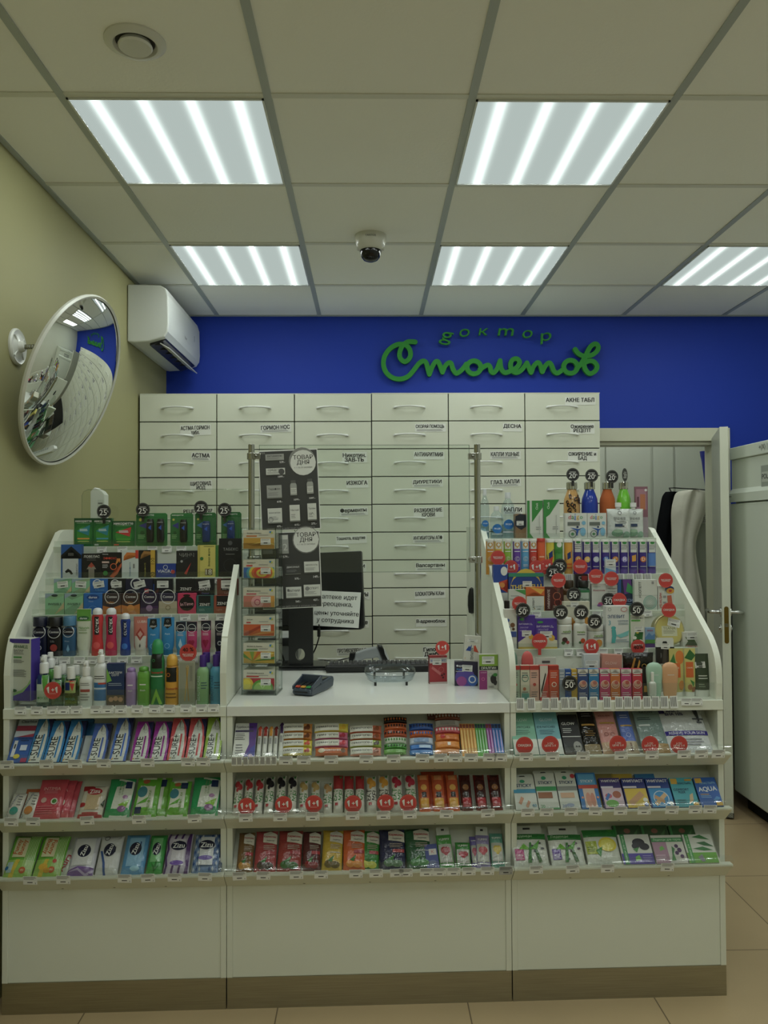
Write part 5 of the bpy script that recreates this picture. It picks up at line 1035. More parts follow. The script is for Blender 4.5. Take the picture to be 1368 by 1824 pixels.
# ---- left display, bottom row
K = 'L0'
item('box', K, 14, 57.5, 1138, 'c9cfc2', 'tall white antiseptic box with green title and violet curved edge', [R(0, .93, .93, 1, '4a3a98'), T('МИРАМЕД', .44, .87, .8, '2f6a34', 0, 2), T('ЭВАЛАР', .38, .81, .54, '555', 0, 0), L(.06, .74, .7, .78, 2, '777'), R(.06, .69, .58, .715, '4a9a4a'), L(.06, .6, .7, .66, 3, '555'), L(.1, .38, .8, .5, 6, '555'), G([(0, .1), (.3, .13), (.6, .18), (.85, .26), (1, .36), (1, 0), (0, 0)], '8ab87a'), G([(0, .04), (.3, .09), (.65, .14), (1, .29), (1, 0), (0, 0)], '4a38a0'), E(.22, .16, .15, '2a5a34', .025)], side='4a38a0', d=.045, dv=.0, yaw=-14, yb=1248)
fpx = [R(.08, .1, .92, .62, 'c8dcc8'), R(.12, .45, .45, .62, '1f3a78'), G([(.45, .62), (.9, .62), (.8, .36), (.6, .3)], '5aa83a'), T('ФООД', .5, .18, .7, '4a9a5a')]
item('bot', K, 62, 88, 1168, 'clear', 'clear spray bottle with white pump, front one of the pair', fpx, 'spray_bottle', cat='bottle', cap='e4e6e4', spray=1, cw=.62, sh=.6, liq='c8dcd2', dv=-.005, group='clear spray bottles')
item('bot', K, 73, 99, 1163, 'clear', 'clear spray bottle with white pump, standing behind', fpx, 'spray_bottle', cat='bottle', cap='e4e6e4', spray=1, cw=.62, sh=.6, liq='c8dcd2', dv=.03, yb=1240, group='clear spray bottles')
for a, b, yt, dv, l, c in ((88, 111, 1187, -.003, 'clear hand gel bottle behind the red 1+1 disc', 'd0dcc8'), (99, 119, 1184, .028, 'clear hand gel bottle behind the other clear one', 'd0dcc8'), (112, 136, 1189, -.003, 'yellow hand gel bottle with white cap, in front', 'c8d05a'), (122, 143, 1186, .028, 'yellow hand gel bottle with white cap, behind', 'c8d05a')):
    item('bot', K, a, b, yt, 'clear', l, [R(.1, .35, .9, .66, 'a8b86a' if 'yellow' in l else '9ab0a0'), R(.14, .42, .5, .62, '1f3a78'), G([(.4, .66), (.9, .66), (.7, .4)], 'c8402a' if 'front' in l else '4a9a3a'), T('ФООД', .5, .2, .7, '4a9a8a')], 'gel_bottle', cat='bottle', cap='e6e8e4', cw=.6, sh=.66, nk=.4, liq=c, dv=dv, yb=None if dv < 0 else 1240, group='hand gel bottles')
item('bot', K, 139, 163, 1178, 'e4e6e2', 'short white spray bottle with a red stripe label', [R(.15, .32, .85, .38, 'b03a38'), L(.15, .44, .85, .52, 2, '888'), L(.15, .1, .85, .28, 3, '999')], 'spray_bottle', cat='bottle', cap='ededea', spray=1, cw=.56, sh=.62, nk=.45, group='white spray bottles')
item('bot', K, 165, 189, 1158, 'e2e6e6', 'tall white spray bottle with a blue lower label', [R(.05, .1, .95, .42, '3a7ab8'), L(.1, .46, .9, .54, 2, '555'), R(.05, .3, .95, .33, 'c8d8e8'), R(.4, .39, .95, .42, 'c84a3a')], 'spray_bottle', cat='bottle', cap='ededea', spray=1, cw=.55, sh=.72, nk=.42, group='white spray bottles')
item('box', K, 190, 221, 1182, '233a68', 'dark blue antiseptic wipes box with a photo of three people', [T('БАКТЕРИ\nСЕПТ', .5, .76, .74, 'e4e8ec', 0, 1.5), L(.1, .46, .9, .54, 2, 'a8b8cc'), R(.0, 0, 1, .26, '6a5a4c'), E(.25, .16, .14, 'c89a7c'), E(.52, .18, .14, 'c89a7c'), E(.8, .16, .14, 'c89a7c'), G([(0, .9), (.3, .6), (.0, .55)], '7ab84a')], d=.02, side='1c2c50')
for a, b, yt, c, cc, l in ((222, 241, 1190, 'a88ac0', '9a7ab8', 'lilac toiletry bottle with an inclined cap'), (243, 265, 1188, '6aac3c', '5aa030', 'light green toiletry bottle beside the lilac one')):
    item('bot', K, a, b, yt, c, l, [L(.25, .48, .75, .56, 1, 'e8e8e8'), T('fresh', .5, .4, .4, 'eee')], 'toiletry_bottle', cat='bottle', cap=cc, cw=.8, prof=[(0, .9), (.04, 1), (.7, 1), (.84, .95), (.9, .7)], pe=3, dome=1, d=.03, group='squeeze bottles')
item('bot', K, 265.5, 291, 1139, '1f7a44', 'tall green insect repellent can with a tent motif', [R(0, .56, 1, .8, '1a1c1c'), O(.3, .68, .1, '2fa058', .3), T('komarik', .55, .5, .8, 'c83a30', 0, 2), L(.1, .4, .9, .45, 1, 'cfe8d0'), G([(.1, .02), (.5, .26), (.9, .02), (.7, .02), (.5, .14), (.3, .02)], '8ac83a')], 'spray_can', cat='spray can', cap='2a9a5a', cw=.8, prof=[(0, 1), (.68, 1), (.76, .8), (.78, .7)], dome=1, d=.035, group='insect repellent cans')
item('bot', K, 292, 317, 1166, 'e0a020', 'short yellow-orange insect repellent can', [R(.0, .46, 1, .74, '1a1c1c'), O(.3, .6, .14, 'd87a20', .3), T('komarik', .55, .33, .8, 'b83a20', 0, 2), L(.1, .1, .9, .24, 2, '7a4a10')], 'spray_can', cat='spray can', cap='e0a82a', cw=.8, prof=[(0, 1), (.66, 1), (.76, .8), (.78, .7)], dome=1, d=.034, group='insect repellent cans')
item('box', K, 318, 347, 1178, 'a8ab98', 'clear pack of golden tweezers under the red 40% disc', [R(.06, .04, .94, .96, '9a9c88'), G([(.35, .1), (.4, .1), (.62, .86), (.56, .86)], 'c8a040'), G([(.65, .1), (.6, .1), (.45, .86), (.5, .86)], 'b08a30'), O(.55, .88, .08, 'd8b050', .3), R(.7, .55, .85, .9, '888a7c')], 'tweezer_pack', cat='pack', d=.008)
for a, b, yt, dv, c, l in ((349, 371, 1168, -.002, '8ab880', 'pale green nail remover bottle with violet cap, in front'), (354, 378, 1163, .03, '7aa0a0', 'nail remover bottle with violet cap, behind the pale green one'), (373, 394, 1167, -.002, '4a98b8', 'turquoise nail remover bottle with violet cap, in front'), (377, 399, 1162, .03, '6aa0b0', 'nail remover bottle with violet cap, behind the turquoise one')):
    item('bot', K, a, b, yt, c, l, [T('BEAUTY CARE', .2, .34, .5, 'c8e0d8' if dv > 0 or 'green' in l else '2a5a88', 90, 1.5), L(.4, .3, .9, .46, 3, '3a5a6a')], 'nail_remover_bottle', cat='bottle', cap='4a2c88', cw=.56, sh=.72, nk=.5, d=.032, dv=dv, yb=None if dv < 0 else 1238, group='violet capped bottles')
# discs, left
for i, (x, y) in enumerate(((185, 911), (254.5, 908), (358, 904), (400, 908))): disc(x, y, 12.2, .35, '25%', '1b1b1c', 'black 25% discount disc above the green packs, '+ORD[i]+' from the left', stem=2, tw=0)
disc(94, 1230, 15, -.012, '1+1', 'd03a34', 'red 1+1 disc in front of the clear gel bottle at left')
disc(335, 1162.5, 15, .03, '40', 'd03a34', 'red disc with a handwritten 40 %, above the golden tweezers')
tags('L0', [36, 65, 94, 113, 136, 171, 192, 215, 244, 275, 301, 331, 359, 380], 'price tag under the bottom row of bottles on the left unit', 20, 14)
tags('L1', [72, 94, 115, 141, 165, 188, 218, 243, 315, 343, 367, 391], 'price tag under the lubricant row', 19, 12)
tags('L2', [266, 297, 330, 362, 394], 'price tag under the front condom boxes', 18, 11)
tags('L5', [181, 218, 271, 297, 323], 'price tag under the green packs', 17, 11)
tags('L4', [336, 388], 'price tag under the second step of dark boxes', 17, 10)
# ================================================================ right display
def X(q): return 850+.329*q
def Y(q): return 820+.329*q
K = 'R4'; g = 'water bottles on the right display'
for a, b, yt, dv, l in ((20, 70, 155, .05, 'clear water bottle nearest the chrome post'), (135, 210, 172, .05, 'tall clear water bottle beside the kraft box'), (74, 146, 248, .0, 'short clear water bottle in front of the other two')):
    item('bot', K, X(a), X(b), Y(yt), 'clear', l, [E(.5, .3, .36, '2a7ac8'), T('вода', .5, .3, .44, 'e8f0f8'), R(.1, .12, .9, .15, 'c8d0d8')], 'water_bottle', cat='bottle', cap='d8dde0', cw=.42, prof=[(0, .94), (.03, 1), (.3, .97), (.34, .92), (.38, 1), (.62, 1), (.74, .82), (.84, .42), (.87, .38)], liq='c8d8e0', dv=dv, yb=None if dv == 0 else None, group=g, st=[(.5, .95, .4)])
item('box', K, X(208), X(270), Y(290), '8a6a48', 'kraft brown box with a dark circle and a price sticker', [E(.45, .68, .5, '1b2230', .3), G([(0, .5), (.5, .35), (1, .5), (1, .95), (.4, 1), (0, .9)], '1b2230')], st=[(.4, .62, .62)], d=.04, dv=.02)
for a, b, yt, l, st in ((272, 356, 218, 'white and green test box, left of the pair', None), (360, 448, 213, 'white and green test box with a price sticker', [(.42, .9, .5)])):
    item('box', K, X(a), X(b), Y(yt), 'd3d7cd', l, [G([(.3, 1), (1, 1), (1, .82), (.3, .42)] if a < 300 else [(.02, 1), (.98, 1), (.4, .62), (.02, .5)], '2f8a38'), T('Chek', .62 if a < 300 else .3, .85, .18, 'e8efe4', 90, 1), R(0, 0, .16, 1, '2f8a38'), G([(.05, 0), (.4, 0), (.05, .2)], '2f8a38'), L(.55, .2, .9, .3, 2, '888'), R(.75, .1, .8, .6, 'b8bcb4')], 'test_box', d=.025, group='white and green test boxes')
def leo():
    r = random.Random(3); o = []
    for i in range(26):
        x, y = r.uniform(.12, .88), .05+.7*r.random(); s = r.uniform(.06, .1); o += [E(x, y, s, '1c1410', s*.45), E(x+.02, y, s*.5, 'a06a30', s*.2)]
    return o
tb = [(0, .96), (.02, 1), (.6, 1), (.7, .93), (.78, .74), (.84, .58), (.87, .54)]
for a, b, c, l, o in ((483, 571, 'c89a58', 'leopard print steel bottle', leo()), (580, 668, '1f3fa8', 'glossy royal blue steel bottle', []), (680, 763, 'a85a30', 'matt copper brown steel bottle', []), (772, 849, '6cc820', 'glossy lime green steel bottle', [])):
    item('bot', K, X(a), X(b), Y(115), c, l, o, 'steel_bottle', cat='bottle', cap='c8c8c0', cm='metal', cw=.66, ribs=1, prof=tb, d=.068, dv=.075, fm='matte' if c[0] == 'a' else 'gloss', group='steel drinking bottles')
for i, (x, y, yw) in enumerate(((518, 77, 0), (620, 82, 0), (731, 88, 8), (800, 78, 48))): disc(X(x), Y(y), 11.8, SZ['R'][4][0]+.085, '20%', '1b1b1c', 'black 20% discount disc above the '+('leopard', 'blue', 'brown', 'green')[i]+' steel bottle', stem=2, yaw=yw)
for a, b, l, st in ((478, 596, 'white boxed foot pads under the leopard bottle', [(.5, .82, .56, -3)]), (598, 700, 'white boxed foot pads with a multicoloured title', None)):
    item('box', K, X(a), X(b), Y(285), 'd8dbd4', l, [T('d', .2, .84, .12, 'd03a48', 0, 3), T('a', .34, .82, .12, '2f8a48', 0, 3), T('i', .45, .84, .05, '2a6ac8', 0, 3), T('g', .57, .8, .13, 'e0b020', 0, 3), T('o', .73, .82, .13, '2f9a58', 0, 3), R(.1, .5, .66, .64, '6a7068'), E(.84, .6, .09, '7ab8d8'), E(.8, .25, .13, '7ab8d8', .17), G([(.2, .42), (.6, .36), (.8, .42), (.6, .3), (.55, .1), (.48, .1), (.5, .3)], '2a5aa8'), O(.32, .16, .18, '2a2a2a', .14), E(.32, .16, .07, '3a8a48'), E(.55, .44, .05, '22305a')], 'foot_pad_box', d=.03, group='foot pad boxes')
for a, b, l, dv in ((800, 908, 'white spouted aloe pouch, behind and right', .03), (708, 836, 'white spouted aloe pouch with a price sticker, in front', 0)):
    item('pouch', K, X(a), X(b), Y(262), 'd0d6d2', l, [O(.5, .86, .08, '666', .3), T('알로에젤', .5, .66, .5, '777', 0, 1), L(.28, .54, .7, .58, 1, '999'), R(.3, .38, .62, .48, '3a4a6a'), E(.4, .16, .24, '7aa888', .12), E(.42, .24, .2, '9ab89a', .06), E(.8, .1, .16, '8ab09a', .12)], 'spout_pouch', spout=1, d=.03, dv=dv, st=[(.6, .46, .5, -5)] if dv == 0 else None, group='white spouted pouches', cat='pouch')
item('box', K, X(857), X(926), Y(142), '8a5a6a', 'pink-violet blister pack standing behind the lime green bottle', [R(.1, .55, .9, .95, 'a87888'), R(.4, .55, .8, .85, 'b8704a'), E(.85, .93, .1, 'ddd'), R(.15, .6, .3, .8, '6a3848'), R(0, 0, 1, .4, 'a0929a')], 'blister_pack', d=.01, dv=.06, cat='blister pack')
# effervescent tubes
K = 'R3'; gt = 'effervescent tablet tubes'
cols = [('d8962c', 'orange-yellow', 73), ('dcb82a', 'golden yellow', 118), ('8fbf38', 'lime green', 169), ('6a40a8', 'purple', 219), ('5aa8d8', 'sky blue', 264), ('cf3c30', 'red', 308)]
for c, n, x in cols: item('bot', K, X(x-22), X(x+21), Y(426), c, n+' effervescent tube with a white heart label', [R(0, .72, 1, .96, 'e0e2dc'), E(.38, .84, .2, 'c89a50', .06), E(.62, .84, .2, 'c89a50', .06), G([(.2, .83), (.8, .83), (.5, .74)], 'c89a50'), E(.5, .84, .16, 'eceee8', .04), L(.15, .6, .85, .66, 1, 'eee'), T('С' if x > 100 else 'О', .5, .44, .3, 'e8ece4', 0, 1.5), O(.5, .44, .3, 'e8ece4', .1), L(.2, .2, .8, .28, 2, 'ddd')], 'effervescent_tube', cat='tablet tube', cap='e4e6e0', cw=1.02, prof=[(0, 1), (.93, 1), (.94, .98)], d=.0275, group=gt)
for c, n, x, o in (('e05a28', 'orange-red effervescent tube with a red cap', 352, [L(.2, .4, .8, .5, 1, 'f0c0a0'), E(.5, .3, .2, 'f09048')]), ('d8c82a', 'lemon yellow effervescent tube with a blue tilted patch', 401, [R(0, 0, 1, .3, '5aa838'), G([(.05, .55), (.9, .72), (.95, .55), (.1, .38)], '20387a'), G([(.1, .4), (.8, .52), (.6, .3)], 'd8402a')]), ('4a9a48', 'green effervescent tube with an orange slice', 447, [E(.5, .35, .34, 'e08a2a'), E(.5, .35, .2, 'f0c060'), R(0, .6, 1, .72, '3a8a3a'), E(.5, .84, .3, 'e8eae0', .08)]), ('e0a02a', 'orange-yellow effervescent tube with a blue patch', 500, [G([(.05, .55), (.9, .68), (.95, .5), (.1, .38)], '20387a'), L(.1, .1, .9, .3, 2, 'd85a28')])):
    item('bot', K, X(x-23), X(x+22), Y(426 if x != 352 else 421), c, n, o, 'effervescent_tube', cat='tablet tube', cap='c83020' if x == 352 else 'e4e6e0', cw=1.02, prof=[(0, 1), (.9, 1), (.91, .98)], d=.0275, group=gt)
ev = [(549, 'e0a040', 'O', 'orange C mark'), (598, 'e8c060', 'OO', 'two orange dots'), (646, 'c8d0d8', 'Zn', 'grey Zn mark'), (700, '3a78c8', 'B', 'blue wave'), (750, 'd89030', 'C', 'amber C mark'), (800, '9a90d8', 'B', 'pale violet B mark'), (851, 'e0a030', '~', 'orange capsules'), (901, 'd87828', 'D', 'orange D mark'), (951, '5a88d0', '', 'pale blue fade, last in the row')]
for x, c, t_, n in ev:
    item('bot', K, X(x-23), X(x+23), Y(428 if x > 560 else 424), '3f2e86', 'white and violet effervescent tube with '+n, [R(0, .62, 1, .97, 'd6d9d4'), E(.5, .9, .26, '3a9a48', .04), L(.12, .68, .88, .84, 3, '777'), R(0, 0, 1, .12, '5a3aa0')]+([R(0, .2, 1, .6, c)] if not t_ else [E(.5, .42, .34, c), T(t_, .5, .42, .36, 'f0f0ec', 0, 2)] if t_ != '~' else [G([(0, .5), (1, .58), (1, .38), (0, .34)], c)])+[L(.15, .16, .85, .22, 1, 'bbb')], 'effervescent_tube', cat='tablet tube', cap='e0e2dc', cw=1.02, prof=[(0, 1), (.93, 1), (.94, .98)], d=.0275, dv=.0 if x % 2 else .004, group=gt)
item('box', K, X(695), X(751), Y(536), 'c9d4da', 'small white and blue box in front of the effervescent tubes', [G([(0, 0), (1, 0), (1, .3), (0, .5)], '6aa8d0')], dv=-.03, yb=1026, st=[(.5, .76, .9)], d=.012)
def dd(x, y, txt, label, dz, r=13.2, col=None, **k): disc(X(x), Y(y), r, dz, txt, col or ('1b1b1c' if txt.endswith('%') and txt != '40%' else 'd03a34'), label, **k)
s3, s2, s1, s0 = SZ['R'][3][0], SZ['R'][2][0], SZ['R'][1][0], 0
VP = 'ВЫГОДНАЯ\nПОКУПКА'
dd(113, 527, VP, 'red best-buy disc in front of the orange-yellow tubes, far left', s3-.02); dd(183, 580, '1+1', 'red 1+1 disc below the lime tube', s3-.012); dd(322, 580, '1+1', 'red 1+1 disc below the red tube, left of two close together', s3-.016); dd(375, 575, '1+1', 'red 1+1 disc below the orange-red tube, partly covered', s3-.012)
dd(413, 605, '25%', 'black 25% disc below the lemon yellow tube, in front', s3-.022); dd(447, 572, '25%', 'black 25% disc mostly hidden behind the other below the green tube', s3-.014); dd(558, 575, VP, 'red best-buy disc in front of the first violet tube', s3-.02)
# third step
K = 'R2'
item('box', K, X(90), X(166), Y(566), '24479a', 'tall blue and white box with a white tooth and a coloured swoosh', [R(.1, 0, 1, .38, 'cfd2cc'), E(.75, .86, .24, 'dde0dc', .1), G([(0, .45), (.4, .62), (1, .68), (.6, .5), (1, .38), (.3, .5)], 'c8402a'), E(.6, .55, .2, 'd88a3a', .06), G([(0, .42), (.5, .52), (.4, .38)], '2a5ab8')], dv=.05, d=.03)
item('box', K, X(171), X(361), Y(610), '21408e', 'wide dark blue cold remedy box with a yellow title, lying on its side', [E(.5, .5, .46, 'd8b82a', .62), E(.5, .62, .44, '21408e', .36), G([(0, 0), (1, 0), (1, .3), (.0, .12)], 'd08a2a'), T('THERAFLU', .5, .62, .86, 'e8c83a', 2, 3), R(0, .9, 1, 1, '2f8a6a')], dv=.05, d=.04, st=[(.53, .7, .26)])
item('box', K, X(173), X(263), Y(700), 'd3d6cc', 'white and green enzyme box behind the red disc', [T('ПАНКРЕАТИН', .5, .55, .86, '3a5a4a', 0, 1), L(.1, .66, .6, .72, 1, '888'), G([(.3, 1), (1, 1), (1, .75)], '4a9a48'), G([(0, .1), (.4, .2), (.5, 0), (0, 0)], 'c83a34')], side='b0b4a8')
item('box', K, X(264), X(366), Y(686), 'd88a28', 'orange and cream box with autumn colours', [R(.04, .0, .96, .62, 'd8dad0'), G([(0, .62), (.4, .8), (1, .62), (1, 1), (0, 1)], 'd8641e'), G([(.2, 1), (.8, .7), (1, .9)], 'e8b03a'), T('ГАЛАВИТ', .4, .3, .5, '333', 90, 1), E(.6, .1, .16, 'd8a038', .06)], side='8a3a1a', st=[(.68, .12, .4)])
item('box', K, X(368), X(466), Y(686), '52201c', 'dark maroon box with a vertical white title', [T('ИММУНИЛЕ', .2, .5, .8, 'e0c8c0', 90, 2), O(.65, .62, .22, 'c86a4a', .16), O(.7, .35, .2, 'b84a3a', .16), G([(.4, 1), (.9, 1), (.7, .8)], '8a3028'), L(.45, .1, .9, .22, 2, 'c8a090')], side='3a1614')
item('bot', K, X(468), X(541), Y(650), '5a3a1c', 'amber glass bottle between discount discs', [R(.05, .2, .95, .5, 'c8b89a')], 'pill_bottle', cat='bottle', cap='3a2c1c', dv=.03, cw=.7, sh=.7, nk=.5)
item('box', K, X(534), X(601), Y(616), '1c1615', 'black box with a grey numeral 5, behind the dark green bottle', [T('5', .35, .85, .26, 'aaa', 0, 2), R(.5, .7, .95, .95, '8a2a24')], dv=.07, d=.02)
item('bot', K, X(547), X(617), Y(652), '1f4a34', 'dark green magnesium bottle with a black cap', [R(.03, .25, .97, .6, 'b8c4b8'), T('Magne', .5, .36, .7, '2f5a40'), R(.03, .6, .97, .68, '2f7a4a')], 'pill_bottle', cat='bottle', cap='161a18', dv=.01, cw=.8, sh=.74, nk=.6)
item('box', K, X(621), X(700), Y(666), 'd4d6ce', 'white box with a pink tulip motif', [T('Мамоклам', .5, .74, .8, 'b04a60'), E(.6, .22, .18, 'c85a8a', .07), E(.5, .17, .14, '9a5ab0', .05), L(.1, .84, .6, .88, 1, '999')], dv=.02)
item('box', K, X(701), X(761), Y(674), 'd6d8d2', 'narrow white box between two red discs', [T('Мексидол', .5, .85, .8, '666'), L(.1, .6, .9, .75, 2, '999')], dv=.024)
item('box', K, X(762), X(851), Y(645), '20304e', 'dark blue and green sleep aid box', [R(0, .3, .2, 1, '2a5a9a'), G([(.3, 1), (.8, 1), (.9, .6), (.4, .5)], '6a3a8a'), G([(.6, .9), (1, .7), (1, .5), (.5, .6)], '3a9a5a'), T('ДОКСИ', .5, .3, .8, '9ab0d8', 0, 2), L(.1, .1, .9, .2, 2, '8ab')], dv=.02)
item('box', K, X(853), X(976), Y(647), 'd5d8d0', 'large white box with concentric teal arcs and a vertical title', [T('НООПЕПТ', .24, .68, .52, '333', 90, 2)]+[O(.68, .25, .3-.06*i, '7ab8a8', .1) for i in range(5)]+[R(0, .48, 1, .49, 'b0b4ac'), L(.75, .7, .85, .95, 1, '999')], d=.03)
item('box', K, X(980), X(1069), Y(681), 'd3d5cd', 'white box with a red vertical title and a target motif', [T('ИБУКЛИН', .16, .4, .62, 'c83a34', 90, 2.5), E(.7, .86, .28, '24407a', .15), E(.74, .8, .24, 'e0a028', .12), E(.74, .8, .1, 'c83a2a', .05), G([(.55, .6), (.8, .62), (.9, .1), (.6, .1)], 'c8644a'), L(.3, .1, .5, .6, 2, '999')], d=.025)
dd(440, 650, VP, 'red best-buy disc above the maroon box', s2+.0); dd(643, 628, VP, 'red best-buy disc above the white tulip box', s2+.012); dd(727, 641, VP, 'red best-buy disc above the narrow white box', s2+.014); dd(1021, 650, VP, 'red best-buy disc above the red-titled box, near the right panel', s2-.005)
dd(523, 726, '50%', 'black 50% disc in front of the amber glass bottle', s2-.014)
dd(713, 757, '30%', 'black 30% disc in front of the narrow white box', s2-.01); dd(770, 757, 'СКИДКА', 'red discount disc overlapping the black 30% disc', s2-.016)
# second step
K = 'R1'
item('bot', K, X(146), X(184), Y(760), '1a1716', 'dark bottle with a black cap behind the flower box', [], 'pill_bottle', cat='bottle', cap='141312', dv=.035, cw=.8, sh=.7, nk=.5)
item('box', K, X(149), X(213), Y(806), 'd6d5cc', 'white box with blue flowers and brown seeds', [E(.3, .72, .14, '4a68b0'), E(.2, .62, .1, '4a68b0'), E(.4, .55, .08, '3a58a0'), E(.68, .6, .2, '7a5030'), E(.75, .5, .12, '5a3820'), R(0, .3, 1, .44, '3f55a0'), L(.1, .1, .7, .24, 3, '7a98c8')], dv=.0)
for a, b, yt, l in ((222, 315, 840, 'violet vitamin D box, taller one on the left'), (316, 433, 858, 'violet vitamin D box, lower one on the right')):
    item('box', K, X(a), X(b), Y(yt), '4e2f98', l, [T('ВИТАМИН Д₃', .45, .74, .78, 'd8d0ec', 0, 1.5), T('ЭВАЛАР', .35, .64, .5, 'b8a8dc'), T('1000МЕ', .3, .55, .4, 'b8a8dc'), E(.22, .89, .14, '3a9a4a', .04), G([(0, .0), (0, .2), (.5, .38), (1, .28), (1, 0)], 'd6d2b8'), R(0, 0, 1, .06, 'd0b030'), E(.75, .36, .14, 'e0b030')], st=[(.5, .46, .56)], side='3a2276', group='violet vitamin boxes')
item('box', K, X(470), X(611), Y(765), 'd0cdb8', 'cream box with golden berries behind the 50% discs', [E(.2, .55, .2, 'c88a28'), E(.5, .45, .22, 'b87820'), E(.8, .55, .2, 'c88a28'), T('Pro', .85, .8, .2, '2f7a3a'), L(.1, .85, .5, .92, 1, '777')], dv=.05, st=[(.42, .93, .3)])
item('jar', K, X(434), X(526), Y(855), 'dfe1da', 'white supplement jar with a dark berry label, left', [T('natelis', .6, .56, .5, '7aa838', 0, 2), L(.25, .45, .8, .5, 1, '444'), E(.45, .28, .16, '4a2a2a'), E(.62, .2, .1, 'b03a3a'), E(.35, .18, .1, '3a6a3a')], 'supplement_jar', cap='e6e8e2', cat='jar', lh=.2, group='white supplement jars')
item('bot', K, X(529), X(600), Y(860), 'dfe1da', 'slim white supplement bottle with an orange berry label', [T('natelis', .5, .56, .6, '7aa838', 0, 2), L(.2, .42, .8, .48, 1, '444'), E(.62, .26, .18, 'c8502a'), E(.4, .2, .1, '3a6a3a')], 'supplement_bottle', cat='bottle', cap='e6e8e2', cw=.72, sh=.84, nk=.7, group='white supplement jars')
item('jar', K, X(601), X(700), Y(895), 'dfe1da', 'short white supplement jar with an orange slice label', [T('natelis', .6, .55, .5, '7aa838', 0, 2), L(.3, .4, .9, .47, 1, '444'), E(.6, .22, .2, 'd8902a'), E(.4, .18, .1, '4a7a3a')], 'supplement_jar', cap='e6e8e2', cat='jar', lh=.25, group='white supplement jars')
item('box', K, X(700), X(829), Y(789), 'd9dcd8', 'large white box with a teal pregnant figure', [T('ЭЛЕВИТ', .42, .75, .72, '2a4a7a', 0, 2), T('3', .14, .6, .1, '3a9ab0', 0, 1.5), E(.75, .92, .14, 'd89a9a', .06), E(.75, .92, .1, 'd9dcd8', .04), T('кормление', .7, .64, .44, '3a6a8a'), L(.5, .54, .95, .6, 2, '7a98a8'), E(.3, .48, .1, '4ab0b0', .04), G([(.22, .44), (.38, .45), (.42, .3), (.36, .12), (.2, .12), (.24, .28)], '4ab0b0'), G([(.4, .3), (.7, .36), (.95, .42), (.9, .3), (.6, .24)], '7ac8c8'), L(.4, .12, .95, .2, 2, '7a98a8'), O(.14, .92, .07, '888', .2), R(.96, 0, 1, 1, '3a9a48')], d=.035)
item('box', K, X(829), X(908), Y(836), 'd6d8ca', 'white box with green stripe and daisies', [T('СТОМАТОФИТ', .5, .9, .86, '555'), R(.08, .8, .7, .85, '5ab048'), G([(.1, .1), (.4, .55), (.6, .2), (.9, .5), (.8, .1)], '3a7a38'), E(.3, .3, .14, 'ecece0', .05), E(.7, .2, .14, 'ecece0', .05), E(.5, .46, .1, 'd8c030', .03)], st=[(.6, .56, .6)])
item('box', K, X(910), X(963), Y(906), '8aa8c8', 'small box with a mountain picture', [G([(0, .5), (.4, .75), (.7, .6), (1, .7), (1, .4), (0, .4)], '5a88b8'), R(0, .2, 1, .4, '5a9a48'), R(0, 0, 1, .2, '6a4a8a'), T('АКВА', .5, .86, .6, 'b83a4a')], d=.015)
# round tin, seen leaning
P = at_v(X(1042), Y(935), s1+.02); rr = 28*(P.y+CY0)/FPX; mb = MB(); mb.lathe([(0, 0), (rr*.97, 0), (rr, .002), (rr, .03), (rr*.97, .032), (0, .032)], mat('b8b088', 'brushed'), 40, Matrix.Rotation(R_(90), 4, 'X'))
art(mb, [E(.5, .5, .45, 'c8ba60'), R(.25, .3, .75, .62, 'd0cfae'), T('TEANA', .5, .55, .4, '8a8a5a'), L(.3, .36, .7, .48, 3, '8a8a6a')], 2*rr, 2*rr, lambda x, z, o: (x, -.0322-o, z-rr)); o = mb.build('cosmetic_tin', M=CM(P.x, s1+.055, SZ['R'][1][1]+rr, 0, 8)); tag(o, 'round yellow cosmetic tin leaning beside the right panel', 'tin'); sticker(o, lambda x, z, o_: (x, -.033-o_, z-rr), 2*rr, 2*rr, .66, .72, .4, -14)
item('box', K, X(1116), X(1203), Y(931), 'd4d3ca', 'white box with green florals beside the right side panel', [G([(.1, .1), (.5, .5), (.9, .1), (.7, .5), (.9, .7), (.5, .55), (.1, .7), (.3, .4)], '5a7048'), T('Цветы', .5, .04, .7, 'c04a40', 0, 1.5)], st=[(.55, .74, .66)], d=.03)
item('box', K, X(972), X(1068), Y(1010), '1c1a18', 'black razor pack hanging from a white card', [G([(.3, 0), (.7, 0), (.6, .9), (.4, .9)], '4a443c'), T('razor', .25, .5, .3, '888', 90), R(.72, .2, .8, .8, '8a7a60')], dv=-.07, yb=1182, flap=.03, top='d6d8d2', name='razor_pack', cat='pack', d=.01, st=[(.5, 1.04, .5, -4)])
for x, y, t_, l, dz in ((228, 776, VP, 'red best-buy disc behind the leftmost black 50% disc', .0), (248, 812, '50%', 'black 50% disc above the tall violet vitamin box', -.008), (452, 822, '50%', 'black 50% disc above the left supplement jar', .0), (563, 822, '50%', 'black 50% disc above the slim supplement bottle', -.0), (637, 872, '50%', 'black 50% disc above the short supplement jar', -.002), (866, 806, '50%', 'black 50% disc above the daisy box', -.0), (1038, 810, 'СКИДКА', 'red discount disc above the yellow tin', 0)):
    dd(x, y, t_, l, s1-.004+dz)
dd(338, 980, 'СКИДКА', 'red discount disc with a red stem in front of the violet boxes', s1-.02, r=14, stem=2); dd(618, 1010, '1+1', 'red 1+1 disc below the short supplement jar', s1-.02, r=14); dd(871, 1010, '40%', 'red disc with a handwritten 40% below the daisy box', s1-.02, r=13)
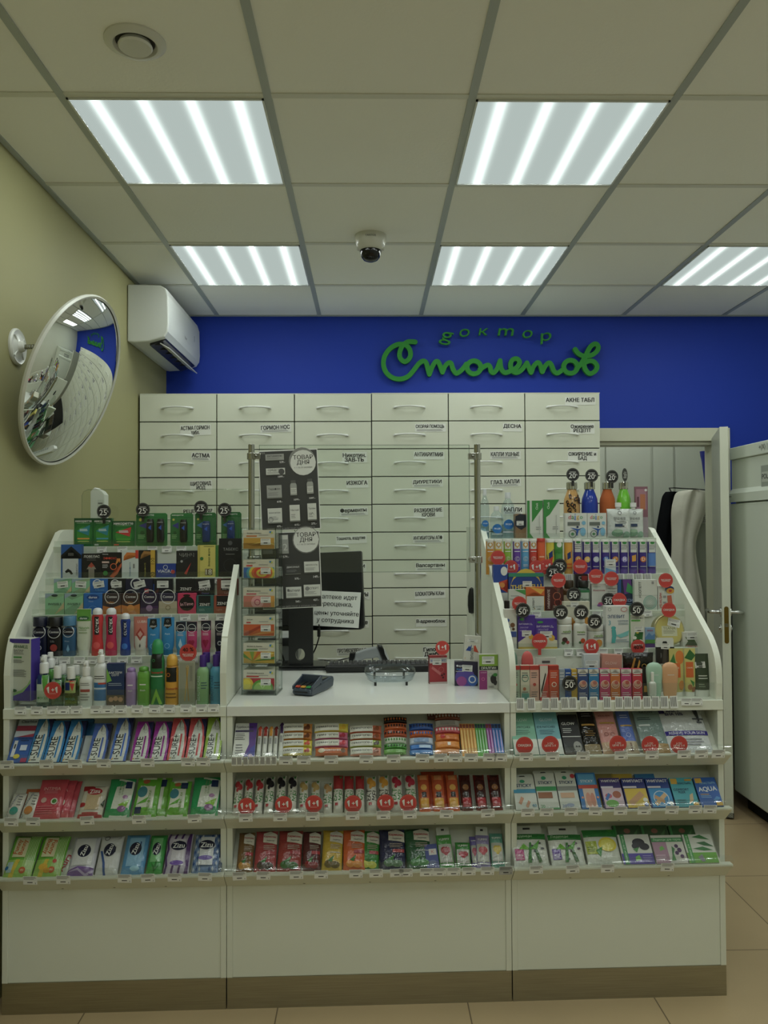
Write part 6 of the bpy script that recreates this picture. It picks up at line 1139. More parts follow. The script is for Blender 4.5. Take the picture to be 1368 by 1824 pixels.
# bottom step, behind
K = 'R0'
for a, b, yt, c, l in ((181, 222, 1035, '6f9480', 'sage green silicone brush at the far left, behind lip boxes'), (243, 308, 1033, 'd85a58', 'coral silicone brush behind the lip boxes')):
    item('bot', K, X(a), X(b), Y(yt), c, l, [], 'silicone_brush', cat='brush', cap=c, cw=.12, prof=[(0, .9), (.1, 1), (.8, 1), (.88, .9), (.94, .7), (.975, .45), (.994, .14)], pe=2.5, d=.015, dv=.06, st=[(.5, .45, .9, 0, .3)], group='silicone face brushes')
item('box', K, X(320), X(428), Y(1068), 'cfd0c6', 'white hanging card pack behind the lip boxes', [R(.3, .86, .7, .92, '555')], dv=.06, d=.006, name='card_pack', cat='pack')
item('box', K, X(578), X(664), Y(1050), 'c8d0d4', 'white and blue box behind the nail polish boxes', [R(0, .1, 1, .3, '3a68a8')], dv=.05, st=[(.5, .76, .8)])
item('box', K, X(668), X(776), Y(1052), 'c98c7e', 'dusty pink box with a pale title, leaning back', [T('GLOW', .45, .8, .6, 'e8c8bc', 0, 0), L(.3, .5, .8, .62, 2, 'b8685c')], dv=.045, lean=3)
item('pouch', K, X(793), X(962), Y(1043), '1e1812', 'black pouch with gold rings and tools', [G([(.1, .3), (.35, .9), (.4, .88), (.18, .26)], 'b07a28'), G([(.25, .2), (.5, .85), (.54, .8), (.32, .18)], 'c89038'), O(.66, .7, .08, 'c89a40', .25), O(.84, .7, .08, 'c89a40', .25), G([(.68, .62), (.8, .4), (.76, .38)], 'c89a40'), R(.02, .93, .98, 1, '0d0c0c')], 'cosmetic_pouch', d=.02, dv=.04, cat='pouch')
item('tube', K, X(1050), X(1130), Y(1022), 'c8bc68', 'cream tube with an orange band and oranges, left of two', [E(.7, .82, .3, 'd87820', .14), G([(.0, .7), (.3, .9), (.4, .7)], '3a7a38'), R(.12, .4, .7, .7, 'd8641e'), T('CREME', .4, .6, .44, 'f0d8b8'), E(.75, .24, .2, 'c88030', .1), G([(.1, .3), (.4, .1), (.2, .1)], '2a5a28')], 'hand_cream_tube', cat='tube', cap='e4e4da', dv=.03, ch=.1, group='orange hand cream tubes')
item('tube', K, X(1130), X(1191), Y(1020), 'd0c870', 'cream tube with an orange band and nuts, right of two', [G([(.0, .8), (.5, .98), (1, .85), (.6, .75)], '2f6a30'), R(.1, .4, .75, .72, 'd8641e'), T('CREME', .42, .6, .5, 'f0d8b8'), E(.75, .14, .2, '9a5a30', .07), E(.4, .2, .2, 'a86a3a', .06), G([(.4, .36), (.8, .3), (.7, .2)], '3a8a38')], 'hand_cream_tube', cat='tube', cap='e4e4da', dv=.03, ch=.1, group='orange hand cream tubes')
item('tube', K, X(1187), X(1272), Y(1050), '3d4a34', 'dark olive cream tube standing on a white cap', [L(.2, .38, .8, .5, 2, 'd8dcd0'), L(.2, .2, .6, .3, 2, '9aa890')], 'hand_cream_tube', cat='tube', cap='e2e4dc', dv=.025, ch=.16, cw=.92, st=[(.34, .74, .62, 4)])
lip = [(186, 232, '9fb09a', 'sage lip colour box with a red dot', 'c83a34'), (236, 285, 'cfcbb4', 'cream lip colour box with a teal ring', '3a8a80'), (287, 335, 'd8a898', 'pale pink lip colour box with a red dot', 'b83a34'), (341, 388, 'c83a34', 'white and red lip colour box with a slanted mascara motif', ''), (391, 443, 'cc4a2a', 'orange-red lip colour box with a white ring', 'e8d8c8')]
for i, (a, b, c, l, m) in enumerate(lip):
    o = [R(0, .88, 1, 1, 'b8342c' if i < 3 else 'a82c24'), L(.15, .62, .85, .8, 3, '666' if i < 3 else 'e0c8c0'), L(.15, .08, .85, .26, 3, '777' if i < 3 else 'e0c8c0')]
    o += {0: [E(.5, .46, .17, m)], 1: [O(.5, .64, .38, m, .16), E(.42, .34, .18, 'b86a4a'), R(.1, .05, .9, .22, '5a9a90')], 2: [E(.5, .46, .18, m)], 3: [G([(.1, .1), (.9, .8), (.9, 1), (0, 1), (0, .1)], 'd8d2c8'), G([(.2, .2), (.7, .75), (.6, .8), (.1, .3)], '2a2a2a')], 4: [O(.5, .46, .26, m, .3)]}[i]
    item('box', K, X(a), X(b), Y(1111), c, l, o, 'lip_colour_box', dv=.0, d=.018, group='lip colour boxes')
for a, b, c, l in ((446, 476, '9aa6b4', 'thin grey-blue box behind the 50% disc'), (478, 510, '2a58a8', 'thin blue box behind the 50% disc'), (512, 544, 'd0a830', 'thin yellow box beside the nail polish boxes')): item('box', K, X(a), X(b), Y(1132), c, l, [L(.1, .6, .9, .9, 3, 'ddd')], dv=.006, d=.015, name='cosmetic_box')
for i, (a, b, c) in enumerate(((546, 601, '2f4a86'), (606, 660, '2a80b8'), (665, 720, 'c83a70'), (723, 775, 'd07030'), (780, 836, 'c83a78'), (842, 895, 'c83040'))):
    item('box', K, X(a), X(b), Y(1130), c, ('dark blue', 'bright blue', 'raspberry', 'orange', 'magenta', 'red')[i]+' nail treatment box with a fingertip picture', [G([(0, .86), (.5, 1), (1, .86), (1, 1), (0, 1)], 'd8d4cc'), L(.1, .74, .9, .86, 2, 'e8e4e0'), O(.5, .5, .42, 'e8d8cc', .12), E(.5, .52, .33, 'd8a088'), E(.6, .56, .2, 'c05a50' if i > 1 else 'b87068'), L(.1, .06, .9, .24, 3, 'e0d8d8')], 'nail_care_box', d=.02, group='nail treatment boxes')
item('box', K, X(897), X(930), Y(1122), '1c1a14', 'thin black and gold box beside the mint brush', [R(.2, .2, .8, .4, 'c89a30')], dv=.02, d=.015, name='cosmetic_box')
for a, b, c, l in ((920, 1011, 'a9cdb6', 'mint silicone face brush, upright at the front'), (1005, 1096, 'e0a878', 'peach silicone face brush, upright at the front')):
    item('bot', K, X(a), X(b), Y(1094), c, l, [L(.3, .62, .7, .66, 1, 'ddd')], 'silicone_brush', cat='brush', cap=c, cw=.12, prof=[(0, .6), (.1, .78), (.3, .86), (.6, .97), (.76, 1), (.86, .94), (.93, .76), (.97, .5), (.994, .14)], pe=2.5, d=.02, dv=.006, group='silicone face brushes')
item('bot', K, X(935), X(975), Y(1148), 'd8dad2', 'tiny white dropper bottle in front of the mint brush', [], 'dropper_bottle', cat='bottle', cap='e6e8e0', cw=.4, sh=.55, nk=.3, dv=-.006, yb=1240)
dd(502, 1208, '50%', 'black 50% disc at the front between lip and nail boxes', -.0, r=14)
tags('R0', [int(X(q)) for q in (236, 297, 371, 422, 478, 521, 580, 635, 706, 771, 820, 869, 921, 967, 1016, 1068)], 'upright price tag under the bottom row of the right unit', 14, 22, vert=True)
tags('R0', [int(X(1134)), int(X(1193))], 'flat price tag at the right end of the right unit', 20, 13)
tags('R1', [int(X(q)) for q in (497, 565, 640, 684, 768, 905)], 'price tag under the supplement jars', 16, 13)
tags('R3', [int(X(q)) for q in (500, 600, 780, 830, 880, 930)], 'small price tag under the violet effervescent tubes', 12, 13, vert=True)
tags('R2', [int(X(q)) for q in (325, 650, 700, 925)], 'price tag under the third step of the right unit', 16, 10)
# ================================================================ on the desk
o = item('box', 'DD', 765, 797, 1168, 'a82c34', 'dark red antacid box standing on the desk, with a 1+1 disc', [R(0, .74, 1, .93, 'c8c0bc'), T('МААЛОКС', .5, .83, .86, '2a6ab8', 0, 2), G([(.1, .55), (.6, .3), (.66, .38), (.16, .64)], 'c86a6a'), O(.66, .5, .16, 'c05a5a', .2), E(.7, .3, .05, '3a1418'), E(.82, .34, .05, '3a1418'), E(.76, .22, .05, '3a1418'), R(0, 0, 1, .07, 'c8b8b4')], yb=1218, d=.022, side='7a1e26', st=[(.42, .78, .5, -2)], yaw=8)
disc(788, 1154, 12.5, on_desk(788, 1222).y, '1+1', 'd03a34', 'red 1+1 disc above the dark red box on the desk')
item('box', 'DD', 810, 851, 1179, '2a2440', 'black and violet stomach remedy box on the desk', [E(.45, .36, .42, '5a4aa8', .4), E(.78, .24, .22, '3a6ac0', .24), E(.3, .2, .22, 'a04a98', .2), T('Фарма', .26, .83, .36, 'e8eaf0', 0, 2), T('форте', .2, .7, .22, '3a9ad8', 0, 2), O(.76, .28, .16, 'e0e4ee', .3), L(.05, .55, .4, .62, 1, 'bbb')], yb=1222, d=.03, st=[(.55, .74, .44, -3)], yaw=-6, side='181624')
item('box', 'DD', 826, 855, 1134, 'd4d3c8', 'white box with blue and orange arrows, standing on the black and violet box', [G([(.1, .42), (.3, .62), (.34, .56), (.46, .68), (.4, .4)], '24479a'), G([(.9, .36), (.66, .66), (.62, .6), (.56, .66), (.6, .4)], 'cc4a2a'), T('ПЕНТАЛГИН', .5, .3, .46, '333', 90, 1.5), T('2', .08, .12, .1, 'c8962a')], yb=1222, d=.022, st=[(.48, .82, .6, -4)], lean=4)
bx = bpy.context.scene.objects
_b = [q for q in bx if q.get('label', '').startswith('white box with blue and orange arrows')][0]
_p = [q for q in bx if q.get('label', '').startswith('black and violet stomach')][0]
_h = max(v.co.z for v in _p.data.vertices); _hh = max(v.co.z for v in _b.data.vertices)
_b.matrix_world = Matrix.Translation((0, .004, _h+.0012)) @ _b.matrix_world @ Matrix.Scale((_hh-_h)/_hh, 4, (0, 0, 1))
item('box', 'DD', 854, 887, 1166, 'c8c6bc', 'lime, black and magenta throat spray box at the right end of the desk', [R(0, .66, 1, 1, '8ab030'), R(0, .56, 1, .67, '15171a'), T('ОРАЛГИН', .5, .615, .8, 'e8eae4', 0, 2), R(0, 0, .42, .54, '98307a'), T('СПРЕЙ', .22, .49, .3, 'e0b8d0'), O(.2, .3, .09, 'd86aa0', .3), E(.75, .3, .16, '2a2426', .13), E(.85, .2, .1, '2a2426', .08), E(.85, .42, .12, '3a8a38', .05), O(.6, .42, .1, '7aa080', .15), L(.48, .04, .8, .1, 2, '555')], yb=1228, d=.03, st=[(.48, .84, .66)])
# ---- boxes in the acrylic rack
rk, RW, RZ = RK
rb = [('c89a30', 'Витамин Е Реневал', 'c8742a', 'vitamin box with a golden wave, top pocket of the rack', [G([(0, .0), (0, .3), (.4, .1), (1, .3), (1, 0)], 'b8801e'), G([(.2, .2), (.6, .34), (1, .2), (1, .26), (.6, .4)], 'd8b850')]),
      ('3a6ab0', 'Цитрамон П', 'c83a3a', 'box with rainbow rings, second pocket from the top', [E(.6, .28, .5, '4aa0b0', .56), E(.6, .28, .42, 'd8c838', .5), E(.6, .28, .34, 'd86a2a', .4), E(.6, .28, .26, 'd8402a', .32), E(.6, .28, .18, 'd8c030', .22), E(.6, .28, .1, 'd05a30', .12)]),
      ('c87868', 'Фолиевая кислота', 'c8606a', 'box with pink swirls, third pocket from the top', [O(.45, .25, .2, 'e0a0a0', .2), O(.45, .25, .1, 'b8506a', .3), R(.88, 0, 1, .58, 'd89a3a')]),
      ('cc5a24', 'А+Е вит', 'b83a34', 'box with orange streaks, fourth pocket from the top', [G([(0, .1), (.5, .5), (.9, .58), (.5, .36), (.1, 0)], 'a83a1c'), G([(.2, 0), (.6, .2), (1, .26), (1, .16), (.6, .08)], 'e09048')]),
      ('c89a2a', 'Витамин Д₃ Реневал', '5a8a4a', 'box with a burst of green and orange rays, fifth pocket', [G([(.3, .1), (0, .5), (0, .3)], '5a8a3a'), G([(.3, .1), (.2, .58), (.35, .58)], '7a9a3a'), G([(.3, .1), (.45, .58), (.6, .58)], 'c8641e'), G([(.3, .1), (.8, .58), (1, .5)], 'e0c858'), G([(.3, .1), (1, .34), (1, .2)], '4a8a3a'), G([(.3, .1), (1, .12), (1, .0)], 'e0b840')]),
      ('b02c38', 'Аскорбиновая кислота', 'b83a34', 'box with lime and lemon slices, bottom pocket of the rack', [E(.12, .26, .2, 'd8b828', .34), E(.1, .26, .14, 'e0d038', .26), E(.62, .08, .34, '5a9a30', .44), E(.62, .06, .28, '9ac858', .34), G([(.62, .04), (.5, .3), (.56, .33)], 'd0e0a0'), G([(.62, .04), (.74, .3), (.68, .33)], 'd0e0a0')])]
for (c, t_, pc, l, o), z, hh in zip(rb, RZ, (.064, .062, .066, .066, .068, .066)):
    W = .107; H = hh; mb = MB(); d = .07; M = rk.matrix_world @ Matrix.Translation((0, .003, z+.0008))
    vs = [(-W/2, 0, 0), (W/2, 0, 0), (W/2, d, 0), (-W/2, d, 0), (-W/2, 0, H), (W/2, 0, H), (W/2, d, H), (-W/2, d, H)]; mb.add(vs, [(0, 1, 5, 4), (1, 2, 6, 5), (2, 3, 7, 6), (3, 0, 4, 7), (0, 3, 2, 1), (4, 5, 6, 7)], mat('d2cfbc'))
    F = Fbox(W, H); cl = []
    for q in o:      # artwork stays inside the coloured lower band
        if q[0] in 'EO' and (q[1]-q[3] < 0 or q[1]+q[3] > 1 or q[2]-(q[5] if q[0] == 'E' and q[5] else q[3]*W/H) < 0 or q[2]+(q[5] if q[0] == 'E' and q[5] else q[3]*W/H) > .58):
            rz = q[5] if q[0] == 'E' and q[5] else q[3]*W/H; pts = []
            for i in range(28): a = 6.2832*i/28; pts.append((min(1, max(0, q[1]+q[3]*math.cos(a))), min(.58, max(0, q[2]+rz*math.sin(a)))))
            u_ = []
            for p_ in pts:
                if not u_ or abs(p_[0]-u_[-1][0])+abs(p_[1]-u_[-1][1]) > .012: u_.append(p_)
            cl.append(G(u_, q[4]))
        else: cl.append(q)
    art(mb, [R(.01, .0, .99, .58, c)]+cl+[T(t_, .08+.034*len(t_)*.5 if 0 else .12+.0135*len(t_), .83, .027*len(t_), '2a2620', 0, 2), R(.1, .64, .1+.02*len(t_), .71, pc), L(.5, .66, .8, .74, 1, '999'), R(.84, .84, .91, .93, '3a8ac0'), R(.9, .8, .95, .9, 'c8c83a')], W, H, F)
    b_ = mb.build('vitamin_box', M=M); tag(b_, 'white-edged '+l, 'medicine box', 'boxes in the acrylic rack'); sticker(b_, F, W, H, .72, .38, .32, 0)
# ================================================================ lower shelves, left unit
def XL(q): return .2997*q
def YL(q): return 1250+.2997*q
gi = 'slim pregnancy and ovulation test boxes'
item('box', 'LA', XL(35), XL(152), YL(100), '2a5aa8', 'blue and white test box at the far left with a red band', [R(0, .82, 1, 1, 'b8c4c8'), T('Clearblue', .55, .92, .8, '22304a', 0, 2), R(0, .7, 1, .82, '9a3048'), R(0, .56, 1, .7, 'b8c0c8'), G([(.1, .56), (1, .64), (1, .56)], '9a3048'), T('количество\nнедель', .62, .5, .7, '20304e', 0, 2), R(.12, .12, .3, .48, 'd0d4d8'), R(.17, .3, .25, .4, '444'), R(.5, .26, .84, .38, 'c8d4e4'), E(.44, .13, .16, 'd8c828', .05), R(.7, 0, 1, .09, 'b02c60')], 'test_box', d=.02)
sure = [(155, 248, 97, '2f7ab0', '', 'leftmost blue slim test box'), (252, 350, 114, '2a80c0', '', 'second blue slim test box'), (358, 455, 110, '2a80c0', '', 'third blue slim test box'), (512, 616, 130, '4a68b8', '', 'periwinkle slim test box, shorter one'), (646, 745, 92, '4a70c8', '', 'periwinkle slim test box, taller one'),
        (772, 872, 118, '9a2c98', '', 'purple slim test box, left of two'), (885, 985, 117, '9a2c98', '', 'purple slim test box, right of two'), (990, 1090, 98, 'd05058', '+', 'coral slim test box, left of two'), (1098, 1198, 96, 'd05058', '+', 'coral slim test box, right of two'), (1206, 1306, 92, '94b83a', '+', 'lime green slim test box at the right end')]
for a, b, yt, c, p, l in sure:
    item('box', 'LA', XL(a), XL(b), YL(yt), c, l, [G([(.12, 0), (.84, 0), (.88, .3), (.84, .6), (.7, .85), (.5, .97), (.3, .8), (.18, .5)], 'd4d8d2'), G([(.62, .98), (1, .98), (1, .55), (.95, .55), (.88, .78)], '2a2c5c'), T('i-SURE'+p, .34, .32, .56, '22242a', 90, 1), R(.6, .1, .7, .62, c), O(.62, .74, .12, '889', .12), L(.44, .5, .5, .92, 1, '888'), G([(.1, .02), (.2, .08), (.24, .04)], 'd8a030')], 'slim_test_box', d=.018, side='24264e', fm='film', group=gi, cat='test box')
for a, b, yt, l in ((455, 500, 118, 'blue slim test box half hidden behind the third'), (350, 430, 92, 'blue slim test box lying behind the second')): item('box', 'LA', XL(a), XL(b+60), YL(yt+12), '2f78b0', l, [R(.1, 0, .8, .7, 'c8d0d0')], 'slim_test_box', d=.01, dv=.024, group=gi, cat='test box')
gw = 'packs of wet wipes'
def wz(c, o): return o
item('pouch', 'LB', XL(100), XL(215), YL(515), 'c86a3a', 'orange wipes pack standing behind the second white one', [], 'wipes_pack', d=.012, dv=.016, cat='wipes pack', group=gw)
for a, b, yt, c, l in ((22, 106, 540, '3a9a8c', 'small white wipes pack with a teal fruit, far left'), (110, 192, 532, 'c8823a', 'small white wipes pack with an orange fruit')):
    item('pouch', 'LB', XL(a), XL(b), YL(yt), 'd6d5cb', l, [E(.5, .3, .3, c, .15), T('LACTACYD', .3, .68, .5, '2a4a7a', 70, 1.5), L(.55, .45, .85, .85, 4, '888'), O(.14, .1, .1, '4a6a8a', .25)], 'wipes_pack', d=.016, cat='wipes pack', group=gw, lean=3)
for a, b, yt, dv, l in ((245, 430, 470, .022, 'third coral pink wipes pack, at the back'), (200, 400, 466, .011, 'second coral pink wipes pack, in the middle'), (182, 350, 460, 0, 'front coral pink wipes pack with a white title')):
    item('pouch', 'LB', XL(a), XL(b), YL(yt), 'cc4a5a', l, [T('INTIMIA', .5, .74, .6, 'e8a8a8', 0, 1), L(.25, .6, .75, .68, 2, 'd88890'), E(.3, .45, .1, 'd8b0a8'), E(.68, .42, .12, 'd8d8c8'), E(.68, .42, .08, '4a8a3a'), L(.1, .08, .8, .3, 4, 'd87880')], 'wipes_pack', d=.012, dv=dv, cat='wipes pack', group=gw)
item('pouch', 'LB', XL(452), XL(602), YL(498), 'd4cfbe', 'white wipes pack with red roses and an oval logo', [E(.2, .92, .3, 'a8242c', .1), E(.1, .4, .16, 'b02c34', .07), R(.24, .24, .8, .72, 'c8b08a'), E(.52, .8, .3, 'b02838', .11), T('Zizu', .52, .8, .4, 'f0e4e0', 4, 2), R(.18, .1, .82, .16, 'b83a40'), G([(0, 0), (1, 0), (1, .1), (.5, .05), (0, .12)], 'b02c34'), G([(.85, .4), (1, .6), (1, .3)], '3a4a38')], 'wipes_pack', cat='wipes pack', group=gw)
for a, b, yt, c, l, v in ((985, 1150, 450, '2f9a58', 'x', 9), (608, 765, 455, '1f9a5a', 'green-edged wipes pack with thistle, left one', 0), (800, 985, 450, '6ab030', 'bright green wipes pack standing behind', 8), (776, 925, 450, '62b02c', 'bright green wipes pack with an upside-down print', 1), (975, 1112, 470, '62b02c', 'bright green wipes pack, right of the stacked ones', 2), (1122, 1292, 445, '1f9a5a', 'green-edged wipes pack with thistle, at the right end', 0)):
    if l == 'x': continue
    o = [G([(.22, 0), (.9, 0), (1, .9), (.35, 1)], 'd2d8cc'), T('салфетки\nвлажные', .52, .72, .34, '7a9a6a', 90, 1), R(.66, .72, .9, .9, '1f2f5a'), E(.72, .5, .1, 'a878a8', .05), G([(.5, .3), (.9, .44), (.8, .2)], '8ac038'), E(.66, .2, .16, '8a5a90', .08)] if v == 0 else [G([(.1, 0), (.8, 0), (.78, 1), (.2, 1)], 'd2d8c8'), E(.3, .62, .2, '3a8090', .14), G([(.1, .3), (.6, .5), (.5, .35)], '5aa82c'), R(.1, .08, .36, .24, '1f2f5a') if v == 1 else R(.55, .76, .85, .94, '1f2f5a'), E(.4, .88, .14, 'b8603a', .06), T('салфетки', .62, .4, .5, '7aa050', 90, 1)]
    item('pouch', 'LB', XL(a), XL(b), YL(yt), c, l, o, 'wipes_pack', dv=.013 if v == 8 else 0, d=.014, cat='wipes pack', group=gw)
for i, (a, b) in enumerate(((5, 178), (182, 352))):
    item('pouch', 'LC', XL(a), XL(b), YL(792), '6cb832', ('green wipes pack with a cream title panel, far left', 'green wipes pack with an upside-down title panel and yellow animal')[i], [R(.0, 0, 1, .4, '9ac85a')]+[R(.62+.05*j, .0, .645+.05*j, 1, 'b8d890') for j in range(7)][:7]+[R(.16, .46, .62, .94, 'd8d4a8'), T('Funny\nBunny', .38, .7, .36, 'c8642a', 84 if i == 0 else -96, 3), E(.66, .16, .11, 'c8602a'), T('80', .66, .16, .1, 'f0d8b0'), G([(.2, .0), (.36, .4), (.5, .4), (.36, 0)], 'd8c030')]+([R(.1, .1, .3, .34, 'a8c8c8'), E(.1, .2, .07, '2a70a8')] if i == 0 else [E(.35, .22, .16, 'e0b028', .08), E(.5, .14, .12, 'd8a020', .06), E(.7, .36, .07, 'c84a3a')]), 'wipes_pack', d=.024, cat='wipes pack', group=gw, lean=2)
item('pouch', 'LC', XL(330), XL(400), YL(870), 'b8c0b0', 'pale wipes pack with a red title, squeezed sideways between two packs', [T('Aura', .5, .5, .6, 'a83a40', 70, 2)], 'wipes_pack', d=.012, dv=.012, cat='wipes pack', group=gw)
zz = [(388, 548, 800, 'c4c4d0', 'white wipes pack with a navy oval and violet waves', 'w'), (552, 692, 793, 'd0d2d2', 'white wipes pack with a navy oval and blue ribbon', 'r'), (707, 850, 786, '5a9cd0', 'sky blue wipes pack with a navy oval', 'b'), (857, 957, 788, '3aa048', 'green wipes pack with a navy oval and aloe', 'g'), (960, 1118, 782, 'c8c0d4', 'violet wavy striped wipes pack with a navy oval', 'v'), (1130, 1292, 784, '7a98c8', 'blue chequered wipes pack with a navy oval', 'c')]
for a, b, yt, c, l, k_ in zz:
    o = {'w': [G([(0, 0), (1, 0), (1, .2), (.7, .1), (.4, .24), (0, .14)], '7a5aa0'), G([(0, .1), (.4, .2), (.7, .06), (1, .16), (1, .1), (.7, .0), (.4, .14)], 'b8a8d0'), R(.12, .26, .86, .96, 'd4d6d8')], 'r': [G([(.1, .6), (.3, .3), (.4, 0), (.5, 0), (.4, .3), (.2, .6)], '3a5a9a'), L(.7, .3, .76, .7, 1, '555'), O(.3, .92, .12, '777', .3)],
         'b': [R(.2, .2, .84, .9, '8abce0'), L(.66, .3, .72, .8, 1, '3a5a8a'), E(.6, .15, .2, '9ad0e8', .06)], 'g': [R(.2, .3, .8, .9, '7ac080'), G([(.5, .05), (.3, .3), (.5, .2), (.6, .36), (.62, .18), (.85, .26)], '2a7a34')],
         'v': [q for j in range(4) for q in (G([(.02+.26*j, 0), (.08+.26*j, .2), (.02+.26*j, .4), (.08+.26*j, .6), (.02+.26*j, .8), (.08+.26*j, 1), (.16+.26*j, 1), (.1+.26*j, .8), (.16+.26*j, .6), (.1+.26*j, .4), (.16+.26*j, .2), (.1+.26*j, 0)] if j < 3 else [(.8, 0), (.86, .2), (.8, .4), (.86, .6), (.8, .8), (.86, 1), (.95, 1), (.95, 0)], '5a3a78'),)]+[R(.26, .2, .76, .84, 'd4d0dc'), E(.5, .26, .26, '7a5ab8', .06)],
         'c': [G([(x-.04, y), (x, y+.06), (x+.04, y), (x, y-.06)], '3a5a98' if (i+j) % 2 else 'c8d0e0') for i, x in enumerate((.08, .2, .32, .68, .8, .92)) for j, y in enumerate((.1, .24, .38, .52, .66, .8, .92))]+[R(.26, .18, .78, .88, 'd0d4da'), E(.5, .36, .26, '7a68b8', .06)]}[k_]
    o += [E(.5, .62 if k_ in 'wrbg' else .68, .25 if k_ in 'wrbg' else .3, '181c3c', .16 if k_ in 'wrbg' else .12), T('Zizu', .5, .62 if k_ in 'wrbg' else .68, .26 if k_ in 'wrbg' else .44, 'eceef0', 76 if k_ in 'wrbg' else 0, 2)]
    item('pouch', 'LC', XL(a), XL(b), YL(yt), c, l, o, 'wipes_pack', d=.022, cat='wipes pack', group=gw)
item('pouch', 'LC', XL(1215), XL(1312), YL(800), '5a6a80', 'dark chequered wipes pack at the right end, behind', [E(.8, .4, .1, 'ddd')], 'wipes_pack', d=.01, dv=.02, cat='wipes pack', group=gw)
tags('LA', [int(XL(q)) for q in (45, 280, 450, 620, 880, 1120, 1208)], 'price tag under the slim test boxes', 22, 13)
tags('LB', [int(XL(q)) for q in (70, 200, 522, 828, 1160)], 'price tag under the pink and green wipes packs', 22, 14)
tags('LC', [int(XL(q)) for q in (183, 378, 743, 884, 1038, 1218)], 'price tag under the bottom row of wipes packs', 22, 13)
# ================================================================ middle unit
def XM(q): return 390+.3874*q
def YM(q): return 1250+.3874*q
item('box', 'MA', XM(60), XM(162), YM(100), 'd4d6ce', 'white slimming box with a violet curved side', [G([(.62, 1), (1, 1), (1, 0), (.45, 0), (.7, .4)], '52288a'), G([(.8, .3), (1, .4), (1, 0), (.5, 0)], '3a3a9a'), T('Турбослим', .42, .88, .78, '2a2a3a', 0, 1), R(.02, .74, .85, .8, '3a3050'), L(.04, .5, .5, .7, 4, '777'), L(.1, .1, .45, .4, 4, '888'), E(.8, .08, .1, 'c8b0d0')], d=.02)
for a, b, c, l in ((166, 190, 'c85030', 'orange-topped candy bar standing in the sachet row, first'), (192, 217, 'a83028', 'dark red topped bar, second in the sachet row'), (219, 242, 'd8962a', 'golden topped bar, third in the sachet row'), (243, 266, '7a2a24', 'maroon topped bar, fourth in the sachet row'), (268, 292, '3a2050', 'dark violet topped bar, last in the sachet row')):
    item('pouch', 'MA', XM(a), XM(b), YM(108 if a < 260 else 90), 'd2d4cc', l, [G([(.02, .66), (.98, .66), (.98, .9), (.5, 1), (.02, .9)], c), L(.3, .1, .7, .6, 1, '999')], 'candy_bar', d=.02, cat='snack bar', group='upright topped bars')
gb = 'stacked haematogen and muesli bars'
def stack(a, b, ys, base, defs, kind='haem'):
    ys = list(ys)+[base]
    for i, (c, l, o) in enumerate(defs):
        item('pouch', 'MA', XM(a+(i*3 % 5)), XM(b-(i*2 % 4)), YM(ys[i]), c, l, o, 'snack_bar', yb=YM(ys[i+1]-1), d=.022, cat='snack bar', group=gb, dv=.0)
def hm(c2, w_='d6d6c8', t_='333'): return [R(.02, .1, .72, .9, w_), T('гематоген', .38, .5, .6, t_, 0, 1.5, .8), E(.86, .5, .06, c2, .3), E(.78, .35, .04, c2, .2)]
pos = lambda n, k: ('top', 'second', 'third', 'fourth', 'fifth', 'sixth', 'seventh')[k]+' bar in the '+n
stack(280, 430, (95, 138, 172, 206), 240, [('c8863a', 'orange haematogen bar, '+pos('leftmost stack', 0), hm('6a3a20')), ('c87a30', 'brown haematogen bar, '+pos('leftmost stack', 1), hm('6a3a20')), ('d8c838', 'yellow haematogen bar, '+pos('leftmost stack', 2), hm('c84a2a')), ('e0cc3a', 'lemon haematogen bar, '+pos('leftmost stack', 3), hm('a83a2a'))])
stack(436, 596, (95, 136, 170, 206), 242, [('d8c83a', 'yellow bar with corn, '+pos('second stack', 0), hm('d8b020')), ('c86a8a', 'pink bar with cherries, '+pos('second stack', 1), hm('a82440')), ('cc7090', 'pink bar with redcurrants, '+pos('second stack', 2), hm('c02a40')), ('c8642a', 'orange-red bar with a coconut half, '+pos('second stack', 3), [E(.2, .5, .1, 'd8c8a8', .3), T('гематоген', .5, .5, .55, 'f0e8d8', 0, 2, .8), E(.85, .5, .07, '6a4a2a', .3)])])
stack(598, 750, (104, 140, 172, 206), 242, [('c86a48', 'salmon haematogen bar, '+pos('third stack', 0), hm('8a4a2a')), ('c86038', 'orange haematogen bar, '+pos('third stack', 1), hm('8a4a2a')), ('9ab848', 'green coconut haematogen bar, '+pos('third stack', 2), hm('4a3a28')), ('d89078', 'pale orange haematogen bar, '+pos('third stack', 3), hm('8a4a2a'))])
def chk(c2): return [G([(x-.04, .5), (x, .75), (x+.04, .5), (x, .25)], c2) for x in (.08, .2, .32, .44, .56, .68, .8, .92)]
stack(757, 866, (66, 94, 126, 158, 190, 214), 236, [('1e1814', 'black chequered bar, '+pos('fourth stack', 0), chk('c86a28')), ('c8602a', 'orange chequered bar, '+pos('fourth stack', 1), chk('20242c')), ('b8502a', 'red-orange chequered bar, '+pos('fourth stack', 2), chk('1c2028')), ('c8d0c0', 'white and green bar, '+pos('fourth stack', 3), chk('3a8a3a')), ('4a9a38', 'green chequered bar, '+pos('fourth stack', 4), chk('1c3020')), ('6aa84a', 'light green bar, '+pos('fourth stack', 5), [])])
